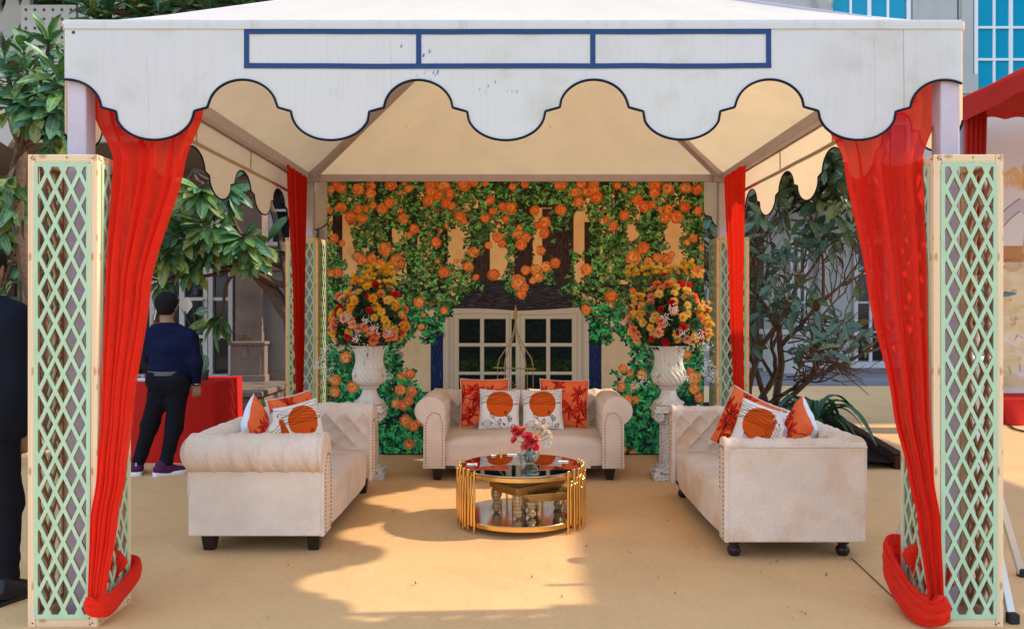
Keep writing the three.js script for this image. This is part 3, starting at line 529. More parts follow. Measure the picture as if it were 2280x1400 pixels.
    const leaf = (x, y, l, a, c, shade) => {
      g.save(); g.translate(x, y); g.rotate(a); g.fillStyle = c;
      g.beginPath(); g.moveTo(0, 0); g.bezierCurveTo(l * 0.25, -l * 0.44, l * 0.7, -l * 0.4, l, 0); g.bezierCurveTo(l * 0.7, l * 0.4, l * 0.25, l * 0.44, 0, 0); g.fill();
      g.fillStyle = shade; g.beginPath(); g.moveTo(0, 0); g.bezierCurveTo(l * 0.25, l * 0.44, l * 0.7, l * 0.4, l, 0); g.closePath(); g.fill();
      g.strokeStyle = 'rgba(170,205,140,.35)'; g.lineWidth = 0.35; g.beginPath(); g.moveTo(0, 0); g.lineTo(l * 0.92, 0); g.stroke(); g.restore();
    };
    for (let pass = 0; pass < 3; pass++) for (let i = 0; i < 9000; i++) {
      const x = X0 - 5 + R() * 848, y = Y0 - 5 + R() * 623; if (R() > grows(x, y) * [1, 0.85, 0.62][pass]) continue;
      const cool = y > 690 ? 1 : 0, k = [0.44, 0.92, 1.5][pass] * (0.75 + R() * 0.5), n = 1 + (R() * 3 | 0), a0 = R() * TAU;
      for (let q = 0; q < n; q++) leaf(x, y, (4.2 + R() * 4.5) * (cool ? 1.25 : 1), a0 + q * 1.5 + R() * 0.5, col((54 + R() * 44) * k * (cool ? 0.55 : 1), (102 + R() * 32) * k, (50 + R() * 26) * k * (cool ? 1.1 : 1)), col(10, 40, 20, 0.28));
    }
    // bare stems
    g.strokeStyle = '#4a3c30'; g.lineWidth = 1.5; for (const [a, b, c, d, e, f] of [[910, 735, 925, 690, 938, 640], [1085, 590, 1075, 615, 1068, 640], [885, 830, 870, 870, 850, 905], [1352, 640, 1372, 690, 1420, 760], [1240, 535, 1252, 560, 1255, 590], [1395, 640, 1385, 700, 1440, 790]]) { g.beginPath(); g.moveTo(a, b); g.quadraticCurveTo(c, d, e, f); g.stroke(); }
    // roses: rings of ruffled petals
    const rose = (x, y, r, warm) => {
      const h = warm + (R() - 0.5) * 18;
      g.save(); g.translate(x, y); g.rotate(R() * TAU); g.scale(1, 0.88 + R() * 0.12);
      const petal = (a, d, w, l, k, c) => {   // a ruffled petal: deep at its root, pale along its lip
        g.save(); g.rotate(a); g.translate(d, 0); const q = g.createRadialGradient(-l * 0.7, 0, 0, 0, 0, l * 1.15);
        q.addColorStop(0, col(176 * k, 36 * k, 10 * k)); q.addColorStop(0.4, col(c[0] * 0.94 * k, c[1] * 0.82 * k, c[2] * 0.75 * k)); q.addColorStop(0.88, col(c[0] * k, c[1] * k, c[2] * k)); q.addColorStop(1, col(c[0] * 0.88 * k, c[1] * (0.55 + R() * 0.3) * k, c[2] * 0.6 * k));
        g.fillStyle = q; g.beginPath(); g.moveTo(-l, 0); g.bezierCurveTo(-l * 0.6, -w * 1.1, l * 0.7, -w * 1.1, l * 0.92, -w * 0.3 * R()); g.bezierCurveTo(l * 1.08, w * 0.3, l * 0.7, w * 1.1, l * 0.2, w); g.bezierCurveTo(-l * 0.4, w * 0.9, -l * 0.8, w * 0.5, -l, 0); g.fill(); g.restore();
      };
      const t = R(), O = [240, 84 + h + t * 14, 32 + h * 0.7], I = [246, 100 + h + t * 26, 42 + h * 0.8 + t * 16], C = [250, 118 + h + t * 30, 56 + h + t * 14];
      for (let k = 0; k < 8; k++) petal(k / 8 * TAU + R() * 0.4, r * 0.46, r * 0.44, r * 0.54, 0.78 + R() * 0.24, O);
      for (let k = 0; k < 6; k++) petal(k / 6 * TAU + R() * 0.5 + 0.4, r * (0.24 + R() * 0.12), r * (0.34 + R() * 0.1), r * 0.42, 0.80 + R() * 0.3, I);
      for (let k = 0; k < 5; k++) petal(k / 5 * TAU + R() * 0.5, r * (0.10 + R() * 0.12), r * (0.2 + R() * 0.1), r * 0.28, 0.82 + R() * 0.26, C);
      g.fillStyle = col(214, 70 + h, 24, 0.55); g.beginPath(); g.arc(0, 0, r * 0.12, 0, TAU); g.fill();
      for (let k = 0; k < 3; k++) petal(k / 3 * TAU + R(), r * 0.06, r * 0.11, r * 0.13, 0.92, I);
      g.restore();
    };
    const plant = (list, ox, oy, s, warm, grow = 1) => { for (let i = 0; i < list.length; i += 3) rose(ox + list[i] / s, oy + list[i + 1] / s, list[i + 2] / s * grow * 1.16, warm + R() * 12); };
    for (let i = 0; i < 150; i++) { const x = X0 + R() * 838, y = Y0 + R() * 613; if (grows(x, y) > 0.6) { g.fillStyle = col(220 + R() * 30, 70 + R() * 50, 30, 0.9); g.beginPath(); g.ellipse(x, y, 1 + R() * 1.8, 1.4 + R() * 2, R(), 0, TAU); g.fill(); } }
    plant([75, 120, 45, 185, 115, 55, 130, 70, 45, 360, 125, 60, 490, 90, 50, 490, 170, 55, 700, 75, 60, 885, 115, 40, 840, 50, 34, 805, 160, 28, 1110, 80, 60, 1240, 80, 65, 1120, 150, 55, 1190, 190, 50, 1085, 245, 60, 1310, 165, 52, 1280, 270, 55, 1335, 300, 40, 1460, 75, 65, 1560, 55, 45, 1680, 60, 35, 1960, 100, 38, 185, 315, 52, 65, 345, 35, 360, 335, 50, 440, 335, 32, 515, 295, 35, 610, 330, 58, 680, 265, 55, 285, 420, 62, 400, 430, 52, 830, 430, 52, 805, 350, 24, 940, 540, 50, 885, 605, 30, 1210, 555, 26, 1275, 510, 22, 1170, 680, 55, 1410, 410, 55, 1455, 460, 35, 1680, 430, 45, 1735, 240, 45, 1755, 355, 38, 1860, 310, 45, 1940, 325, 60, 1885, 440, 35], 720, 400, 4.666, 22);
    plant([110, 635, 45, 190, 690, 35, 640, 755, 70, 350, 825, 40, 400, 865, 58, 500, 850, 48, 590, 900, 48, 765, 880, 75, 1810, 630, 52, 1850, 695, 40, 1710, 710, 38, 1560, 785, 55, 1375, 875, 28, 1180, 880, 26, 1500, 930, 55, 1580, 1045, 35, 1765, 1020, 60, 1250, 990, 60, 80, 1000, 40, 150, 1000, 50, 990, 1310, 55, 1250, 1390, 40], 720, 400, 4.666, 30);
    plant([130, 70, 42, 500, 70, 65, 715, 70, 50, 845, 60, 55, 645, 155, 52, 770, 160, 45, 840, 120, 55, 870, 215, 58, 685, 255, 55, 1085, 85, 42, 1165, 135, 28, 1255, 60, 40, 1475, 80, 60, 1475, 165, 55, 1615, 120, 58, 1800, 110, 60, 1920, 125, 55, 1295, 235, 52, 1370, 305, 58, 1455, 285, 35, 1535, 335, 32, 1620, 335, 50, 1795, 305, 52, 1925, 350, 45, 1700, 415, 62, 1580, 425, 52, 1160, 400, 52, 1050, 510, 50, 970, 440, 35, 230, 345, 50, 500, 340, 55, 330, 470, 60, 265, 500, 40, 330, 580, 55, 295, 765, 50], 1140, 400, 4.666, 22);
    plant([75, 525, 35, 60, 595, 50, 140, 630, 50, 90, 700, 60, 445, 895, 52, 350, 935, 55, 240, 965, 60, 135, 970, 48, 275, 1045, 52, 210, 1080, 35, 60, 1095, 75, 125, 1150, 45, 95, 1225, 48, 765, 965, 60, 1360, 740, 62, 1255, 840, 75, 1410, 880, 45, 1505, 840, 48, 1605, 855, 55, 1650, 810, 38, 1880, 635, 42, 1810, 680, 35, 1970, 735, 35, 1930, 985, 65, 1025, 1245, 60, 1245, 1180, 32, 760, 1385, 50], 1140, 400, 4.666, 32);
    plant([158, 655, 35, 95, 790, 35, 200, 830, 35, 95, 860, 33, 485, 850, 32, 555, 860, 32, 545, 755, 30, 490, 765, 22, 460, 930, 27, 500, 940, 30, 535, 915, 30, 520, 1035, 37, 565, 1065, 33, 610, 1040, 30, 540, 1175, 32, 610, 470, 20, 625, 400, 14], 710, 560, 2.69, 40);
    plant([130, 757, 30, 60, 745, 20, 15, 720, 25, 5, 830, 25, 75, 830, 20, 45, 910, 32, 88, 910, 22, 30, 1020, 25, 445, 845, 33, 420, 740, 25, 440, 775, 38, 475, 895, 30, 400, 640, 25, 20, 1210, 20, 75, 1230, 20, 340, 780, 26], 1380, 560, 2.69, 40);
    // leaves over some flowers
    for (let i = 0; i < 1500; i++) { const x = X0 + R() * 838, y = Y0 + R() * 613; if (R() > grows(x, y) * 0.5) continue; const k = 0.9 + R() * 0.45, c2 = y > 690; leaf(x, y, 4 + R() * 3.6, R() * TAU, col(62 * k * (c2 ? 0.5 : 1), 112 * k, 54 * k * (c2 ? 1.3 : 1)), col(10, 40, 20, 0.25)); }
  });
  const w = (X1 - X0) * 8.2 / FOCAL, a = at(X0, 0, 8.18), h = 2.80;
  const b = thing('photo_backdrop', 'flat printed backdrop of orange climbing roses round a cottage window, behind the middle sofa', 'backdrop');
  const sheet = M(rgb(1, 1, 1), { map: print, roughness: 0.6, specularIntensity: 0.12, side: THREE.DoubleSide });
  const wave = (x, y) => 0.004 * sin(x * 5) + 0.006 * fbm(x * 1.1, y * 1.4, 8, 3) + 0.006 * smooth(0.10, 0, abs(y - 1.2 - 0.04 * sin(x * 4))) * smooth(0.8, 0.3, abs(x - w / 2));
  mesh('print', grid(120, 90, (u, v) => { const x = u * w, y = lerp(0.02, h, v); return [a.x + x, y, -8.18 + wave(x, y)]; }), sheet, b);
  mesh('frame', merge([box(w, 0.04, 0.04, a.x + w / 2, 0.03, -8.225), box(w, 0.04, 0.04, a.x + w / 2, h - 0.03, -8.225), ...[0.02, w / 2, w - 0.02].map((x) => box(0.04, h - 0.12, 0.04, a.x + x, h / 2, -8.225))]), M(rgb(0.04, 0.04, 0.045)), b);
}
// ------------------------------------------------------------------ sofas
const velvetMap = (s, dirt) => pixelTex(512, (u, v) => { const q = tiled(u, v, 4, s), m = tiled(u, v, 12, s + 3), f = tiled(u, v, 70, s + 5, 2), st = smooth(-0.06, 0.24, tiled(u, v, 3.3, s + 8) + 0.4 * m) * dirt; const k = 1 + q * 0.12 + m * 0.06 + f * 0.10; return [222 * k - st * 10, 204 * k - st * 22, 188 * k - st * 34]; });
const velvetA = MP(rgb(0.985, 0.955, 0.90), { map: rep(velvetMap(101, 0.35), 1.1), roughness: 0.85, sheen: 0.3, sheenRoughness: 0.45, sheenColor: rgb(0.9, 0.84, 0.78), bumpMap: rep(grainBump, 6), bumpScale: 0.0015, side: THREE.DoubleSide });
const velvetB = velvetA.clone(); velvetB.map = rep(velvetMap(131, 1.0), 0.9);
const velvetPale = velvetA.clone(); velvetPale.map = rep(velvetMap(151, 0.12), 1.1); velvetPale.color = rgb(1, 1, 0.95);
const studM = M(rgb(0.30, 0.20, 0.12), { metalness: 0.8, roughness: 0.35 });
const espresso = M(rgb(0.022, 0.014, 0.011), { roughness: 0.28 });
function tuft(s, t, ds, dt) {   // depth of diamond buttoning, 0 at creases, 1 on the pillows
  const a = PI * (s / ds + t / dt), b = PI * (s / ds - t / dt);
  return Math.pow(abs(sin(a) * sin(b)), 0.33);
}
function walk(curve) { const L = [0]; for (let i = 1; i < curve.length; i++) L.push(L[i - 1] + Math.hypot(curve[i][0] - curve[i - 1][0], curve[i][1] - curve[i - 1][1])); return L; }
// a padded surface: curve in (a, y), run along c; place(a, y, c) -> [x, y, z]
function pad(curve, len, opt, place, flip) {
  const L = walk(curve), total = L.at(-1), nu = opt.nu ?? 90, nv = opt.nv ?? 110;
  const on = (s) => { let i = 0; while (i < L.length - 2 && s > L[i + 1]) i++; const t = clamp((s - L[i]) / (L[i + 1] - L[i])), p = curve[i], q = curve[i + 1]; return [lerp(p[0], q[0], t), lerp(p[1], q[1], t)]; };
  const nr = (s) => { const a = on(max(0, s - 0.012)), b = on(min(total, s + 0.012)), dx = b[0] - a[0], dy = b[1] - a[1], l = Math.hypot(dx, dy) + 1e-9; return [-dy / l * opt.side, dx / l * opt.side]; };
  return grid(nu, nv, (u, v) => {
    const s = v * total, c = u * len, p = on(s), n = nr(s), edge = smooth(0, 0.05, c) * smooth(0, 0.05, len - c);
    const tf = smooth(opt.t0 ?? -1, (opt.t0 ?? -1) + 0.05, s) * (1 - smooth(opt.t1 - 0.03, opt.t1 + 0.07, s));
    let d = opt.amp * (tuft(s - opt.t1, c + (opt.phase ?? 0), opt.ds ?? 0.2, opt.dt ?? 0.2) - 0.75) * tf * edge;
    const roll = smooth(opt.t1 - 0.02, opt.t1 + 0.08, s);
    d += roll * edge * 0.016 * (Math.pow(abs(sin(PI * (c + (opt.phase ?? 0) + 0.02 * noise(s * 8, c * 2, 3)) / ((opt.dt ?? 0.2)))), 0.4) - 0.8) * (opt.pleat ?? 1);
    d += edge * (0.004 * fbm(c * 9, s * 3, opt.seed, 3) + roll * 0.012 * fbm(c * 24 + s * 7, s * 2.5, opt.seed + 2, 3));
    const q = place(p[0] + n[0] * d, p[1] + n[1] * d, c); return [...q, c, s];
  }, flip);
}
function capOf(poly, place, bulge) {   // closed end of an arm, slightly cushioned
  const s = new THREE.ShapeGeometry(shapeOf(poly)); const p = s.attributes.position, out = [];
  const g = extrude(shapeOf(poly), 0.012, 0.008); const q = g.attributes.position;
  for (let i = 0; i < q.count; i++) { const r = place(q.getX(i), q.getY(i), q.getZ(i)); q.setXYZ(i, ...r); }
  const gg = toCreasedNormals(g, 0.5); return boxUV(gg);
}
function sofa(name, label, pos, turn, style, W, D, group) {
  const t = thing(name, label, 'sofa', pos, turn, group), rolled = style === 'rolled', fab = rolled ? velvetA : velvetB, h0 = 0.112;
  const aw = rolled ? 0.175 : 0.115, seatY = 0.395, hx = W / 2;
  // seat: front rail, rounded nose and top in one cloth
  const nose = []; nose.push([0, h0]); nose.push([0.004, 0.2]); nose.push([0.0, 0.29]); for (let i = 0; i <= 10; i++) { const a = i / 10 * PI / 2; nose.push([-0.075 + 0.075 * cos(a), 0.315 + 0.07 * sin(a)]); } nose.push([-0.3, 0.398]); nose.push([-(D - 0.16), 0.398]);
  const L = walk(nose), tot = L.at(-1), sx = hx - aw + 0.012;
  mesh('seat', grid(90, 70, (u, v) => {
    const s = v * tot; let i = 0; while (i < L.length - 2 && s > L[i + 1]) i++; const f = clamp((s - L[i]) / (L[i + 1] - L[i]));
    const x = lerp(-sx, sx, u), e = Math.pow(abs(x) / sx, 5), top = smooth(0.12, 0.3, s);
    const z = lerp(nose[i][0], nose[i + 1][0], f) - 0.03 * e * (1 - smooth(0.3, 0.6, s)) - 0.018, y = lerp(nose[i][1], nose[i + 1][1], f) - 0.045 * e * top * (1 - smooth(0.4, 0.8, s)) + top * (0.012 * (1 - (x / sx) ** 2) + 0.004 * fbm(x * 6, s * 6, W));
    return [x + 0.003 * noise(x * 8, s * 8, 3), y, z + 0.004 * fbm(x * 5, s * 5, 2 + W) * (1 - top), x, s];
  }), fab, t);
  // inside-to-outside curve of arms and back
  const curve = (thick, over) => {
    const c = [];
    if (rolled) {
      c.push([thick, 0.36], [thick - 0.002, 0.47]); const cx = thick - 0.115, cy = 0.608, r = 0.118;
      for (let i = 0; i <= 22; i++) { const a = lerp(-0.30, PI + 0.85, i / 22); c.push([cx + cos(a) * r * (a > PI / 2 ? over : 1), cy + sin(a) * r]); }
      c.push([0.004, 0.50]);
    } else {
      c.push([thick, 0.36], [thick, 0.66]); for (let i = 1; i <= 10; i++) { const a = i / 10 * PI; c.push([thick / 2 + cos(a) * thick / 2, 0.672 + sin(a) * thick * 0.40]); } c.push([0, 0.668]);
    }
    return c;
  };
  const ac = curve(aw, 1.12), bc = curve(rolled ? 0.19 : 0.15, 1.0), al = D - 0.02;
  for (const s of [-1, 1]) {
    const P = (a, y, c) => [s * (hx - a), y, -0.012 - c];
    const arm = mesh('arm', pad(ac, al, { side: 1, t0: 0.02, t1: rolled ? 0.30 : 0.30, amp: 0.034, ds: 0.165, dt: 0.152, phase: 0.1, seed: s + 4, nu: 100, nv: 110 }, P, s > 0), fab, t);
    const poly = [[aw, h0 + 0.01], ...ac, [0.0, h0 + 0.01]];
    mesh('arm_front', capOf(poly, (x, y, z) => [s * (hx - x), y, -0.018 + z]), fab, arm);
    mesh('side_panel', boxUV(rbox(0.03, (rolled ? 0.505 : 0.672) - h0, D - 0.02, 0.01, s * (hx - 0.012), h0 + ((rolled ? 0.505 : 0.672) - h0) / 2, -D / 2)), rolled ? velvetPale : fab, arm);
    mesh('inner_panel', boxUV(rbox(0.05, 0.3, D - 0.05, 0.01, s * (hx - aw + 0.03), h0 + 0.15, -D / 2)), fab, arm);
    if (!rolled) mesh('piping', tube([V(s * hx, 0.672, -0.006), V(s * (hx + 0.003), 0.675, -D / 2), V(s * hx, 0.672, -D)], 0.006, 6), fab, arm);
    // nail heads along the edges of the arm front
    const studs = [], sg = new THREE.SphereGeometry(0.0062, 7, 5);
    const line = (pts, n) => { const l = walk(pts), T = l.at(-1); for (let k = 0; k <= n; k++) { const d = k / n * T; let i = 0; while (i < l.length - 2 && d > l[i + 1]) i++; const f = (d - l[i]) / (l[i + 1] - l[i]); studs.push(sg.clone().translate(s * (hx - lerp(pts[i][0], pts[i + 1][0], f)), lerp(pts[i][1], pts[i + 1][1], f), 0.0025)); } };
    if (rolled) { line([[aw - 0.016, 0.135], [aw - 0.014, 0.5], [aw - 0.04, 0.585], [0.075, 0.60], [0.03, 0.55], [0.016, 0.49], [0.016, 0.135]], 40); }
    else { line([[0.018, 0.135], [0.018, 0.655]], 19); line([[aw - 0.018, 0.42], [aw - 0.018, 0.655]], 8); line([[0.018, 0.668], [aw - 0.018, 0.668]], 4); }
    const st = mesh('nailhead_trim', merge(studs), studM, arm); st.userData.kind = 'stuff';
  }
  const bl = W - 2 * 0.02, PB = (a, y, c) => [-bl / 2 + c, y, -D + a];
  const back = mesh('backrest', pad(bc, bl, { side: 1, t0: 0.02, t1: 0.30, amp: 0.036, ds: 0.165, dt: 0.152, seed: 11, nu: 170, nv: 100 }, PB, true), fab, t);
  mesh('back_panel', boxUV(rbox(bl, (rolled ? 0.505 : 0.672) - h0, 0.03, 0.01, 0, h0 + ((rolled ? 0.505 : 0.672) - h0) / 2, -D + 0.012)), fab, back);
  const endPoly = [[0.19, 0.36], ...bc, [0, 0.36]].map(([x, y]) => [x, y]);
  for (const s of [-1, 1]) mesh('back_end', capOf(endPoly, (a, y, z) => [s * (bl / 2 - 0.012 + z), y, -D + a]), fab, back);
  mesh('underside', box(W - 0.06, 0.02, D - 0.06, 0, h0 + 0.012, -D / 2), M(rgb(0.06, 0.05, 0.045)), t);
  // legs
  const legG = rolled ? moved(new THREE.CylinderGeometry(0.062, 0.042, h0, 4, 1).rotateY(PI / 4), 0, h0 / 2, 0) : lathe([[0, 0], [0.022, 0.002], [0.036, 0.016], [0.042, 0.036], [0.038, 0.056], [0.024, 0.068], [0.03, 0.074], [0.037, 0.079], [0.037, 0.086], [0.03, 0.092], [0.034, 0.100], [0.034, h0 + 0.01], [0, h0 + 0.01]], 24);
  const legN = rolled ? toCreasedNormals(legG, 0.4) : legG;
  for (const [x, z] of [[-1, -0.085], [1, -0.085], [-1, -D + 0.10], [1, -D + 0.10]]) mesh('leg', legN, espresso, t).position.set(x * (hx - 0.11), 0.001, z);
  return t;
}
const sofaM = sofa('sofa', 'beige velvet rolled arm sofa facing the camera before the rose backdrop', [(at(1166, 0, 6.95)).x, 0, -6.93], 0, 'rolled', 1.72, 0.84);
const sofaL = sofa('sofa', 'beige velvet rolled arm sofa with block feet on the left side of the gold table', [-1.175, 0, -5.745], PI / 2, 'rolled', 1.75, 0.83);
const sofaR = sofa('sofa', 'stained beige velvet sofa with straight square arms and turned ball feet', [1.215, 0, -5.60], -PI / 2, 'square', 1.72, 0.84);

// ------------------------------------------------------------------ cushions
const floralTex = (seed) => canvasTex(512, 512, (g, w) => {
  const R = rng(seed); g.fillStyle = '#ea6a3c'; g.fillRect(0, 0, w, w);
  for (let i = 0; i < 60; i++) { g.fillStyle = `rgba(250,${130 + R() * 40},90,.10)`; g.beginPath(); g.ellipse(R() * w, R() * w, 20 + R() * 70, 20 + R() * 50, R() * 3, 0, TAU); g.fill(); }
  const petal = (x, y, l, wd, a) => { g.save(); g.translate(x, y); g.rotate(a); g.fillStyle = `rgb(${170 + R() * 50},${20 + R() * 30},${14 + R() * 16})`; g.beginPath(); g.moveTo(0, 0); g.bezierCurveTo(l * 0.2, -wd, l * 0.75, -wd, l, 0); g.bezierCurveTo(l * 0.75, wd, l * 0.2, wd, 0, 0); g.fill(); g.fillStyle = `rgba(245,${90 + R() * 40},60,.55)`; g.beginPath(); g.moveTo(l * 0.1, 0); g.bezierCurveTo(l * 0.3, -wd * 0.55, l * 0.7, -wd * 0.5, l * 0.95, 0); g.bezierCurveTo(l * 0.7, wd * 0.1, l * 0.3, wd * 0.1, l * 0.1, 0); g.fill(); g.strokeStyle = 'rgba(60,4,10,.8)'; g.lineWidth = 2; g.beginPath(); g.moveTo(0, 0); g.quadraticCurveTo(l * 0.5, wd * 0.2, l * 0.9, 0); g.moveTo(0, 0); g.quadraticCurveTo(l * 0.4, -wd * 0.5, l * 0.7, -wd * 0.4); g.moveTo(0, 0); g.bezierCurveTo(l * 0.2, wd, l * 0.75, wd, l, 0); g.stroke(); g.restore(); };
  const lily = (x, y, s, a) => { const n = 5 + (R() * 2 | 0); for (let k = 0; k < n; k++) petal(x, y, s * (0.8 + R() * 0.45), s * 0.24, a + k / n * 4.6 + R() * 0.35); g.strokeStyle = '#2a0408'; g.lineWidth = 2; for (let k = 0; k < 6; k++) { const b = a + R() * 4.6; g.beginPath(); g.moveTo(x, y); g.quadraticCurveTo(x + cos(b) * s * 0.3, y + sin(b) * s * 0.3 - 8, x + cos(b) * s * 0.5, y + sin(b) * s * 0.5); g.stroke(); } };
  const twig = (x, y, a, l, d) => { g.strokeStyle = '#2b0c10'; g.lineWidth = 1.5 + d * 1.8; const x2 = x + cos(a) * l, y2 = y + sin(a) * l; g.beginPath(); g.moveTo(x, y); g.quadraticCurveTo((x + x2) / 2 + (R() - 0.5) * 24, (y + y2) / 2 + (R() - 0.5) * 24, x2, y2); g.stroke(); if (d > 0) { twig(x2, y2, a + (R() - 0.5) * 0.7, l * 0.85, d - 1); if (R() < 0.9) twig(x2, y2, a + (R() < 0.5 ? -1 : 1) * (0.6 + R() * 0.5), l * 0.6, d - 1); } };
  for (let i = 0; i < 13; i++) lily(30 + R() * 450, 30 + R() * 450, 62 + R() * 44, R() * TAU);
  twig(90, 500, -1.45, 90, 4); twig(260, 330, -0.5, 70, 2); twig(470, 500, -2.3, 70, 3); twig(20, 200, 0.3, 60, 3); twig(500, 90, 2.7, 60, 3);
});
const sunTex = canvasTex(512, 512, (g, w) => {
  const R = rng(55); g.fillStyle = '#efe9e0'; g.fillRect(0, 0, w, w);
  g.fillStyle = '#d95a1c'; g.beginPath(); g.arc(258, 190, 172, 0, TAU); g.fill();
  for (let i = 0; i < 90; i++) { g.fillStyle = 'rgba(255,190,140,.25)'; g.fillRect(150 + R() * 220, 60 + R() * 270, 2 + R() * 3, 2 + R() * 9); }
  g.strokeStyle = '#241010'; g.lineWidth = 4.4;
  for (let i = 0; i < 9; i++) { const y = 26 + i * 22; g.beginPath(); g.moveTo(0, y + sin(i) * 5); for (let x = 20; x <= 512; x += 20) g.lineTo(x, y + sin(i * 1.3) * 5 + 9 * sin(x * 0.011 + i * 0.5) + 5 * sin(x * 0.03 + i * 2)); g.stroke(); }
  g.lineWidth = 3.6;
  const leafOut = (x, y, l, a) => { g.save(); g.translate(x, y); g.rotate(a); g.beginPath(); for (const k of [1, 0.5, 0, -0.5, -1]) { g.moveTo(0, 0); g.bezierCurveTo(l * 0.25, l * 0.42 * k, l * 0.7, l * 0.38 * k, l, 0); } g.stroke(); g.restore(); };
  g.beginPath(); g.moveTo(300, 508); g.quadraticCurveTo(240, 440, 190, 380); g.moveTo(360, 508); g.quadraticCurveTo(390, 430, 350, 350); g.moveTo(280, 486); g.quadraticCurveTo(200, 440, 150, 440); g.stroke();
  for (const [x, y, l, a] of [[190, 380, 84, -2.2], [170, 442, 140, 3.1], [255, 460, 78, -1.35], [350, 355, 74, -1.9], [380, 420, 66, -1.0], [330, 470, 40, -2.2], [400, 490, 74, -0.6], [372, 396, 60, -1.4]]) leafOut(x, y, l, a);
});
const linen = { roughness: 0.9, bumpMap: rep(weaveBump, 10), bumpScale: 0.0008, side: THREE.DoubleSide };
const floralA = M(rgb(0.95, 0.95, 0.95), { map: floralTex(3), ...linen }), floralB = M(rgb(0.95, 0.95, 0.95), { map: floralTex(8), ...linen }), sunPrint = M(rgb(0.95, 0.95, 0.95), { map: sunTex, ...linen });
const whiteCloth = M(rgb(0.76, 0.76, 0.77), linen);
function cushion(label, size, mat, pos, rot, seed, group, fat = 0.075) {
  const t = thing('throw_cushion', label, 'cushion', pos, 0, group); t.rotation.order = 'YXZ'; t.rotation.set(...rot);
  const half = size / 2, face = (s) => grid(36, 36, (u, v) => {
    const a = u * 2 - 1, b = v * 2 - 1, e = (1 - a ** 2) * (1 - b ** 2), pin = 0.07;
    const x = a * half * (1 - pin * (1 - b * b) * a * a * 0.9), y = b * half * (1 - pin * (1 - a * a) * b * b * 0.9);
    const z = s * (fat * Math.pow(max(0, e), 0.42) + 0.008 * fbm(a * 2.2, b * 2.2, seed, 3) * min(1, e * 4)) + 0.012 * noise(a * 1.6, b * 1.6, seed + 4);
    return [x, y, z];
  }, s < 0);
  mesh('printed_cover', face(1), mat, t); mesh('white_back', face(-1), whiteCloth, t);
  const rim = []; for (let k = 0; k <= 80; k++) { const q = k / 80 * 4, i = Math.floor(q) % 4, f = q - Math.floor(q); const [a, b] = [[f * 2 - 1, -1], [1, f * 2 - 1], [1 - f * 2, 1], [-1, 1 - f * 2]][i]; rim.push(V(a * half * (1 - 0.063 * (1 - b * b) * a * a), b * half * (1 - 0.063 * (1 - a * a) * b * b), 0.012 * noise(a * 1.6, b * 1.6, seed + 4))); }
  mesh('seam', tube(rim, 0.004, 5), whiteCloth, t);
  return t;
}
{
  const p = (px, py, d) => { const q = at(px, py, d); return [q.x, q.y, q.z]; };
  const T = -0.25;
  cushion('orange floral cushion with dark twigs at the left end of the middle sofa', 0.455, floralA, p(1079, 897, 7.42), [T, 0.02, 0.0], 1);
  cushion('orange floral cushion at the right end of the middle sofa', 0.455, floralB, p(1256, 899, 7.42), [T, -0.04, -0.02], 2);
  cushion('white cushion with orange sun circle leaning left on the middle sofa', 0.365, sunPrint, p(1112, 912, 7.27), [T - 0.02, 0.03, -0.03], 3);
  cushion('white cushion with orange sun circle leaning right on the middle sofa', 0.365, sunPrint, p(1208, 912, 7.27), [T - 0.02, -0.03, 0.04], 4);
  cushion('orange floral cushion standing at the back corner of the left sofa', 0.43, floralB, p(655, 941, 6.10), [-0.20, 0.98, 0.10], 5);
  cushion('striped white cushion with orange circle tilted on the left sofa', 0.36, sunPrint, p(668, 952, 5.84), [-0.16, 0.78, 0.14], 6);
  cushion('orange floral cushion with white back seen edge-on over the left sofa arm', 0.42, floralA, p(574, 970, 5.42), [-0.20, 1.70, 0.42], 7, undefined, 0.09);
  cushion('white cushion with thin stripes seen edge-on next to the edge-on floral one', 0.36, sunPrint, p(618, 988, 5.5), [-0.2, 1.72, 0.25], 8, undefined, 0.085);
  cushion('large orange floral cushion leaning in the back corner of the right sofa', 0.46, floralB, p(1664, 948, 5.98), [-0.22, -0.72, -0.36], 9);
  cushion('striped cushion with orange circle tilted on the right sofa', 0.37, sunPrint, p(1692, 960, 5.72), [-0.18, -0.58, -0.28], 10);
  cushion('orange floral cushion with white back seen edge-on over the right sofa arm', 0.42, floralA, p(1778, 974, 5.35), [-0.2, -1.62, -0.42], 11, undefined, 0.09);
  cushion('crumpled white cushion edge beside the tilted striped one on the right sofa', 0.36, sunPrint, p(1732, 988, 5.5), [-0.2, -1.8, -0.2], 12, undefined, 0.085);
}
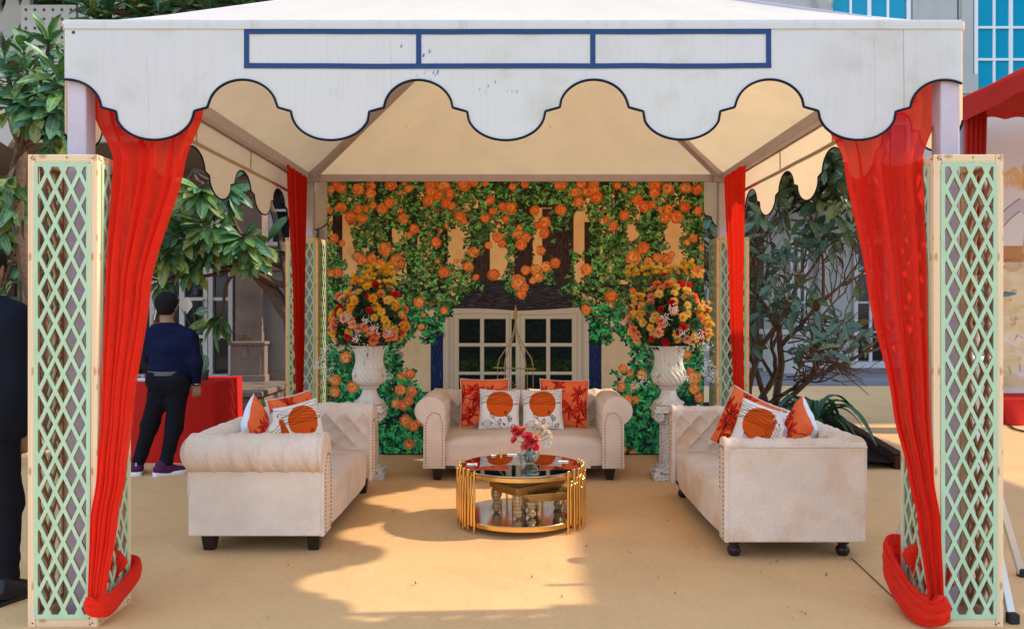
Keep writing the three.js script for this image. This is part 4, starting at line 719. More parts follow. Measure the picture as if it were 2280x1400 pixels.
// ------------------------------------------------------------------ gold coffee table and what stands on it
const gold = M(rgb(0.86, 0.55, 0.20), { metalness: 1, roughness: 0.22 });
const goldDull = M(rgb(0.62, 0.40, 0.15), { metalness: 0.9, roughness: 0.36 });
const TBL = [at(1160, 0, 5.59).x, -5.59];
{
  const t = thing('coffee_table', 'round gold coffee table of upright tubes with a dark mirrored top and lower shelf', 'table', [TBL[0], 0, TBL[1]]);
  const R = 0.424;
  const top = mesh('table_top', lathe([[0, 0.398], [R - 0.012, 0.398], [R - 0.002, 0.402], [R, 0.405], [R - 0.002, 0.408], [R - 0.01, 0.410], [0, 0.410]], 96), M(rgb(0.50, 0.50, 0.50), { metalness: 1, roughness: 0.025 }), t);
  const ring = (y0, y1, r) => lathe([[r - 0.03, y0], [r - 0.004, y0], [r, y0 + 0.004], [r, y1 - 0.004], [r - 0.004, y1], [r - 0.03, y1], [r - 0.03, y0]], 96);
  mesh('top_rim', toCreasedNormals(ring(0.365, 0.3975, R - 0.004), 0.6), gold, t);
  mesh('shelf', lathe([[0, 0.075], [R - 0.03, 0.075], [R - 0.014, 0.078], [R - 0.014, 0.083], [R - 0.02, 0.084], [0, 0.084]], 96), M(rgb(0.60, 0.63, 0.60), { metalness: 1, roughness: 0.10 }), t);
  mesh('shelf_rim', toCreasedNormals(ring(0.048, 0.082, R - 0.006), 0.6), gold, t);
  const Rn = rng(17), tubeG = {};
  const tubeOf = (h) => tubeG[h] ??= merge([cyl(0.0082, 0.0082, h - 0.004, 12, 0, h / 2, 0), cyl(0.0068, 0.0082, 0.002, 12, 0, 0.001, 0), cyl(0.0082, 0.0068, 0.002, 12, 0, h - 0.001, 0)]);
  const put = (deg, r, y0, y1) => { const a = deg * PI / 180, h = Math.round((y1 - y0) * 50) / 50; mesh('tube', tubeOf(h), gold, t).position.set(sin(a) * r, y0, cos(a) * r); };
  for (const side of [-1, 1]) for (let k = 0; k < 16; k++) {
    const a = side * (46 + k * 4.5), long = k % 2 === 0;
    put(a, R + 0.006, long ? 0.002 + (k % 4) * 0.012 : 0.06 + Rn() * 0.05, (long ? 0.42 + Rn() * 0.012 : 0.34 + Rn() * 0.05));
    put(a + side * 2.2, R + 0.014 + Rn() * 0.006, 0.012 + Rn() * 0.09, 0.24 + Rn() * 0.17);
  }
  for (let k = 0; k < 9; k++) put(168 + k * 6 - 10, R + 0.006, k % 2 ? 0.10 : 0.003, k === 2 || k === 7 ? 0.445 : 0.28 + Rn() * 0.12);
}
// two nested carved stools under the top
{
  const inlay = canvasTex(512, 512, (g, w) => {
    const R = rng(4); g.fillStyle = '#3a2a18'; g.fillRect(0, 0, w, w);
    for (let r = 0; r < 9; r++) { const m = 10 + r * 26; g.strokeStyle = r % 2 ? '#caa35a' : '#6d5530'; g.lineWidth = r % 3 ? 5 : 9; g.strokeRect(m, m, w - 2 * m, w - 2 * m); }
    for (let i = 0; i < 26; i++) for (let j = 0; j < 26; j++) { const x = 10 + i * 19.6, y = 10 + j * 19.6; g.fillStyle = ['#d9b976', '#1d1510', '#8a2f1c', '#e6d6ae'][(i * 3 + j * 5 + (R() * 2 | 0)) % 4]; g.beginPath(); g.moveTo(x, y - 5); g.lineTo(x + 5, y); g.lineTo(x, y + 5); g.lineTo(x - 5, y); g.fill(); }
    g.fillStyle = '#171310'; g.fillRect(150, 150, 212, 212); g.strokeStyle = '#b3904e'; g.lineWidth = 4; for (let k = 0; k < 8; k++) { g.beginPath(); g.ellipse(256, 256, 90, 26, k * PI / 8, 0, TAU); g.stroke(); }
  });
  const carved = canvasTex(256, 256, (g) => { const R = rng(5); g.fillStyle = '#d8c49c'; g.fillRect(0, 0, 256, 256); for (let i = 0; i < 8; i++) for (let j = 0; j < 8; j++) { const x = 16 + i * 32, y = 16 + j * 32; g.fillStyle = '#4a1c14'; g.beginPath(); g.arc(x, y, 12, 0, TAU); g.fill(); g.fillStyle = '#e8d6b0'; for (let k = 0; k < 6; k++) { g.beginPath(); g.arc(x + cos(k * TAU / 6) * 7, y + sin(k * TAU / 6) * 7, 3, 0, TAU); g.fill(); } g.fillStyle = '#a55a35'; g.beginPath(); g.arc(x, y, 3, 0, TAU); g.fill(); } });
  const topM = M(0xffffff, { map: inlay, roughness: 0.25 }), legM = M(rgb(0.85, 0.62, 0.42), { map: rep(carved, 5), roughness: 0.3 }), rimM = M(rgb(0.95, 0.70, 0.34), { map: rep(carved, 12), roughness: 0.25, metalness: 0.6 });
  const stool = (label, W, D, H, x, z, a, y0) => {
    const s = thing('carved_stool', label, 'stool', [TBL[0] + x, y0, TBL[1] + z], a);
    mesh('seat_top', moved(new THREE.PlaneGeometry(W - 0.03, D - 0.03), 0, H + 0.002, 0, -PI / 2), topM, s);
    mesh('rim', boxUV(merge([rbox(W, 0.035, D, 0.006, 0, H - 0.0175, 0), rbox(W - 0.03, 0.03, D - 0.03, 0.004, 0, H - 0.045, 0)])), rimM, s);
    const lh = H - 0.05, lg = boxUV(lathe([[0, 0], [0.012, 0], [0.026, 0.10], [0.033, 0.28], [0.021, 0.42], [0.024, 0.5], [0.036, 0.72], [0.037, 0.9], [0.030, 1], [0, 1]].map(([r, y]) => [r, y * lh]), 16));
    for (const sx of [-1, 1]) for (const sz of [-1, 1]) mesh('leg', lg, legM, s).position.set(sx * (W / 2 - 0.035), 0, sz * (D / 2 - 0.035));
  };
  stool('smaller carved inlay stool on the lower shelf, partly under the larger one', 0.33, 0.27, 0.165, 0.165, 0.04, 0.30, 0.0845);
  stool('larger dark inlay stool turned at an angle on the lower shelf of the gold table', 0.44, 0.30, 0.212, 0.045, -0.005, 0.70, 0.0845);
}
const TT = 0.4105;   // height of the table top
{
  const packet = rbox(0.072, 0.006, 0.034, 0.0028), pm = M(rgb(0.82, 0.82, 0.85), { roughness: 0.4 }), pk = M(rgb(0.75, 0.12, 0.16), { roughness: 0.5 });
  const put = (px, py, turn, label) => { const d = FOCAL * (EYE - TT) / (py - VY), q = at(px, py, d), s = thing('wipe_sachet', label, 'sachet', [q.x, TT + 0.0035, -d], turn); mesh('wrapper', packet, pm, s); mesh('printed_stripe', box(0.004, 0.0005, 0.03, 0.030, 0.0033, 0), pk, s); };
  put(1051, 1034, 0.08, 'white wipe sachet lying on the left of the mirrored table top');
  put(1140, 1013, -0.1, 'white wipe sachet lying behind the glass vase on the table top');
  put(1254, 1028, -0.06, 'white wipe sachet lying on the right of the mirrored table top');
  const d = FOCAL * (EYE - TT) / (1015 - VY), q = at(1099, 1015, d);
  const s = thing('paper_scrap', 'small crumpled white paper on the table top left of the vase', 'paper', [q.x, TT + 0.001, -d]);
  mesh('paper', grid(10, 10, (u, v) => [(u - 0.5) * 0.036, 0.012 * abs(noise(u * 5, v * 5, 2)) + 0.001, (v - 0.5) * 0.03]), M(rgb(0.8, 0.78, 0.74), { side: THREE.DoubleSide }), s);
}

// ------------------------------------------------------------------ flowers: shapes shared by all bouquets
function petalGeo(l, w, curl, cup, n = 3) {   // a petal along +y, facing +z
  return grid(2, n, (u, v) => { const a = u * 2 - 1, ww = w * sin(PI * min(0.96, 0.12 + v * 0.86)) ; return [a * ww, l * v * cos(curl * v), l * v * sin(curl * v) + cup * a * a * ww]; });
}
function bloom(rings, R, core) {   // rings: [count, length, width, tilt from the axis, radius, curl]
  const gs = [];
  for (const [n, l, w, tilt, r, curl] of rings) for (let k = 0; k < n; k++) {
    const g = petalGeo(l * (0.9 + R() * 0.2), w, curl, 0.5 + R() * 0.4), a = (k + R() * 0.5) / n * TAU;
    g.rotateX(PI / 2 - tilt + (R() - 0.5) * 0.25); g.translate(0, 0, 0); // petal now leans from +z by tilt
    const m = new THREE.Matrix4().makeRotationZ(a); g.translate(0, r, 0); g.applyMatrix4(m); gs.push(g);
  }
  if (core) gs.push(new THREE.SphereGeometry(core, 8, 6).scale(1, 1, 0.6).translate(0, 0, core * 0.4));
  return merge(gs);
}
const bloomSet = (() => {
  const R = rng(300), set = {};
  set.mum = [0, 1, 2].map(() => bloom([[16, 0.036, 0.0048, 1.45, 0.002, 0.15], [13, 0.031, 0.0045, 1.05, 0.002, 0.25], [10, 0.023, 0.004, 0.6, 0.001, 0.3], [7, 0.014, 0.003, 0.25, 0.0, 0.2]], R, 0.007));
  set.daisy = [0, 1].map(() => bloom([[12, 0.020, 0.0042, 1.35, 0.001, 0.2], [8, 0.014, 0.0035, 0.8, 0.001, 0.2]], R, 0.006));
  set.rose = [0, 1].map(() => bloom([[6, 0.036, 0.020, 1.15, 0.003, 0.5], [5, 0.033, 0.019, 0.75, 0.002, 0.6], [5, 0.030, 0.016, 0.42, 0.001, 0.5], [4, 0.027, 0.012, 0.18, 0.0, 0.2]], R, 0.009));
  set.carnation = [0, 1].map(() => bloom([[9, 0.038, 0.013, 1.35, 0.002, 0.1], [9, 0.034, 0.013, 1.0, 0.002, 0.0], [8, 0.031, 0.012, 0.65, 0.001, 0.0], [6, 0.027, 0.011, 0.3, 0.001, 0.0]], R, 0.006));
  set.cabbage = [bloom([[9, 0.085, 0.040, 1.25, 0.01, 0.55], [8, 0.066, 0.033, 0.9, 0.006, 0.6], [7, 0.048, 0.025, 0.55, 0.004, 0.6], [5, 0.030, 0.015, 0.25, 0.0, 0.5]], R, 0.012)];
  return set;
})();
const petalMat = (r, g, b) => MP(rgb(r, g, b), { roughness: 0.7, transmission: 0.22, thickness: 0, side: THREE.DoubleSide, specularIntensity: 0.3 });
const PM = { yellow: [petalMat(0.92, 0.52, 0.03), petalMat(0.92, 0.60, 0.07), petalMat(0.90, 0.43, 0.02)], pale: [petalMat(0.93, 0.64, 0.16), petalMat(0.93, 0.58, 0.12)], red: [petalMat(0.66, 0.008, 0.018), petalMat(0.76, 0.018, 0.03)], peach: [petalMat(0.92, 0.32, 0.14), petalMat(0.93, 0.46, 0.26), petalMat(0.90, 0.26, 0.09)], cream: [petalMat(0.88, 0.72, 0.52), petalMat(0.88, 0.64, 0.46)], coral: [petalMat(0.80, 0.06, 0.07), petalMat(0.86, 0.16, 0.12)], green: [petalMat(0.16, 0.30, 0.14)] };
const stemGreen = MP(rgb(0.07, 0.13, 0.04), { roughness: 0.7, side: THREE.DoubleSide }), leafDull = MP(rgb(0.045, 0.085, 0.035), { roughness: 0.65, side: THREE.DoubleSide, transmission: 0.15, thickness: 0 });
const Zc = V(0, 0, 1);
function face(m, dir, spin, s) { m.quaternion.setFromUnitVectors(Zc, dir.clone().normalize()).multiply(new THREE.Quaternion().setFromAxisAngle(Zc, spin)); m.scale.setScalar(s); }
function gypso(parent, centres, n, spread, R, size = 0.0032) {   // baby's breath: hundreds of tiny white florets on hair-thin stems
  const g = new THREE.IcosahedronGeometry(size, 0), im = new THREE.InstancedMesh(g, petalMat(0.86, 0.85, 0.80), centres.length * n), M4 = new THREE.Matrix4(), stems = [];
  let k = 0;
  for (const [c, dir] of centres) for (let i = 0; i < n; i++) { const p = c.clone().add(V((R() - 0.5), (R() - 0.5), (R() - 0.5)).multiplyScalar(spread * 2 * (0.3 + R() * 0.7))).addScaledVector(dir, R() * spread); const s = 0.6 + R() * 0.9; im.setMatrixAt(k++, M4.makeScale(s, s, s).setPosition(p)); if (i % 5 === 0) stems.push(tube([c.clone().addScaledVector(dir, -spread), c.clone().lerp(p, 0.5), p], 0.0008, 3, false)); }
  im.name = 'baby_breath'; im.userData.kind = 'stuff'; im.castShadow = true; parent.add(im);
  const st = mesh('fine_stems', merge(stems), stemGreen, parent); st.userData.kind = 'stuff';
}
// glass vase and its posy
{
  const q = at(1180, 0, 5.62), v = thing('glass_vase', 'clear round glass vase with water on the mirrored table top', 'vase', [q.x, TT + 0.0012, -5.62]);
  const out = [], inn = [];
  for (let i = 0; i <= 22; i++) { const a = lerp(-1.12, 0.98, i / 22); out.push([cos(a) * 0.068, 0.064 + sin(a) * 0.068]); }
  for (let i = 22; i >= 0; i--) { const a = lerp(-1.05, 0.98, i / 22); inn.push([cos(a) * 0.0645, 0.065 + sin(a) * 0.0645]); }
  const prof = [[0, 0.0015], ...out, [0.041, 0.124], [0.043, 0.128], [0.040, 0.129], ...inn, [0, 0.009]];
  mesh('glass', lathe(prof, 48), MP(rgb(0.97, 0.99, 0.98), { roughness: 0.01, transmission: 1, thickness: 0, ior: 1.5 }), v);
  const w = []; for (let i = 0; i <= 14; i++) { const a = lerp(-1.05, 0.12, i / 14); w.push([cos(a) * 0.0640, 0.065 + sin(a) * 0.0640]); }
  mesh('water', lathe([[0, 0.0095], ...w, [0, w.at(-1)[1]]], 40), MP(rgb(0.96, 0.99, 0.98), { roughness: 0, transmission: 1, thickness: 0.05, ior: 1.33 }), v);
  const b = thing('flower_posy', 'coral carnations and cream flowers standing in the glass vase', 'flowers', [q.x, TT, -5.62]);
  const R = rng(44), F = [['carnation', 'coral', 1158, 966, 1.25], ['carnation', 'coral', 1147, 980, 1.0], ['carnation', 'coral', 1148, 958, 1.0], ['carnation', 'peach', 1166, 957, 0.95], ['carnation', 'coral', 1184, 985, 1.35], ['carnation', 'coral', 1172, 994, 1.2], ['rose', 'coral', 1189, 997, 1.1], ['carnation', 'peach', 1194, 975, 1.05], ['carnation', 'coral', 1175, 974, 1.2], ['rose', 'cream', 1197, 948, 0.85], ['rose', 'cream', 1210, 955, 0.85], ['rose', 'cream', 1188, 952, 0.7], ['rose', 'cream', 1219, 965, 0.8], ['rose', 'cream', 1216, 948, 0.65], ['rose', 'cream', 1223, 974, 0.7]], st = [];
  F.forEach(([k, c, px, py, s], i) => {
    const p = at(px, py, 5.62 - 0.05 + R() * 0.07).sub(b.position), d = p.clone().sub(V(0, 0.10, 0)).normalize().add(V(0, 0.1, 0.55));
    const f = mesh(k, bloomSet[k][i % 2], PM[c][i % PM[c].length], b); f.position.copy(p); face(f, d, R() * TAU, s);
    st.push(tube(spline([V((R() - 0.5) * 0.04, 0.012, (R() - 0.5) * 0.04), V(p.x * 0.12, 0.125, 0.006), p.clone().addScaledVector(d.normalize(), -0.004)], 8), 0.0019, 5));
  });
  const lf = []; for (let i = 0; i < 16; i++) { const y = 0.02 + R() * 0.1, a = R() * TAU; lf.push(moved(petalGeo(0.05 + R() * 0.03, 0.007, 0.5, 0.2, 4), cos(a) * 0.025, y, sin(a) * 0.025, R() * 0.8 - 0.4, a, R() * 0.8 - 0.4)); }
  mesh('stems', merge(st), stemGreen, b); mesh('foliage', merge(lf), leafDull, b);
  gypso(b, [[1213, 985], [1218, 994], [1206, 972], [1216, 962], [1224, 988]].map(([x, y]) => { const p = at(x, y, 5.62).sub(b.position); return [p, p.clone().normalize()]; }), 30, 0.016, R, 0.0026);
}
// ------------------------------------------------------------------ antique urns on pedestals with tall arrangements
const antiqueMap = pixelTex(512, (u, v) => { const q = tiled(u, v, 6, 201), m = tiled(u, v, 26, 204, 3), cr = smooth(0.035, 0.0, abs(tiled(u, v, 9, 207, 3))) * smooth(0.02, 0.2, tiled(u, v, 4, 209)); const k = 1 + q * 0.08, sp = smooth(0.20, 0.34, m); return [226 * k - cr * 90 - sp * 62, 216 * k - cr * 100 - sp * 76, 200 * k - cr * 110 - sp * 88]; });
const roughWhiteMap = pixelTex(512, (u, v) => { const m = tiled(u, v, 30, 221, 4), q = tiled(u, v, 7, 224); const sp = smooth(0.03, 0.20, m); const k = 1 + q * 0.08; return [224 * k - sp * 88, 216 * k - sp * 98, 206 * k - sp * 104]; });
const roughBump = pixelTex(256, (u, v) => { const q = 128 + 260 * tiled(u, v, 26, 226, 4); return [q, q, q]; }, false);
const antique = M(rgb(0.88, 0.88, 0.88), { map: rep(antiqueMap, 1.6), roughness: 0.75, bumpMap: rep(grainBump, 4), bumpScale: 0.002 });
const distressed = M(rgb(0.86, 0.86, 0.86), { map: rep(roughWhiteMap, 2.4), roughness: 0.8, bumpMap: rep(roughBump, 3), bumpScale: 0.006 });
function turned(prof, n, f, uvs = 1) {   // lathe whose radius is shaped by f(angle, y)
  const L = walk(prof), T = L.at(-1), steps = 90;
  return grid(n, steps, (u, v) => { const s = v * T; let i = 0; while (i < L.length - 2 && s > L[i + 1]) i++; const t = (s - L[i]) / (L[i + 1] - L[i] + 1e-9), r = lerp(prof[i][0], prof[i + 1][0], t), y = lerp(prof[i][1], prof[i + 1][1], t), a = u * TAU, k = f(a, y, r); return [sin(a) * k, y, cos(a) * k, a * 0.16 * uvs, s * uvs]; });
}
const curveProf = (pts, n) => new THREE.CatmullRomCurve3(pts.map(([r, y]) => V(r, y, 0))).getPoints(n).map((p) => [max(0, p.x), p.y]);
const pedH = 0.645, urnH = 0.515;
function makePedestal(label, pos, group) {
  const t = thing('pedestal', label, 'pedestal', pos, 0, group);
  mesh('base', boxUV(merge([rbox(0.30, 0.055, 0.30, 0.012, 0, 0.028, 0), ready(new THREE.TorusGeometry(0.115, 0.024, 10, 40).rotateX(PI / 2).translate(0, 0.078, 0)), ready(new THREE.TorusGeometry(0.098, 0.016, 10, 40).rotateX(PI / 2).translate(0, 0.112, 0)), ...[[-1, -1], [1, -1], [-1, 1], [1, 1]].map(([a, b]) => moved(new THREE.SphereGeometry(0.03, 10, 8), a * 0.12, 0.058, b * 0.12, 0, 0, 0, [1, 0.8, 1]))])), distressed, t);
  mesh('shaft', turned([[0.092, 0.11], [0.086, 0.14], [0.082, 0.30], [0.080, 0.47], [0.083, 0.50]], 160, (a, y, r) => r * (1 - 0.055 * Math.pow(abs(cos(a * 8)), 2.2) * smooth(0.125, 0.15, y) * smooth(0.475, 0.455, y)), 1), distressed, t);
  const vol = []; for (const [x, z] of [[-1, 1], [1, 1], [-1, -1], [1, -1]]) { vol.push(moved(new THREE.TorusGeometry(0.036, 0.018, 8, 20), x * 0.098, 0.556, z * 0.098, 0, x * z * PI / 4, 0), moved(new THREE.SphereGeometry(0.024, 10, 8), x * 0.098, 0.556, z * 0.098)); }
  for (let k = 0; k < 12; k++) vol.push(moved(new THREE.SphereGeometry(0.02, 8, 6), sin(k / 12 * TAU) * 0.088, 0.525, cos(k / 12 * TAU) * 0.088, 0, 0, 0, [1, 1.5, 1]));
  mesh('capital', boxUV(merge([...vol, ready(new THREE.TorusGeometry(0.086, 0.012, 8, 40).rotateX(PI / 2).translate(0, 0.497, 0)), ready(lathe([[0.08, 0.49], [0.1, 0.54], [0.115, 0.585], [0, 0.587]], 32))])), distressed, t);
  mesh('abacus', boxUV(merge([rbox(0.285, 0.030, 0.285, 0.008, 0, 0.602, 0), rbox(0.255, 0.028, 0.255, 0.006, 0, 0.631, 0)])), antique, t);
  return t;
}
function makeUrn(label, pos, group) {
  const t = thing('garden_urn', label, 'urn', pos, 0, group);
  mesh('foot', turned(curveProf([[0.002, 0.001], [0.125, 0.001], [0.135, 0.014], [0.132, 0.03], [0.112, 0.042], [0.10, 0.05], [0.075, 0.085], [0.062, 0.125], [0.058, 0.142], [0.002, 0.143]], 70), 64, (a, y, r) => r), antique, t);
  const tor = mesh('beaded_collar', merge([ready(new THREE.TorusGeometry(0.066, 0.012, 10, 48).rotateX(PI / 2).translate(0, 0.150, 0)), ...Array.from({ length: 28 }, (_, k) => moved(new THREE.SphereGeometry(0.0095, 8, 6), sin(k / 28 * TAU) * 0.078, 0.158, cos(k / 28 * TAU) * 0.078))]), antique, t);
  // gadrooned bowl: swirling lobes below, upright flutes above
  const bowl = curveProf([[0.05, 0.158], [0.085, 0.168], [0.128, 0.20], [0.147, 0.25], [0.142, 0.30], [0.124, 0.35], [0.117, 0.40], [0.127, 0.46], [0.150, 0.507], [0.164, 0.515], [0.158, 0.522], [0.140, 0.505]], 90);
  mesh('bowl', turned(bowl, 300, (a, y, r) => { const low = smooth(0.335, 0.30, y), k = 18, tw = a + (y - 0.16) * 5.5 * low; const lobes = Math.pow(abs(cos(tw * k / 2)), 0.7) - 0.6; return r * (1 + 0.085 * lobes * smooth(0.165, 0.2, y) * smooth(0.521, 0.50, y)) + 0.004 * sin(a * 9) * smooth(0.48, 0.52, y); }), antique, t);
  mesh('soil', lathe([[0, 0.47], [0.125, 0.465]], 24), M(rgb(0.03, 0.025, 0.015)), t);
  return t;
}
function arrangement(label, base, spec, seed) {   // egg of flowers: each flower its own mesh
  const t = thing('flower_arrangement', label, 'flowers', base), R = rng(seed), st = [], lf = [], spots = [];
  const hub = V(0, 0.02, 0);
  const put = (k, c, p, d, s) => { const set = bloomSet[k], f = mesh(k === 'mum' ? 'chrysanthemum' : k === 'daisy' ? 'small_chrysanthemum' : k, set[(R() * set.length) | 0], PM[c][(R() * PM[c].length) | 0], t); f.position.copy(p); face(f, d.clone().add(V((R() - 0.5) * 0.5, (R() - 0.5) * 0.4, (R() - 0.5) * 0.4 + 0.45)), R() * TAU, s); spots.push(p); st.push(tube([hub.clone().lerp(p, 0.35), hub.clone().lerp(p, 0.7).add(V(0, 0.02, 0)), p.clone().addScaledVector(d, -0.004)], 0.0022, 4, false)); };
  const N = spec.n, gold = PI * (3 - sqrt(5));
  const bunch = rng(seed + 5); let kind = null, left = 0;
  for (let i = 0; i < N; i++) {
    const y = 1 - (i + 0.5) / N * 1.52, th = i * gold + R() * 0.5, rr = sqrt(max(0.02, 1 - min(1, y * y)));
    const d = V(cos(th) * rr, y, sin(th) * rr), e = spec.radii, wob = 0.84 + R() * 0.26;
    if (d.z < -0.45) continue;
    const p = V(d.x * e[0] * wob * (y > 0 ? 1 - 0.25 * y : 1), spec.cy + d.y * (y > 0 ? e[1] : e[1] * 0.62) * wob, d.z * e[2] * wob);
    const n = 0.75 * noise(p.x * 7.5, p.y * 7.5, p.z * 7.5 + seed) + (R() - 0.5) * 0.36;
    let k = 'mum', c = spec.main;
    if (n > 0.17) { k = 'carnation'; c = 'peach'; } else if (n < -0.20) { k = 'rose'; c = 'red'; } else if (R() < 0.25) { k = 'mum'; c = 'pale'; }
    put(k, c, p, d, (k === 'rose' ? 1.25 : k === 'carnation' ? 1.15 : 1.15) * (0.85 + R() * 0.3));
    for (let q = 0; q < 2; q++) { const a = p.clone().multiplyScalar(0.66 + R() * 0.2).add(V((R() - 0.5) * 0.06, (R() - 0.5) * 0.06, (R() - 0.5) * 0.06)); lf.push(moved(petalGeo(0.05 + R() * 0.04, 0.014 + R() * 0.008, 0.5, 0.25, 4), a.x, a.y, a.z, (R() - 0.5) * 2.4, Math.atan2(d.x, d.z), (R() - 0.5) * 2.4)); }
  }
  for (const [x, y, z, n, w, h] of spec.sprays) for (let i = 0; i < n; i++) { const p = V(x + (R() - 0.5) * w, y + (R() - 0.5) * h, z + (R() - 0.5) * 0.1); put('daisy', spec.main === 'yellow' ? 'yellow' : R() < 0.3 ? 'pale' : 'yellow', p, V((p.x - x) * 4 + x, 0.75, 0.8).normalize(), 0.9 + R() * 0.35); }
  for (const [x, y, z, s] of spec.cabbage ?? []) { const p = V(x, y, z); put('cabbage', 'green', p, V(x * 2, 0.15, 0.9).normalize(), s); }
  for (let i = 0; i < 60; i++) { const th = R() * TAU, y = R() * 0.9 + 0.05, a = V(cos(th) * spec.radii[0] * 0.8 * sqrt(1 - (y - 0.4) ** 2), spec.cy - 0.2 + y * spec.radii[1], sin(th) * spec.radii[2] * 0.8); lf.push(moved(petalGeo(0.07 + R() * 0.05, 0.016 + R() * 0.01, 0.6, 0.25, 4), a.x, a.y, a.z, (R() - 0.5) * 2, th, (R() - 0.5) * 2)); }
  mesh('stems', merge(st), stemGreen, t).userData.kind = 'stuff'; mesh('foliage', merge(lf), leafDull, t).userData.kind = 'stuff';
  mesh('moss_core', moved(new THREE.IcosahedronGeometry(1, 3), 0, spec.cy - 0.02, 0, 0, 0, 0, [spec.radii[0] * 0.62, spec.radii[1] * 0.62, spec.radii[2] * 0.62]), M(rgb(0.018, 0.03, 0.012)), t);
  gypso(t, spec.gypso.map(([x, y, z]) => [V(x, y, z), V(x, y - 0.2, z + 0.1).normalize()]), 60, 0.055, R, 0.0036);
  return t;
}
{
  const L = at(822, 0, 7.12), Rr = at(1489, 0, 7.08), yb = pedH + 0.49;
  makePedestal('white distressed ionic pedestal behind the left sofa', [L.x, 0, L.z], 'pedestals under the flower urns');
  makePedestal('white distressed ionic pedestal behind the right sofa', [Rr.x, 0, Rr.z], 'pedestals under the flower urns');
  makeUrn('fluted white garden urn on the pedestal at the left of the backdrop', [L.x, pedH + 0.001, L.z], 'garden urns');
  makeUrn('fluted white garden urn on the pedestal at the right of the backdrop', [Rr.x, pedH + 0.001, Rr.z], 'garden urns');
  const sc = 7.1 / FOCAL;   // metres per pixel there
  const rel = (px, py, base) => [(px - base[0]) * sc, EYE - (py - VY) * sc - yb];
  arrangement('tall arrangement of yellow mums, red roses and peach carnations in the left urn', [L.x, yb, L.z + 0.02], { n: 150, main: 'yellow', radii: [0.325, 0.41, 0.26], cy: 0.21,
    sprays: [[0.075, 0.70, 0, 42, 0.22, 0.10], [0.16, 0.68, 0.02, 16, 0.14, 0.09], [-0.03, 0.63, 0.08, 16, 0.2, 0.08], [0.1, 0.57, 0.08, 16, 0.3, 0.06]],
    gypso: [[0.03, 0.25, 0.27], [0.1, 0.19, 0.26], [-0.05, 0.12, 0.27], [0.02, 0.03, 0.25], [-0.12, 0.28, 0.25], [0.2, 0.16, 0.2], [-0.31, 0.02, 0.15], [-0.36, -0.06, 0.12], [-0.33, -0.16, 0.12], [-0.40, -0.12, 0.1], [0.19, -0.2, 0.16], [-0.33, -0.22, 0.1], [0.02, -0.06, 0.2]] }, 61);
  arrangement('tall arrangement of yellow mums, peach carnations and a green cabbage bloom in the right urn', [Rr.x, yb, Rr.z + 0.02], { n: 148, main: 'pale', radii: [0.335, 0.42, 0.26], cy: 0.21,
    sprays: [[-0.22, 0.68, 0, 40, 0.30, 0.10], [0.0, 0.70, 0, 40, 0.3, 0.08], [0.16, 0.74, 0, 16, 0.12, 0.09], [0.24, 0.66, 0.02, 10, 0.1, 0.08], [-0.28, 0.38, 0.06, 26, 0.12, 0.22], [0.28, 0.33, 0.08, 30, 0.14, 0.2], [0.33, 0.2, 0.06, 20, 0.08, 0.2]],
    cabbage: [[0.165, 0.22, 0.24, 0.95], [-0.19, 0.36, 0.17, 0.72], [0.12, 0.42, 0.17, 0.7]],
    gypso: [[-0.02, 0.34, 0.27], [0.05, 0.16, 0.28], [-0.08, 0.26, 0.26], [0.2, 0.14, 0.24], [0.25, 0.05, 0.22], [0.3, -0.1, 0.12], [0.33, -0.16, 0.12], [0.3, -0.22, 0.14], [0.26, -0.15, 0.14], [0.05, -0.14, 0.21], [0.1, -0.2, 0.2], [-0.3, -0.28, 0.12], [-0.24, -0.24, 0.14], [0.35, -0.2, 0.1], [0.04, -0.02, 0.24]] }, 83);
}
// ------------------------------------------------------------------ trees and plants
const barkMap = pixelTex(256, (u, v) => { const q = tiled(u, v, 7, 301), m = tiled(u, v * 0.6, 24, 303, 3); const k = 1 + q * 0.35 + m * 0.3; return [150 * k, 128 * k, 112 * k]; });
const bark = M(rgb(0.42, 0.37, 0.33), { map: rep(barkMap, 3), roughness: 0.9, bumpMap: rep(grainBump, 6), bumpScale: 0.006 });
const barkDark = M(rgb(0.52, 0.41, 0.31), { map: rep(barkMap, 3), roughness: 0.9, bumpMap: rep(grainBump, 6), bumpScale: 0.006 });
const barkGrey = M(rgb(0.62, 0.51, 0.42), { map: rep(barkMap, 3), roughness: 0.9, bumpMap: rep(grainBump, 6), bumpScale: 0.006 });
const leafTex = (base, rib, vein, seed) => canvasTex(128, 256, (g, w, h) => {
  const R = rng(seed); g.fillStyle = base; g.fillRect(0, 0, w, h);
  for (let i = 0; i < 160; i++) { g.fillStyle = R() < 0.5 ? 'rgba(10,30,10,.10)' : 'rgba(190,200,90,.06)'; g.beginPath(); g.ellipse(R() * w, R() * h, 4 + R() * 16, 3 + R() * 12, 0, 0, TAU); g.fill(); }
  g.strokeStyle = vein; g.lineWidth = 1.1; for (let i = 0; i < 22; i++) { const y = i * 12; for (const s of [-1, 1]) { g.beginPath(); g.moveTo(w / 2, y); g.quadraticCurveTo(w / 2 + s * w * 0.25, y + 6, w / 2 + s * w * 0.5, y + 16); g.stroke(); } }
  g.fillStyle = rib; g.fillRect(w / 2 - 2.4, 0, 4.8, h);
});
const leafMat = (base, rib, vein, seed, k = 1) => MP(rgb(k, k, k), { map: leafTex(base, rib, vein, seed), roughness: 0.42, transmission: 0.22, thickness: 0, side: THREE.DoubleSide, specularIntensity: 0.8 });
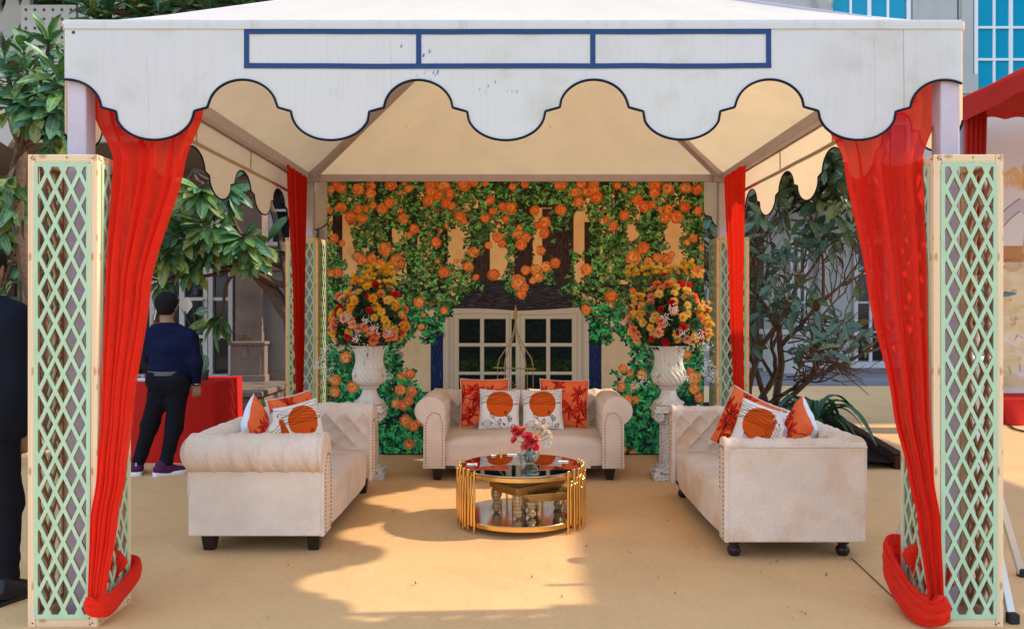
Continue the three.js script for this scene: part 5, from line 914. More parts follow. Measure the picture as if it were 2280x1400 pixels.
const bigLeafMats = [leafMat('#4f7a48', '#a4bc84', 'rgba(130,160,110,.35)', 1), leafMat('#628c4a', '#b8c884', 'rgba(150,170,110,.35)', 2), leafMat('#42704c', '#98b488', 'rgba(120,150,115,.3)', 3), leafMat('#86964a', '#c4c478', 'rgba(160,165,90,.35)', 4), leafMat('#527e5a', '#a8bc94', 'rgba(130,160,120,.35)', 5)];
const dullLeafMats = [leafMat('#667c56', '#a8b08a', 'rgba(140,150,110,.35)', 6), leafMat('#55745f', '#9eb094', 'rgba(120,145,115,.35)', 7), leafMat('#80864a', '#b0ac76', 'rgba(150,145,90,.35)', 8), leafMat('#6a5230', '#8a7448', 'rgba(130,110,70,.35)', 9)];
function leafGeo(l, w, bend, fold, seed, nv = 8) {   // obovate blade along +y, upper side +z
  return grid(4, nv, (u, v) => {
    const a = u * 2 - 1, prof = Math.pow(sin(PI * Math.pow(v * 0.965 + 0.02, 1.35)), 0.62) * (0.25 + 0.75 * smooth(0, 0.5, v)), ww = w * max(0.03, prof);
    const y = l * v, z = -bend * l * v * v + abs(a) * fold * ww + 0.006 * noise(a * 2, v * 5, seed) * (l / 0.25);
    return [a * ww, y, z, u, v];
  });
}
const bigLeaf = [leafGeo(0.27, 0.046, 0.28, 0.3, 1), leafGeo(0.24, 0.043, 0.5, 0.22, 2), leafGeo(0.30, 0.047, 0.15, 0.38, 3), leafGeo(0.22, 0.045, 0.35, 0.15, 4)];
const smallLeaf = [leafGeo(0.155, 0.030, 0.3, 0.3, 5, 6), leafGeo(0.13, 0.029, 0.5, 0.2, 6, 6), leafGeo(0.175, 0.030, 0.15, 0.4, 7, 6)];
function orient(m, dir, up) {   // leaf +y along dir, +z as near to up as it can
  const y = dir.clone().normalize(), z = up.clone().addScaledVector(y, -up.dot(y)).normalize(), x = y.clone().cross(z);
  m.quaternion.setFromRotationMatrix(new THREE.Matrix4().makeBasis(x, y, z));
}
function whorl(parent, p, axis, n, R, geos, mats, droop, s0 = 1, max_ = { n: 1e9 }) {
  const ax = axis.clone().normalize(), side = abs(ax.y) < 0.9 ? V(0, 1, 0).cross(ax).normalize() : V(1, 0, 0), o2 = ax.clone().cross(side);
  for (let i = 0; i < n; i++) {
    if (max_.n-- <= 0) return;
    const a = i * 2.4 + R() * 0.6, t = (i + 0.5) / n, out = 0.35 + t * 1.0;
    const d = ax.clone().multiplyScalar(cos(out) + 0.05).addScaledVector(side, cos(a) * sin(out)).addScaledVector(o2, sin(a) * sin(out)).add(V((R() - 0.5) * 0.25, -droop * t + (R() - 0.5) * 0.25, (R() - 0.5) * 0.25));
    const m = mesh('leaf', geos[(R() * geos.length) | 0], mats[(R() * mats.length) | 0], parent); m.position.copy(p).addScaledVector(ax, -0.09 * t + (R() - 0.5) * 0.03);
    orient(m, d, ax.clone().multiplyScalar(0.8).add(V((R() - 0.5) * 0.4, 0.6, (R() - 0.5) * 0.4))); m.scale.setScalar(s0 * (0.75 + R() * 0.45));
  }
}
function limb(a, b, r0, r1, R, bend = 0.15, n = 10) {
  const L = a.distanceTo(b), m1 = a.clone().lerp(b, 0.35).add(V((R() - 0.5) * bend * L, (R() - 0.2) * bend * L * 0.6 - 0.05 * L, (R() - 0.5) * bend * L)), m2 = a.clone().lerp(b, 0.7).add(V((R() - 0.5) * bend * L, (R() - 0.6) * bend * L * 0.6, (R() - 0.5) * bend * L));
  const pts = spline([a, m1, m2, b], n); return tube(pts, pts.map((_, i) => lerp(r0, r1, i / n) * (1 + 0.08 * noise(i * 0.8, r0 * 40))), 8);
}
{
  // frangipani behind the left curtain: trunk, boughs and whorls of long leaves
  const R = rng(401), t = thing('frangipani_tree', 'frangipani tree with long glossy leaves reaching over the left side of the tent', 'tree');
  const gs = [], F = at(662, 935, 9.5); F.y = -0.02;
  const fork = at(648, 705, 9.5), f2 = at(600, 640, 9.5), f3 = at(690, 545, 9.6), f4 = at(620, 500, 9.6);
  gs.push(limb(F, fork, 0.125, 0.10, R, 0.06), limb(fork, f2, 0.095, 0.08, R, 0.05), limb(f2, at(548, 578, 9.4), 0.08, 0.05, R, 0.08), limb(fork, f3, 0.09, 0.075, R, 0.06), limb(f3, at(705, 400, 9.4), 0.075, 0.06, R, 0.05), limb(f3, at(645, 470, 9.5), 0.06, 0.045, R, 0.06), limb(at(645, 470, 9.5), at(625, 380, 9.3), 0.045, 0.035, R, 0.08), limb(at(660, 640, 9.5), at(525, 598, 9.3), 0.04, 0.028, R, 0.06), limb(fork, at(580, 410, 9.5), 0.05, 0.03, R, 0.12), limb(at(580, 410, 9.5), at(430, 380, 9.2), 0.05, 0.035, R, 0.07), limb(at(640, 600, 9.5), at(540, 530, 9.2), 0.035, 0.02, R, 0.1), limb(at(705, 400, 9.4), at(560, 40, 9.0), 0.06, 0.035, R, 0.08), limb(at(625, 380, 9.3), at(330, 40, 8.7), 0.045, 0.03, R, 0.05), limb(at(705, 400, 9.4), at(800, 20, 9.4), 0.05, 0.03, R, 0.06));
  const tips = [[448, 425, 8.7, 26], [505, 415, 8.9, 18], [400, 470, 8.9, 18], [462, 505, 8.8, 26], [405, 525, 8.9, 22], [542, 530, 9.0, 24], [470, 555, 9.0, 18], [365, 560, 8.9, 22], [425, 585, 9.1, 20], [562, 572, 9.2, 15], [484, 712, 9.7, 16], [355, 625, 9.1, 16], [500, 460, 9.2, 16], [380, 420, 9.3, 14], [440, 560, 9.3, 14], [590, 545, 9.4, 10]];
  const highTips = [[190, 12, 8.4, 16], [245, 24, 8.5, 18], [300, 8, 8.6, 16], [352, 26, 8.6, 18], [410, 10, 8.7, 16], [470, 22, 8.8, 18], [530, 8, 8.9, 16], [590, 20, 9.0, 16], [655, 6, 9.1, 15], [720, 12, 9.2, 14], [270, -30, 8.6, 14], [430, -35, 8.7, 14], [560, -30, 8.9, 14], [680, -30, 9.1, 12], [215, 42, 8.5, 12], [325, 44, 8.6, 12], [440, 44, 8.8, 12], [560, 42, 9.0, 12]];
  const near = [at(548, 578, 9.4), at(525, 598, 9.3), at(430, 380, 9.2), at(540, 530, 9.2), at(560, 40, 9.0), at(330, 40, 8.7), at(580, 410, 9.5), at(800, 20, 9.4), at(430, 70, 8.9)];
  gs.push(limb(at(330, 40, 8.7), at(430, 70, 8.9), 0.03, 0.03, R));
  const tall = thing('frangipani_tree', 'tall frangipani crown whose leaves show above the front left of the canopy', 'tree'), gt = [limb(V(-2.42, 0, -9.9), at(708, 330, 9.6), 0.1, 0.07, R, 0.03), limb(at(708, 330, 9.6), at(560, 40, 9.0), 0.06, 0.04, R, 0.05), limb(at(708, 330, 9.6), at(430, 70, 8.9), 0.05, 0.03, R, 0.03)];
  for (const [tree, list, wood, leaves] of [[t, tips, gs, { n: 299 }], [tall, highTips, gt, { n: 290 }]]) for (const [px, py, d, n] of list) {
    const p = at(px, py, d); let b = near[0]; for (const q of near) if (q.distanceTo(p) < b.distanceTo(p)) b = q;
    if (b.distanceTo(p) > 0.05) wood.push(limb(b, p, 0.022, 0.016, R, 0.15, 8));
    const ax = p.clone().sub(b).normalize().multiplyScalar(0.5).add(V(0, py < 100 ? 0.7 : 0.15, 0.55));
    whorl(tree, p, ax, n, R, bigLeaf, bigLeafMats, py < 100 ? 0.25 : 0.8, py < 100 ? 1.05 : 1.2, leaves);
  }
  mesh('trunk', merge(gs), bark, t); mesh('trunk', merge(gt), bark, tall);
  // dense upper crown above the picture: it keeps the verandah in shade
  const cr = new THREE.InstancedMesh(bigLeaf[1], bigLeafMats[0], 5200), dm = new THREE.Object3D();
  for (let i = 0; i < 5200; i++) { dm.position.set(lerp(-9.5, -1.6, R()), 5.25 + (R() + R()) * 0.8, lerp(-11.4, -8.2, R())); dm.rotation.set((R() - 0.5) * 1.6 - PI / 2, R() * 6, (R() - 0.5) * 1.2); dm.scale.setScalar(1 + R() * 0.5); dm.updateMatrix(); cr.setMatrixAt(i, dm.matrix); }
  cr.name = 'crown'; cr.userData.kind = 'stuff'; cr.castShadow = true; tall.add(cr);
  // second tree at the far left
  const u = thing('frangipani_tree', 'frangipani tree with broad leaves hanging at the left edge before the stone band', 'tree'), g2 = [], b0 = V(-4.9, 0, -8.6), k1 = at(45, 330, 8.2);
  g2.push(limb(b0, k1, 0.09, 0.06, R, 0.06));
  const t2 = [[108, 96, 7.6, 14], [52, 118, 7.8, 9], [128, 165, 7.4, 12], [138, 190, 7.3, 12], [60, 165, 7.6, 11], [20, 178, 7.7, 10], [95, 205, 7.5, 12], [55, 228, 7.5, 12], [128, 235, 7.4, 10], [85, 255, 7.4, 10], [20, 235, 7.7, 9], [140, 290, 7.6, 10], [120, 320, 7.7, 8], [8, 140, 7.9, 7], [140, 120, 7.7, 9], [15, 400, 8.0, 8], [45, 420, 8.2, 8], [35, 470, 8.2, 8], [10, 520, 8.2, 8]];
  const ub = { n: 298 };
  for (const [px, py, d, n] of t2) { const p = at(px, py, d); g2.push(limb(k1, p, 0.026, 0.016, R, 0.12, 8)); whorl(u, p, p.clone().sub(k1).normalize().multiplyScalar(0.5).add(V(0.1, py < 210 ? 0.6 : -0.1, 0.6)), Math.round(n * 1.5), R, bigLeaf, bigLeafMats, py < 150 ? 0.2 : 0.8, 1.05, ub); }
  mesh('trunk', merge(g2), bark, u);
  // darker shrub in the shade of the verandah, at the far left
  const s = thing('shade_shrub', 'dark leafy shrub in the shade at the far left edge', 'shrub'), g3 = [], sb = V(-5.9, 0, -9.2);
  for (let i = 0; i < 22; i++) { const p = at(-20 + R() * 240, 430 + R() * 270, 8.9 + R() * 0.5); g3.push(limb(sb, p, 0.02, 0.008, R, 0.2, 7)); whorl(s, p, V(R() - 0.5, 0.7, 0.5), 8, R, smallLeaf, [bigLeafMats[0], bigLeafMats[2], dullLeafMats[2]], 0.4, 1.25); }
  mesh('stems', merge(g3), barkDark, s);
}
{
  // twiggy tree in the planter on the right: many crooked stems, few leaves
  const R = rng(515), t = thing('twisted_tree', 'sparse twisted tree with many crooked grey branches behind the right sofa', 'tree'), gs = [], twigs = [], tips = [];
  const base = at(1690, 905, 10.6); base.y = 0.1;
  const grow = (p, d, len, r, depth) => {
    const pts = [p.clone()]; let q = p.clone(), dir = d.clone().normalize();
    const n = 5; for (let i = 0; i < n; i++) { dir.add(V((R() - 0.5) * 0.5, (R() - 0.42) * 0.36, (R() - 0.5) * 0.4)).normalize(); q = q.clone().addScaledVector(dir, len / n); pts.push(q); }
    const sm = spline(pts, 10); (depth > 2 ? twigs : gs).push(tube(sm, sm.map((_, i) => lerp(r, r * 0.62, i / 10)), depth > 2 ? 5 : 7));
    if (depth >= 2 && R() < 0.5) tips.push([q, dir.clone()]);
    if (depth >= 5 || r < 0.006) { tips.push([q, dir.clone()]); return; }
    const kids = 2 + (R() < 0.45 ? 1 : 0);
    for (let k = 0; k < kids; k++) { const j = pts[min(n, 3 + ((k * 1.3) | 0))], e = dir.clone().add(V((R() - 0.5) * 1.7, (R() - 0.35) * 1.0, (R() - 0.5) * 1.2)).normalize(); grow(k === 0 ? q : j, e, len * (0.66 + R() * 0.22), r * (k === 0 ? 0.68 : 0.56), depth + 1); }
  };
  for (const [px, py, d, r] of [[1660, 560, 10.2, 0.075], [1720, 420, 10.5, 0.07], [1760, 500, 10.3, 0.07], [1830, 560, 10.0, 0.06], [1800, 690, 9.8, 0.055], [1870, 690, 9.8, 0.05], [1640, 470, 10.6, 0.06], [1880, 790, 9.9, 0.045], [1700, 640, 10.9, 0.06], [1590, 520, 10.4, 0.05]]) {
    const p = at(px, py, d), v = p.clone().sub(base), b = base.clone().add(V((R() - 0.5) * 0.5, 0, (R() - 0.5) * 0.3)); grow(b, v.clone().normalize().add(V(0, 0.1, 0)), v.length() * 0.46, r * 0.85, 0);
  }
  // long straggling twigs towards the right
  for (let i = 0; i < 34; i++) { const a = at(1740 + R() * 90, 700 + R() * 150, 10.3), b = at(1850 + R() * 95, 690 + R() * 190, 9.7 + R() * 0.6); twigs.push(limb(a, b, 0.012, 0.004, R, 0.16, 9)); if (R() < 0.45) tips.push([b, b.clone().sub(a).normalize()]); if (R() < 0.8) { const m = a.clone().lerp(b, 0.5 + R() * 0.3); twigs.push(limb(m, m.clone().add(V(0.2 + R() * 0.3, (R() - 0.4) * 0.4, (R() - 0.5) * 0.3)), 0.006, 0.003, R, 0.2, 6)); } }
  mesh('trunk', merge(gs), barkGrey, t); mesh('twigs', merge(twigs), barkDark, t);
  const budget = { n: 120 }, shoots = [], shootLeaves = { n: 160 };
  const shown = tips.filter(([p]) => { const px = VX + p.x / -p.z * FOCAL, py = VY - (p.y - EYE) / -p.z * FOCAL; return px > 1560 && px < 1960 && py > 350 && py < 900; });
  for (let i = shown.length - 1; i > 0; i--) { const j = (R() * (i + 1)) | 0; [shown[i], shown[j]] = [shown[j], shown[i]]; }
  shown.forEach(([p, d], i) => { const up = p.y > 2.4; whorl(t, p, d.clone().add(V(0, 0.2, 0.4)), up ? 6 : 3 + (R() * 2.4 | 0), R, smallLeaf, dullLeafMats.slice(0, up ? 3 : 4), 0.7, up ? 1.7 : 1.55, budget); });
  for (const [px, py, d] of [[1700, 395, 9.3], [1735, 430, 9.4], [1690, 480, 9.2], [1775, 410, 9.6], [1825, 440, 9.5], [1860, 410, 9.4], [1660, 440, 9.4], [1800, 480, 9.7], [1870, 480, 9.5], [1845, 380, 9.5], [1880, 440, 9.3]]) whorl(t, at(px, py, d), V(R() - 0.5, 0.3, 0.7), 6, R, smallLeaf, dullLeafMats.slice(0, 3), 0.6, 1.75, { n: 30 });
  for (let i = 0; i < 64; i++) {   // leafy side shoots all through the branches
    const p = at(1585 + R() * 330, 405 + R() * 390, 9.5 + R() * 1.0); let b = tips[0][0]; for (const [q] of tips) if (q.distanceTo(p) < b.distanceTo(p)) b = q;
    const e = b.clone().lerp(p, min(1, 0.5 / (b.distanceTo(p) + 1e-3))); shoots.push(limb(b, e, 0.007, 0.004, R, 0.2, 6)); whorl(t, e, e.clone().sub(b).normalize().add(V(0, -0.1, 0.5)), 4, R, smallLeaf, dullLeafMats, 0.7, 1.5, shootLeaves);
  }
  mesh('shoots', merge(shoots), barkDark, t);
  const far = tips.filter(([p]) => p.y > 0.9), fl = new THREE.InstancedMesh(smallLeaf[2], dullLeafMats[1], 900), F4 = new THREE.Object3D();
  for (let i = 0; i < 900; i++) { const [p, d] = far[(R() * far.length) | 0]; F4.position.copy(p).add(V((R() - 0.5) * 0.16, (R() - 0.5) * 0.16, (R() - 0.5) * 0.16)); orient(F4, d.clone().add(V((R() - 0.5) * 1.6, (R() - 0.7) * 1.4, (R() - 0.5) * 1.6)), V(R() - 0.5, 0.8, R())); F4.scale.setScalar(1.1 + R() * 0.6); F4.updateMatrix(); fl.setMatrixAt(i, F4.matrix); }
  fl.name = 'small_foliage'; fl.userData.kind = 'stuff'; fl.castShadow = true; t.add(fl);
  // upper crown, behind the tent roof: it shades the ground on the right
  const cg = new THREE.InstancedMesh(smallLeaf[0], dullLeafMats[1], 2600), M4 = new THREE.Matrix4(), dummy = new THREE.Object3D();
  for (let i = 0; i < 2600; i++) { const c = [[3.6, 3.2, -10.4], [3.9, 3.2, -10.0], [3.3, 3.25, -8.9], [3.5, 3.2, -9.6], [3.2, 3.4, -9.2]][i % 5]; dummy.position.set(c[0] + (R() + R() - 1) * 0.6, c[1] + (R() + R() - 1) * 0.32, c[2] + (R() + R() - 1) * 0.6); dummy.rotation.set(R() * 6, R() * 6, R() * 6); dummy.scale.setScalar(0.9 + R() * 0.6); dummy.updateMatrix(); cg.setMatrixAt(i, dummy.matrix); }
  cg.name = 'crown'; cg.userData.kind = 'stuff'; cg.castShadow = true; t.add(cg);

  // planter kerb, its soil, the strap-leaved plant
  const kA = at(2003, 1050, 7.45), kB = V(4.35, 0, -12.3); kA.y = 0;
  const dir = kB.clone().sub(kA), len = dir.length(), kerb = thing('planter_kerb', 'dark brown low planter kerb running back beside the right sofa', 'kerb', [0, 0, 0]);
  const kerbMat = M(rgb(0.16, 0.085, 0.055), { map: rep(barkMap, 2), roughness: 0.6, bumpMap: rep(grainBump, 5), bumpScale: 0.003 });
  for (let i = 0; i < 9; i++) { const m = mesh('kerb_block', boxUV(rbox(len / 9 - 0.008, 0.13, 0.08, 0.012)), kerbMat, kerb); m.position.copy(kA).lerp(kB, (i + 0.5) / 9); m.position.y = 0.068; m.rotation.y = -Math.atan2(dir.z, dir.x); }
  const cap = mesh('coping', boxUV(rbox(len, 0.025, 0.10, 0.01)), kerbMat, kerb); cap.position.copy(kA).lerp(kB, 0.5); cap.position.y = 0.146; cap.rotation.y = -Math.atan2(dir.z, dir.x);
  const soilG = grid(30, 30, (a, b) => { const q = kA.clone().lerp(kB, b), x = lerp(q.x - 2.2, q.x - 0.03, a); return [x, 0.07 + 0.05 * fbm(x * 2, q.z * 2, 3), q.z, x, q.z]; });
  const so = mesh('planter_soil', soilG, M(rgb(0.07, 0.055, 0.045), { map: rep(barkMap, 2), roughness: 1, bumpMap: rep(grainBump, 4), bumpScale: 0.02 })); so.userData.kind = 'structure';
  const strap = (l, w, lift, arch, seed) => grid(4, 16, (u, v) => { const a = u * 2 - 1, ww = w * Math.pow(sin(PI * (0.08 + v * 0.9)), 0.6); const y = lift * l * v - arch * l * v * v, x = l * v * 0.85; return [x, y + abs(a) * ww * 0.5 + 0.004 * noise(v * 6, seed), a * ww, u, v]; });
  const strapMat = [leafMat('#2c6038', '#5f8a5a', 'rgba(70,120,70,.25)', 21), leafMat('#244f30', '#4d7a50', 'rgba(60,110,60,.25)', 22)];
  const pl = thing('strap_leaf_plant', 'dark green strap-leaved plant arching over the planter kerb behind the right sofa', 'plant', [3.05, 0.20, -8.35]);
  const G = [strap(0.66, 0.034, 1.7, 1.6, 1), strap(0.58, 0.037, 1.3, 1.1, 2), strap(0.74, 0.033, 1.5, 1.55, 3)];
  for (let i = 0; i < 26; i++) { const m = mesh('leaf', G[i % 3], strapMat[i % 2], pl); m.rotation.y = i * 2.4 + R(); m.rotation.z = (R() - 0.4) * 0.4; m.scale.setScalar(0.8 + R() * 0.4); }
}
{
  // low plants before the carved terrace, and one small ball-shaped shrub at the far doors
  const R = rng(620);
  const p = thing('terrace_fern', 'small dark green plants in front of the carved terrace panels behind the left sofa', 'plant', [0, 0, 0]);
  for (let i = 0; i < 9; i++) { const q = at(500 + i * 17, 930, 9.3); q.y = 0.02; for (let k = 0; k < 7; k++) { const m = mesh('leaf', smallLeaf[k % 3], bigLeafMats[[0, 2, 4][k % 3]], p); m.position.set(q.x + (R() - 0.5) * 0.1, 0.05 + R() * 0.22, q.z + (R() - 0.5) * 0.1); orient(m, V(R() - 0.5, 0.9, R() - 0.3), V(R() - 0.5, 0.3, 1)); m.scale.setScalar(0.8 + R() * 0.6); } }
  const c = at(1745, 752, 19), s = thing('stone_planter', 'pale stone planter with a small round green shrub before the far doors', 'planter', [c.x, 0, -19]);
  mesh('pedestal', boxUV(merge([rbox(0.75, 0.9, 0.75, 0.02, 0, 0.45, 0), rbox(0.9, 0.12, 0.9, 0.02, 0, 0.96, 0), ready(lathe([[0, 0.5], [0.2, 0.5], [0.3, 0.62], [0.38, 0.7], [0, 0.7]].map(([r, y]) => [r, y + 0.5]), 20))])), plaster, s);
  const lf = []; for (let i = 0; i < 420; i++) { const d = V(R() - 0.5, R() - 0.4, R() - 0.5).normalize().multiplyScalar(0.34 * (0.7 + R() * 0.4)); lf.push(moved(petalGeo(0.09, 0.03, 0.3, 0.2, 2), d.x, 1.4 + d.y, d.z, R() * 6, R() * 6, R() * 6)); }
  mesh('foliage', merge(lf), leafDull, s).userData.kind = 'stuff';
}
// ------------------------------------------------------------------ people: bodies as one smooth field of tapered bones
function field(bones, k = 0.03) {   // bones: [a, b, ra, rb]; signed distance with a smooth union
  const B = bones.map(([a, b, ra, rb]) => { const d = b.clone().sub(a); return [a.x, a.y, a.z, d.x, d.y, d.z, d.lengthSq() + 1e-9, ra, rb]; });
  return (x, y, z) => {
    let s = 0, m = 1e9;
    for (const q of B) { const X = x - q[0], Y = y - q[1], Z = z - q[2], t = min(1, max(0, (X * q[3] + Y * q[4] + Z * q[5]) / q[6])), d = Math.hypot(X - q[3] * t, Y - q[4] * t, Z - q[5] * t) - lerp(q[7], q[8], t); if (d < m) m = d; s += Math.exp(-min(40, d / k + 8)); }
    return s > 0 ? -k * (Math.log(s) + 8) : m;
  };
}
function skinOf(f, lo, hi, n) {   // mesh of f < 0 inside the box
  const mc = new MarchingCubes(n, new THREE.MeshBasicMaterial(), false, false, 90000);
  mc.isolation = 0;
  for (let k = 0; k < n; k++) for (let j = 0; j < n; j++) for (let i = 0; i < n; i++) { const p = (q, a, b) => lerp(a, b, q / n); mc.field[k * n * n + j * n + i] = -f(p(i, lo.x, hi.x), p(j, lo.y, hi.y), p(k, lo.z, hi.z)); }
  mc.update();
  const c = mc.count ?? mc.geometry.drawRange.count, pos = new Float32Array(mc.positionArray.slice(0, c * 3));
  for (let i = 0; i < c; i++) for (const [o, a, b] of [[0, lo.x, hi.x], [1, lo.y, hi.y], [2, lo.z, hi.z]]) pos[i * 3 + o] = lerp(a, b, (pos[i * 3 + o] + 1) / 2);
  let g = new THREE.BufferGeometry(); g.setAttribute('position', new THREE.BufferAttribute(pos, 3));
  g = mergeVertices(g, 1e-4); g.computeVertexNormals();
  return boxUV(g);
}
const skinTone = MP(rgb(0.30, 0.16, 0.10), { roughness: 0.55 });
const hairMat = M(rgb(0.012, 0.010, 0.010), { roughness: 0.6, bumpMap: rep(grainBump, 20), bumpScale: 0.004 });
const cottonNavy = M(rgb(0.006, 0.009, 0.034), { roughness: 0.85, bumpMap: rep(weaveBump, 12), bumpScale: 0.001 });
const trouserBlack = M(rgb(0.010, 0.010, 0.014), { roughness: 0.9, bumpMap: rep(weaveBump, 12), bumpScale: 0.001 });
const suitNavy = M(rgb(0.010, 0.012, 0.020), { roughness: 0.85 });
function hand(wrist, dir, palmN, curl, side) {   // palm, four fingers of unequal length, thumb from the palm's side; bones for the field
  const d = dir.clone().normalize(), n = palmN.clone().addScaledVector(d, -palmN.dot(d)).normalize(), x = d.clone().cross(n).multiplyScalar(side), b = [];
  const P = (a, c, e) => wrist.clone().addScaledVector(d, a).addScaledVector(x, c).addScaledVector(n, e);
  b.push([P(-0.03, 0, 0), P(0.02, 0, 0), 0.026, 0.026], [P(0.02, -0.022, 0), P(0.085, -0.027, 0), 0.016, 0.013], [P(0.02, 0.018, 0), P(0.085, 0.022, 0), 0.018, 0.013], [P(0.02, 0, 0), P(0.088, 0, 0), 0.018, 0.014]);
  [[0.028, 0.068], [0.0095, 0.076], [-0.0095, 0.070], [-0.027, 0.055]].forEach(([c, l]) => { let p = P(0.086, c, 0), ang = curl * 0.35; for (let j = 0; j < 3; j++) { const q = p.clone().addScaledVector(d, cos(ang) * l * [0.42, 0.32, 0.26][j]).addScaledVector(n, sin(ang) * l * [0.42, 0.32, 0.26][j]); b.push([p, q, 0.0092 - j * 0.0009, 0.0086 - j * 0.0009]); p = q; ang += curl; } });
  const t0 = P(0.018, 0.026, 0.004), t1 = P(0.048, 0.046, 0.016), t2 = P(0.075, 0.048, 0.028); b.push([t0, t1, 0.014, 0.0105], [t1, t2, 0.0105, 0.008]);
  return b;
}
function person(o) {
  const t = thing('person', o.label, 'person', o.pos, o.turn ?? 0), J = o.joints, v = (a) => V(...a), z0 = 0;
  const head = v(J.head), neck = v(J.neck), sl = v(J.shoulderA), sr = v(J.shoulderB), el = v(J.elbowA), er = v(J.elbowB), wl = v(J.wristA), wr = v(J.wristB), pel = v(J.pelvis), ha = v(J.hipA), hb = v(J.hipB), ka = v(J.kneeA), kb = v(J.kneeB), aa = v(J.ankleA), ab = v(J.ankleB);
  const chest = sl.clone().lerp(sr, 0.5).add(V(0, -0.12, -0.01)), waist = pel.clone().lerp(chest, 0.42);
  const torso = (g) => [[chest.clone().add(V(-0.08, 0.03, 0)), chest.clone().add(V(0.08, 0.03, 0)), 0.118 + g, 0.118 + g], [chest, waist, 0.135 + g, 0.125 + g], [waist.clone().add(V(-0.055, 0, 0)), waist.clone().add(V(0.055, 0, 0)), 0.108 + g, 0.108 + g], [waist, pel, 0.122 + g, 0.125 + g], [pel.clone().add(V(-0.06, -0.01, 0.01)), pel.clone().add(V(0.06, -0.01, 0.01)), 0.112 + g, 0.112 + g], [neck.clone().add(V(-0.045, -0.035, 0)), sl, 0.058 + g, 0.060 + g], [neck.clone().add(V(0.045, -0.035, 0)), sr, 0.058 + g, 0.060 + g]];
  const arms = (g) => [[sl, el, 0.055 + g, 0.043 + g], [el, wl, 0.042 + g, 0.028 + g * 1.1], [sr, er, 0.055 + g, 0.043 + g], [er, wr, 0.042 + g, 0.028 + g * 1.1]];
  const legs = (g) => [[ha, ka, 0.088 + g, 0.058 + g], [ka, aa, 0.056 + g, 0.040 + g * 1.3], [hb, kb, 0.088 + g, 0.058 + g], [kb, ab, 0.056 + g, 0.040 + g * 1.3], [pel.clone().add(V(-0.065, -0.03, 0.025)), pel.clone().add(V(0.065, -0.03, 0.025)), 0.105 + g, 0.105 + g]];
  const hd = (r = 0) => [[head.clone().add(V(0, 0.022, 0.012)), head.clone().add(V(0, 0.035, -0.022)), 0.079 + r, 0.076 + r], [head.clone().add(V(0, -0.02, -0.035)), head.clone().add(V(0, -0.078, -0.052)), 0.060 + r, 0.040 + r]];
  const all = [...torso(-0.012), ...arms(-0.006), ...legs(-0.01), ...hd(), [neck.clone().add(V(0, -0.05, 0.005)), head.clone().add(V(0, -0.04, 0.005)), 0.058, 0.052],
    [head.clone().add(V(0, 0.01, -0.095)), head.clone().add(V(0, -0.028, -0.112)), 0.010, 0.014], [head.clone().add(V(0.078, 0.012, 0)), head.clone().add(V(0.080, -0.025, 0.004)), 0.014, 0.010], [head.clone().add(V(-0.078, 0.012, 0)), head.clone().add(V(-0.080, -0.025, 0.004)), 0.014, 0.010]];
  const pts = [head, sl, sr, el, er, wl, wr, pel, aa, ab, ka, kb], lo = V(9, 9, 9), hi = V(-9, -9, -9); pts.forEach((p) => { lo.min(p); hi.max(p); }); lo.subScalar(0.22); hi.addScalar(0.22);
  const body = mesh('body', skinOf(field(all, 0.014), lo, hi, 150), skinTone, t);
  const handsBones = [[...hand(wl, o.handA[0], o.handA[1], o.handA[2], 1)], [...hand(wr, o.handB[0], o.handB[1], o.handB[2], -1)]];
  const hs = handsBones.map((b) => { const l = V(9, 9, 9), h = V(-9, -9, -9); b.forEach(([p, q]) => { l.min(p).min(q); h.max(p).max(q); }); return skinOf(field(b, 0.004), l.subScalar(0.035), h.addScalar(0.035), 70); });
  body.geometry = merge([body.geometry, ...hs]);
  // clothes follow the body a little outside it; folds where cloth bunches
  const fold = (f, amp, cut) => (x, y, z) => max(f(x, y, z) + amp * (fbm(x * 9, y * 16, z * 9 + 3, 3) + 0.6 * sin(y * 46 + noise(x * 6, y * 5, z * 6) * 7) * 0.35), cut(x, y, z));
  const collarY = neck.y + 0.0;
  const top = fold(field([...torso(0.006), ...arms(0.010), [neck.clone().add(V(0, -0.06, 0)), neck.clone().add(V(0, 0.02, 0)), 0.064, 0.062], ...(o.jacket ? [[pel.clone().add(V(-0.09, 0.0, 0.0)), pel.clone().add(V(-0.07, -0.13, 0.01)), 0.125, 0.115], [pel.clone().add(V(0.09, 0.0, 0.0)), pel.clone().add(V(0.07, -0.13, 0.01)), 0.125, 0.115], [chest, waist, 0.165, 0.155]] : [])], 0.022), 0.008, (x, y, z) => max((o.jacket ? pel.y - 0.17 : pel.y + 0.015) - y - (Math.hypot(x - pel.x, z - pel.z) > 0.21 && abs(x - pel.x) > 0.17 ? 9 : 0), y - collarY - 0.005 - 0.15 * max(0, z - neck.z), cuff(x, y, z)));
  function cuff(x, y, z) { const A = Math.hypot(x - wl.x, y - wl.y, z - wl.z), B = Math.hypot(x - wr.x, y - wr.y, z - wr.z); return 0.035 - min(A, B); }
  mesh(o.jacket ? 'jacket' : 'shirt', skinOf(top, lo, hi, 150), o.topMat, t);
  const tr = fold(field([...legs(0.012), [pel.clone().add(V(-0.06, -0.01, 0.01)), pel.clone().add(V(0.06, -0.01, 0.01)), 0.120, 0.120], [pel.clone().add(V(-0.055, 0.05, 0)), pel.clone().add(V(0.055, 0.05, 0)), 0.116, 0.116]], 0.02), 0.010, (x, y, z) => max(y - pel.y - 0.045, 0.055 - y));
  mesh('trousers', skinOf(tr, lo, hi, 150), trouserBlack, t);
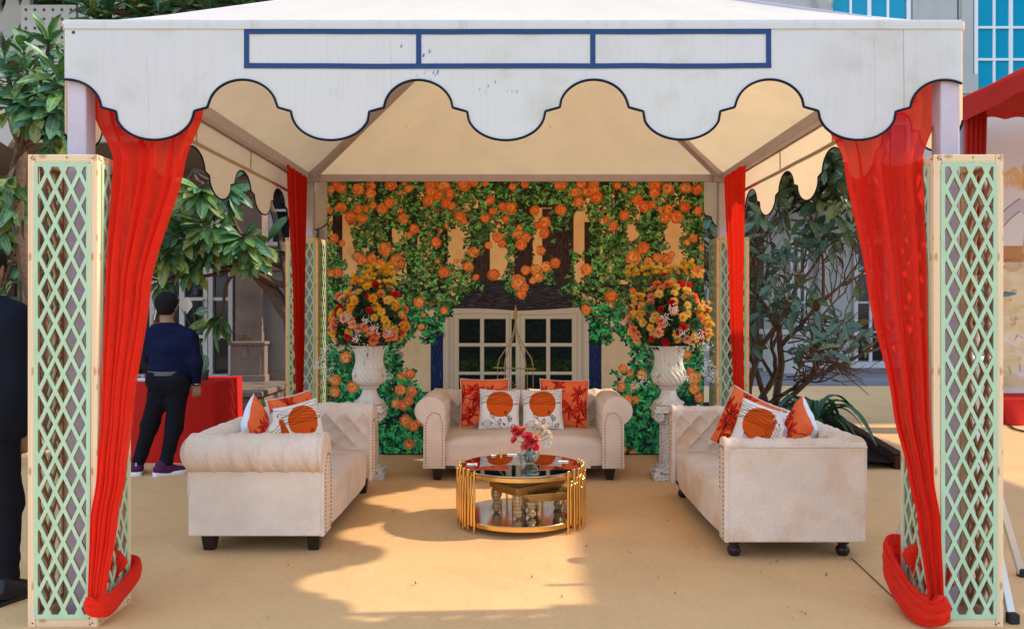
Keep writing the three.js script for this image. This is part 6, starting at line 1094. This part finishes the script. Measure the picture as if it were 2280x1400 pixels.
  mesh('collar', toCreasedNormals(lathe([[0.062, 0], [0.070, 0.004], [0.067, 0.036], [0.060, 0.040], [0.056, 0.034]], 32), 0.6).translate(neck.x, neck.y - 0.022, neck.z - 0.002), o.topMat, t);
  if (!o.jacket) {
    const bel = turned([[0.152, -0.02], [0.156, -0.018], [0.156, 0.018], [0.152, 0.02]], 60, (a, y, r) => r * (1 + 0.20 * sin(a) ** 2)); const m = mesh('belt', bel, M(rgb(0.10, 0.095, 0.10), { roughness: 0.35 }), t); m.position.set(pel.x, pel.y + 0.035, pel.z); m.scale.set(1.0, 1, 0.98);
    mesh('bracelet', moved(new THREE.TorusGeometry(0.034, 0.005, 8, 24), wr.x, wr.y - 0.012, wr.z, PI / 2), M(rgb(0.7, 0.7, 0.7), { metalness: 1, roughness: 0.25 }), t);
  }
  // hair over the skull, clear of the face
  const hl = head.clone().subScalar(0.16), hh = head.clone().addScalar(0.16), hf = field([...hd(0.012).slice(0, 1), [head.clone().add(V(0, 0.045, 0.03)), head.clone().add(V(0, -0.035, 0.045)), 0.075, 0.055]], 0.02);
  mesh('hair', skinOf((x, y, z) => max(hf(x, y, z) + 0.006 * fbm(x * 40, y * 40, z * 40, 3), -(z - head.z) - 0.055 + max(0, y - head.y - 0.03) * -1.2, head.y - 0.075 - y), hl, hh, 64), hairMat, t);
  for (const s of [-1, 1]) mesh('eye', new THREE.SphereGeometry(0.011, 10, 8).translate(head.x + s * 0.03, head.y + 0.005, head.z - 0.082), M(rgb(0.5, 0.48, 0.46), { roughness: 0.2 }), body);
  // shoes
  o.shoes.forEach(([p, turn]) => {
    const g = sub('shoe', t, p, turn);
    const up = skinOf(field([[V(0, 0.058, 0.03), V(0, 0.05, -0.05), 0.040, 0.040], [V(0, 0.05, -0.05), V(0, 0.034, -0.175), 0.040, 0.033], [V(0, 0.075, 0.02), V(0, 0.095, 0.012), 0.042, 0.044]], 0.02), V(-0.08, 0.0, -0.25), V(0.08, 0.16, 0.11), 52);
    mesh('upper', up, o.shoeMat, g);
    const so = new THREE.Shape(); so.moveTo(-0.040, 0.06); so.bezierCurveTo(-0.045, 0.085, 0.045, 0.085, 0.040, 0.06); so.bezierCurveTo(0.036, 0, 0.05, -0.08, 0.047, -0.15); so.bezierCurveTo(0.04, -0.23, -0.03, -0.23, -0.044, -0.15); so.bezierCurveTo(-0.048, -0.08, -0.036, 0, -0.040, 0.06);
    mesh('sole', toCreasedNormals(extrude(so, o.soleH, 0.005).rotateX(PI / 2).translate(0, o.soleH + 0.006, 0), 0.7), o.soleMat, g);
    if (o.sneaker) mesh('pull_tab', rbox(0.012, 0.05, 0.008, 0.003, 0, 0.095, 0.070), M(rgb(0.6, 0.5, 0.55)), g);
  });
  return t;
}
{
  // man in navy shirt, seen from behind, telephoning; his own base at the pelvis' foot point
  const d = 7.25, X = at(376, 0, d).x, q = (px, py, z = 0) => { const p = at(px, py, d); return [p.x - X, p.y, z]; };
  const m = person({ label: 'man in navy shirt and black trousers seen from behind, phone at his ear', pos: [X, 0, -d], jacket: false, sneaker: true,
    joints: { head: q(371, 682, 0.0), neck: q(374, 722, 0.02), shoulderA: q(338, 750, 0.01), shoulderB: q(422, 753, 0.01), elbowA: q(322, 796, -0.10), elbowB: q(437, 808, 0.03), wristA: q(339, 728, -0.05), wristB: q(434, 852, -0.02), pelvis: q(376, 838, 0.0), hipA: q(357, 862, 0), hipB: q(395, 862, 0), kneeA: q(331, 945, -0.02), kneeB: q(385, 950, -0.02), ankleA: q(311, 1026, 0.02), ankleB: q(371, 1034, 0.04) },
    handA: [V(0.05, 1, 0.02), V(0.9, 0.1, 0.3), 0.55], handB: [V(0, -1, -0.1), V(-0.5, 0, -1), 0.75], topMat: cottonNavy, shoeMat: M(rgb(0.09, 0.02, 0.06), { roughness: 0.7, bumpMap: rep(weaveBump, 20), bumpScale: 0.002 }), soleMat: M(rgb(0.75, 0.75, 0.8), { roughness: 0.5 }), soleH: 0.026,
    shoes: [[q(306, 0, 0.02).map((k, i) => i === 1 ? 0.001 : k), 0.35], [q(368, 0, 0.06).map((k, i) => i === 1 ? 0.001 : k), -0.9]] });
  const ph = thing('smartphone', 'white phone held at the ear of the man in navy', 'phone', [X + q(343, 694)[0], q(343, 694)[1], -d - 0.03]); ph.rotation.set(0.1, 0.4, -0.22);
  mesh('case', rbox(0.010, 0.145, 0.07, 0.004), M(rgb(0.8, 0.8, 0.85), { roughness: 0.3 }), ph); mesh('screen', rbox(0.002, 0.135, 0.062, 0.001, 0.0055, 0, 0), M(rgb(0.01, 0.01, 0.012), { roughness: 0.1 }), ph);
  // person in a dark suit, cut by the left edge
  const d2 = 4.12, X2 = at(-36, 0, d2).x, r = (px, py, z = 0) => { const p = at(px, py, d2); return [p.x - X2, p.y, z]; };
  person({ label: 'person in dark navy suit and black shoes partly cut off at the left edge', pos: [X2, 0, -d2], jacket: true,
    joints: { head: r(-36, 600, 0), neck: r(-36, 660, 0.02), shoulderA: r(-112, 706, 0), shoulderB: r(28, 706, 0), elbowA: r(-124, 840, 0.02), elbowB: r(36, 842, 0.02), wristA: r(-122, 950, -0.06), wristB: r(30, 955, -0.06), pelvis: r(-40, 905, 0), hipA: r(-74, 950, 0), hipB: r(-8, 950, 0), kneeA: r(-78, 1120, -0.01), kneeB: r(8, 1120, -0.02), ankleA: r(-80, 1290, 0.03), ankleB: r(22, 1292, 0.03) },
    handA: [V(0, -1, -0.1), V(0.5, 0, -1), 0.5], handB: [V(0, -1, -0.1), V(-0.5, 0, -1), 0.5], topMat: suitNavy, shoeMat: M(rgb(0.012, 0.012, 0.014), { roughness: 0.25 }), soleMat: M(rgb(0.02, 0.02, 0.02), { roughness: 0.4 }), soleH: 0.012,
    shoes: [[r(-80, 0, 0.03).map((k, i) => i === 1 ? 0.001 : k), 0.2], [r(26, 0, 0.05).map((k, i) => i === 1 ? 0.001 : k), -0.35]] });
}
// ------------------------------------------------------------------ red-clothed table behind the man
{
  const d = 7.8, x0 = at(262, 0, d).x, x1 = at(478, 0, d).x, H = 0.775, D = 0.75, cx = (x0 + x1) / 2, W = x1 - x0;
  const t = thing('serving_table', 'table behind the man, hidden under its red cloth', 'table', [cx, 0, -d - D / 2]);
  mesh('table_top', rbox(W - 0.02, 0.02, D - 0.02, 0.004, 0, H - 0.014, 0), M(rgb(0.4, 0.3, 0.2)), t);
  for (const a of [-1, 1]) for (const b of [-1, 1]) mesh('leg', cyl(0.018, 0.018, H - 0.025, 10, a * (W / 2 - 0.08), (H - 0.025) / 2, b * (D / 2 - 0.08)), M(rgb(0.3, 0.3, 0.3), { metalness: 0.8, roughness: 0.4 }), t);
  const c = thing('table_cloth', 'deep red cloth hanging to the floor round the table behind the man', 'tablecloth', [cx, 0, -d - D / 2]);
  const per = (k) => { const P = 2 * (W + D), s = k * P; const r = s < W ? [s - W / 2, D / 2, 0, 1] : s < W + D ? [W / 2, D / 2 - (s - W), 1, 0] : s < 2 * W + D ? [W / 2 - (s - W - D), -D / 2, 0, -1] : [-W / 2, -D / 2 + (s - 2 * W - D), -1, 0]; return r; };
  const clothM = MP(rgb(0.52, 0.018, 0.012), { roughness: 0.85, bumpMap: rep(weaveBump, 20), bumpScale: 0.0008, side: THREE.DoubleSide });
  mesh('skirt', grid(240, 14, (u, v) => { const [x, z, nx, nz] = per(u), s = u * 2 * (W + D), o = v * (0.015 + 0.012 * sin(s * 9 + noise(s * 2, 1) * 5)) + 0.008; return [x + nx * o, lerp(H, 0.004, v), z + nz * o, s, v]; }), clothM, c);
  mesh('top', rbox(W + 0.016, 0.004, D + 0.016, 0.002, 0, H, 0), clothM, c);
  // tray of small bright beads, and a plant with large veined leaf
  const R = rng(71), tb = at(305, 848, d + 0.2), tray = thing('bead_tray', 'white tray of small coloured beads on the red cloth left of the man', 'tray', [tb.x, H + 0.003, -d - 0.22]);
  mesh('tray', boxUV(merge([rbox(0.30, 0.012, 0.24, 0.004, 0, 0.006, 0), box(0.30, 0.03, 0.01, 0, 0.02, 0.115), box(0.30, 0.03, 0.01, 0, 0.02, -0.115), box(0.01, 0.03, 0.22, 0.145, 0.02, 0), box(0.01, 0.03, 0.22, -0.145, 0.02, 0)])), M(rgb(0.7, 0.68, 0.65)), tray);
  const bm = new THREE.InstancedMesh(new THREE.SphereGeometry(0.008, 8, 6), M(rgb(1, 1, 1), { roughness: 0.3 }), 420), M4 = new THREE.Matrix4(), pal = [rgb(0.7, 0.65, 0.5), rgb(0.45, 0.05, 0.15), rgb(0.6, 0.3, 0.05), rgb(0.2, 0.05, 0.25), rgb(0.75, 0.72, 0.7)];
  for (let i = 0; i < 420; i++) { bm.setMatrixAt(i, M4.makeTranslation((R() - 0.5) * 0.27, 0.018 + R() * 0.035, (R() - 0.5) * 0.21)); bm.setColorAt(i, pal[(R() * 5) | 0]); }
  bm.name = 'beads'; bm.userData.kind = 'stuff'; tray.add(bm);
  const pp = at(452, 850, d + 0.3), pl = thing('potted_plant', 'potted plant with one large veined leaf and a pale flower on the red table', 'plant', [pp.x, H + 0.003, -d - 0.3]);
  mesh('pot', lathe([[0, 0], [0.045, 0], [0.055, 0.09], [0.06, 0.095], [0.052, 0.1], [0, 0.09]], 24), M(rgb(0.10, 0.09, 0.085)), pl);
  const st = [], LM = leafMat('#3f6a48', '#b8c8a8', 'rgba(190,210,180,.6)', 41);
  for (const [x, y, z, s, dx, dy] of [[0.04, 0.06, 0.10, 0.75, 0.1, 0.8], [-0.20, 0.72, 0.05, 0.55, -0.3, 0.5], [-0.06, 0.28, 0.02, 0.5, -0.4, 0.6], [-0.10, 0.66, 0.0, 0.6, 0.8, 0.3]]) { const m = mesh('leaf', leafGeo(0.26, 0.075, 0.2, 0.2, 3), LM, pl); m.position.set(x, y, z); orient(m, V(dx, dy, 0.2), V(0, 0.2, 1)); m.scale.setScalar(s); st.push(tube(spline([V(0, 0.09, 0), V(x * 0.5, y * 0.6 + 0.05, z * 0.3), V(x, y, z)], 10), 0.004, 5)); }
  const sp = mesh('pale_spathe', leafGeo(0.17, 0.07, -0.2, 0.5, 4), petalMat(0.62, 0.58, 0.50), pl); sp.position.set(-0.15, 0.66, 0.03); orient(sp, V(0.05, 1, 0.1), V(0, 0, 1));
  const bud = mesh('bud_stalk', merge([tube(spline([V(0.01, 0.09, 0.02), V(0.012, 0.24, 0.03), V(0.0, 0.36, 0.03)], 8), 0.003, 5), moved(new THREE.SphereGeometry(0.011, 8, 8), 0, 0.365, 0.03, 0, 0, 0, [1, 1.7, 1])]), M(rgb(0.4, 0.38, 0.28)), pl);
  mesh('stems', merge(st), stemGreen, pl);
  const bo = at(511, 955, 7.9), bt = thing('spray_bottle', 'small clear bottle with red and white cap beside the red cloth', 'bottle', [bo.x, 0.001, -8.0]);
  mesh('body', lathe([[0, 0.002], [0.03, 0.002], [0.033, 0.01], [0.033, 0.25], [0.014, 0.30], [0.014, 0.33], [0, 0.33]], 20), MP(rgb(0.9, 0.95, 0.95), { transmission: 0.8, roughness: 0.1, thickness: 0 }), bt); mesh('label_band', cyl(0.0338, 0.0338, 0.09, 20, 0, 0.2, 0), M(rgb(0.7, 0.7, 0.7)), bt); mesh('cap', cyl(0.018, 0.016, 0.03, 16, 0, 0.34, 0), M(rgb(0.6, 0.02, 0.02)), bt);
}

// ------------------------------------------------------------------ second, red-draped pavilion on the right
{
  const d = 10.7, W = 3.55, ZF = -4.27, X = (px, dd = d) => (px - VX) * dd / FOCAL, H = 4.30;
  const t = thing('red_pavilion', 'large red draped pavilion at the right edge with a painted palm mural', 'pavilion');
  const cl = MP(rgb(0.50, 0.025, 0.014), { roughness: 0.85, transmission: 0.22, thickness: 0, bumpMap: rep(weaveBump, 10), bumpScale: 0.001, side: THREE.DoubleSide });
  // fascia along the near side, running towards the viewer
  mesh('fascia', grid(60, 6, (u, v) => { const z = lerp(-d, ZF, u), x = X(2143) - 0.02 * sin(u * 40) * v, y = H - v * (0.34 - 0.06 * sin(u * 9) * v); return [x, y + 0.02 * noise(u * 8, v * 2), z]; }), cl, t);
  mesh('roof', grid(30, 30, (u, v) => { const x = lerp(X(2143), X(2143) + W, u), z = lerp(-d - 0.05, ZF, v); return [x, H - 0.02 + 0.12 * sin(PI * u) - 0.04 * sin(PI * v), z]; }), cl, t);
  mesh('ceiling_swag', grid(30, 30, (u, v) => { const x = lerp(X(2150), X(2150) + W - 0.1, u), z = lerp(-d + 0.1, ZF - 0.1, v); return [x, H - 0.20 - 0.10 * sin(PI * v) * (0.6 + 0.4 * sin(u * 14)), z]; }), cl, t);
  mesh('back_valance', grid(60, 6, (u, v) => [lerp(X(2185), X(2185) + W - 0.2, u), lerp(H - 0.1, H - 0.22 - 0.02 * sin(u * 60), v), -d - 0.22 + 0.03 * sin(u * 60 + v)]), cl, t);
  // pleated corner drape
  mesh('corner_drape', grid(70, 30, (u, v) => { const w = lerp(0.35, 0.24, smooth(0, 0.8, v)); return [X(2141) + 0.02 + u * w, lerp(H, 0.02, v), -d + 0.05 + 0.035 * sin(u * 34) * (1 - 0.4 * v) + (u > 0.8 ? -(u - 0.8) * 0.6 : 0)]; }), cl, t);
  mesh('inner_drape', grid(30, 20, (u, v) => [X(2178) + u * 0.12, lerp(H - 0.15, 0.4, v), -d - 0.14 + 0.03 * sin(u * 22)]), M(rgb(0.28, 0.008, 0.006), { side: THREE.DoubleSide }), t);
  for (const [x, z] of [[X(2150), -d - 0.1], [X(2150) + W - 0.1, -d - 0.1], [X(2150), ZF - 0.08], [X(2150) + W - 0.1, ZF - 0.08]]) mesh('post', boxUV(rbox(0.1, H - 0.05, 0.1, 0.01, x, (H - 0.05) / 2, z)), steel, t);
  const mural = canvasTex(1024, 1024, (g, w, h) => {
    const R = rng(88), q = g; q.fillStyle = '#ddd7cf'; q.fillRect(0, 0, w, h);
    q.fillStyle = '#b98a58'; q.fillRect(0, 480, w, 60); const gr = ['#e2d4a4', '#d8c68e', '#cdb47c']; for (let i = 0; i < 500; i++) { q.fillStyle = gr[i % 3]; q.globalAlpha = 0.35; q.beginPath(); q.ellipse(R() * w, 540 + R() * 460, 20 + R() * 50, 8 + R() * 22, 0, 0, TAU); q.fill(); } q.globalAlpha = 1;
    for (let i = 0; i < 30; i++) { q.fillStyle = `rgba(150,90,50,${0.2 + R() * 0.2})`; q.beginPath(); q.ellipse(R() * w, 500 + R() * 70, 30 + R() * 60, 8 + R() * 18, R() - 0.5, 0, TAU); q.fill(); }
    const palm = (x, y, s) => { for (let k = 0; k < 9; k++) { const a = PI + k / 8 * PI + (R() - 0.5) * 0.3, ex = x + cos(a) * s, ey = y + sin(a) * s * 0.5 + s * 0.28; for (let j = 0; j < 46; j++) { const t = j / 46, cx = (1 - t) * (1 - t) * x + 2 * t * (1 - t) * (x + cos(a) * s * 0.55) + t * t * ex, cy = (1 - t) * (1 - t) * y + 2 * t * (1 - t) * (y + sin(a) * s * 0.55 - s * 0.12) + t * t * ey; q.strokeStyle = `rgba(${215 + R() * 20},${160 + R() * 30},${95 + R() * 30},.65)`; q.lineWidth = 4; q.beginPath(); q.moveTo(cx, cy); q.lineTo(cx + (R() - 0.5) * 26 * (1.1 - t), cy + 10 + R() * 34 * (1.1 - t)); q.stroke(); } } q.strokeStyle = '#c9a26a'; q.lineWidth = 12; q.beginPath(); q.moveTo(x, y); q.quadraticCurveTo(x + 20, y + s * 0.7, x - 6, y + s * 1.5); q.stroke(); };
    palm(190, 250, 170); palm(620, 220, 190);
    for (let i = 0; i < 160; i++) { q.fillStyle = `rgba(${130 + R() * 50},${100 + R() * 40},${66},.4)`; q.beginPath(); q.ellipse(120 + R() * 800, 640 + R() * 300, 4 + R() * 14, 2 + R() * 5, R() * 3, 0, TAU); q.fill(); }
    // pale arches drawn over the view
    q.strokeStyle = '#c4c2c0'; q.lineWidth = 46; for (const x of [170, 560, 950]) { q.beginPath(); q.moveTo(x - 150, h); q.lineTo(x - 150, 520); q.bezierCurveTo(x - 150, 420, x - 60, 360, x, 330); q.bezierCurveTo(x + 60, 360, x + 150, 420, x + 150, 520); q.lineTo(x + 150, h); q.stroke(); q.save(); q.strokeStyle = '#7c3b30'; q.lineWidth = 3; for (const o of [-23, 23]) { q.beginPath(); q.moveTo(x - 150 + o, h); q.lineTo(x - 150 + o, 520); q.bezierCurveTo(x - 150 + o, 420 + o, x - 60, 360 + o, x, 330 + o); q.stroke(); } q.restore(); }
  });
  mesh('mural', grid(1, 1, (u, v) => [X(2193, 11.2) + u * 3.0, lerp(0.3, 4.2, v), -11.2]), M(0xffffff, { map: mural, roughness: 0.8, side: THREE.DoubleSide }), t);
  const s = thing('red_dais', 'low dais covered with red cloth at the foot of the palm mural', 'dais');
  mesh('cloth', boxUV(rbox(2.9, 0.34, 0.7, 0.05, X(2200, 10.6) + 1.5, 0.17, -10.75)), clothRed(), s);
  mesh('cloth_edge', grid(40, 8, (u, v) => [X(2232, 10.4) + u * 2.4, lerp(0.33, 0.01, v), -10.38 + 0.05 * sin(u * 30) * v + 0.06 * v]), clothRed(), s);
  function clothRed() { return MP(rgb(0.46, 0.02, 0.012), { roughness: 0.85, side: THREE.DoubleSide }); }
  const w = thing('white_bench', 'white cloth-covered bench in the sun seen through the right lattice column', 'bench', [X(2166, 9.9), 0, -9.9]);
  mesh('seat', boxUV(rbox(0.42, 0.80, 0.5, 0.05, 0, 0.44, 0)), plaster, w); mesh('back', boxUV(rbox(0.42, 0.5, 0.12, 0.05, 0, 1.0, -0.22)), plaster, w); mesh('cushion', boxUV(rbox(0.38, 0.08, 0.4, 0.035, 0, 0.87, 0.02)), whiteCloth, w);
  const cb = thing('black_cable', 'black cable looping over the floor by the red dais', 'cable'); const pts = [[2290, 962], [2262, 955], [2246, 938], [2245, 922], [2256, 914], [2290, 908]].map(([x, y]) => { const dd = FOCAL * (EYE - 0.02) / (y - VY), p = at(x, y, dd); p.y = 0.02; return p; });
  mesh('cable', tube(spline(pts, 30), 0.012, 8), M(rgb(0.015, 0.015, 0.015), { roughness: 0.4 }), cb);
}
// small white gazebo added just outside the picture on the right; its shade falls across the foreground carpet
{
  const t = thing('added_gazebo', 'small white gazebo added outside the picture on the right to shade the front carpet', 'gazebo'), x0 = 3.72, x1 = 5.6, z0 = -4.20, z1 = -2.1, e = 2.75;
  for (const x of [x0, x1]) for (const z of [z0, z1]) mesh('post', rbox(0.07, e, 0.07, 0.008, x, e / 2, z), steel, t);
  const ap = V((x0 + x1) / 2, 3.5, (z0 + z1) / 2), C = [V(x0, e, z0), V(x1, e, z0), V(x1, e, z1), V(x0, e, z1)];
  for (let k = 0; k < 4; k++) { const a = C[k], b = C[(k + 1) % 4]; mesh('roof_panel', grid(12, 12, (u, v) => { const p = a.clone().lerp(b, u).lerp(ap, v); return [p.x, p.y, p.z]; }), sideCloth, t); mesh('valance', grid(60, 4, (u, v) => { const p = a.clone().lerp(b, u); return [p.x, e - v * (0.30 + 0.08 * abs(sin(u * PI * 3))), p.z]; }), sideCloth, t); }
}
// specks of leaf litter on the carpet
{
  const R = rng(909), gs = []; for (let i = 0; i < 46; i++) { const px = 420 + R() * 1500, py = 1060 + R() * 330, d = FOCAL * EYE / (py - VY), p = at(px, py, d); gs.push(moved(petalGeo(0.012 + R() * 0.02, 0.003 + R() * 0.003, 0.6, 0.3, 3), p.x, 0.011, p.z, -PI / 2 + (R() - 0.5) * 0.5, 0, R() * 6)); }
  const m = mesh('leaf_litter', merge(gs), M(rgb(0.16, 0.09, 0.04), { side: THREE.DoubleSide })); m.userData.kind = 'stuff';
}
// tripod stand beside the right column
{
  const alu = M(rgb(0.60, 0.56, 0.50), { metalness: 0.4, roughness: 0.4 }), rub = M(rgb(0.03, 0.03, 0.03));
  const t = thing('tripod_stand', 'pale metal stand with splayed legs and rubber feet beside the front right column', 'stand');
  const ap = V(2.42, 1.25, -4.45), feet = [at(2278, 1284, 4.46), at(2256, 1388, 3.80), V(2.2, 0, -4.75)];
  feet.forEach((f) => { f.y = 0.0; const d = f.clone().sub(ap), L = d.length(), g = sub('leg', t); for (const [a, b, r] of [[0, 0.55, 0.024], [0.5, 0.985, 0.017]]) { const m = mesh(a ? 'lower_tube' : 'upper_tube', boxUV(rbox(r * 2.2, L * (b - a), r * 1.5, 0.004)), alu, g); m.position.copy(ap).addScaledVector(d, (a + b) / 2); m.quaternion.setFromUnitVectors(V(0, -1, 0), d.clone().normalize()); } const c = mesh('rubber_foot', rbox(0.05, 0.05, 0.045, 0.01), rub, g); c.position.copy(f).add(V(0, 0.027, 0)); const j = mesh('clamp', rbox(0.065, 0.035, 0.05, 0.006), alu, g); j.position.copy(ap).addScaledVector(d, 0.53); j.quaternion.setFromUnitVectors(V(0, -1, 0), d.clone().normalize()); });
  mesh('head', merge([cyl(0.05, 0.05, 0.07, 16, ap.x, ap.y, ap.z), cyl(0.018, 0.018, 0.5, 12, ap.x, ap.y + 0.25, ap.z)]), alu, t);
}
renderer.render(scene, camera);
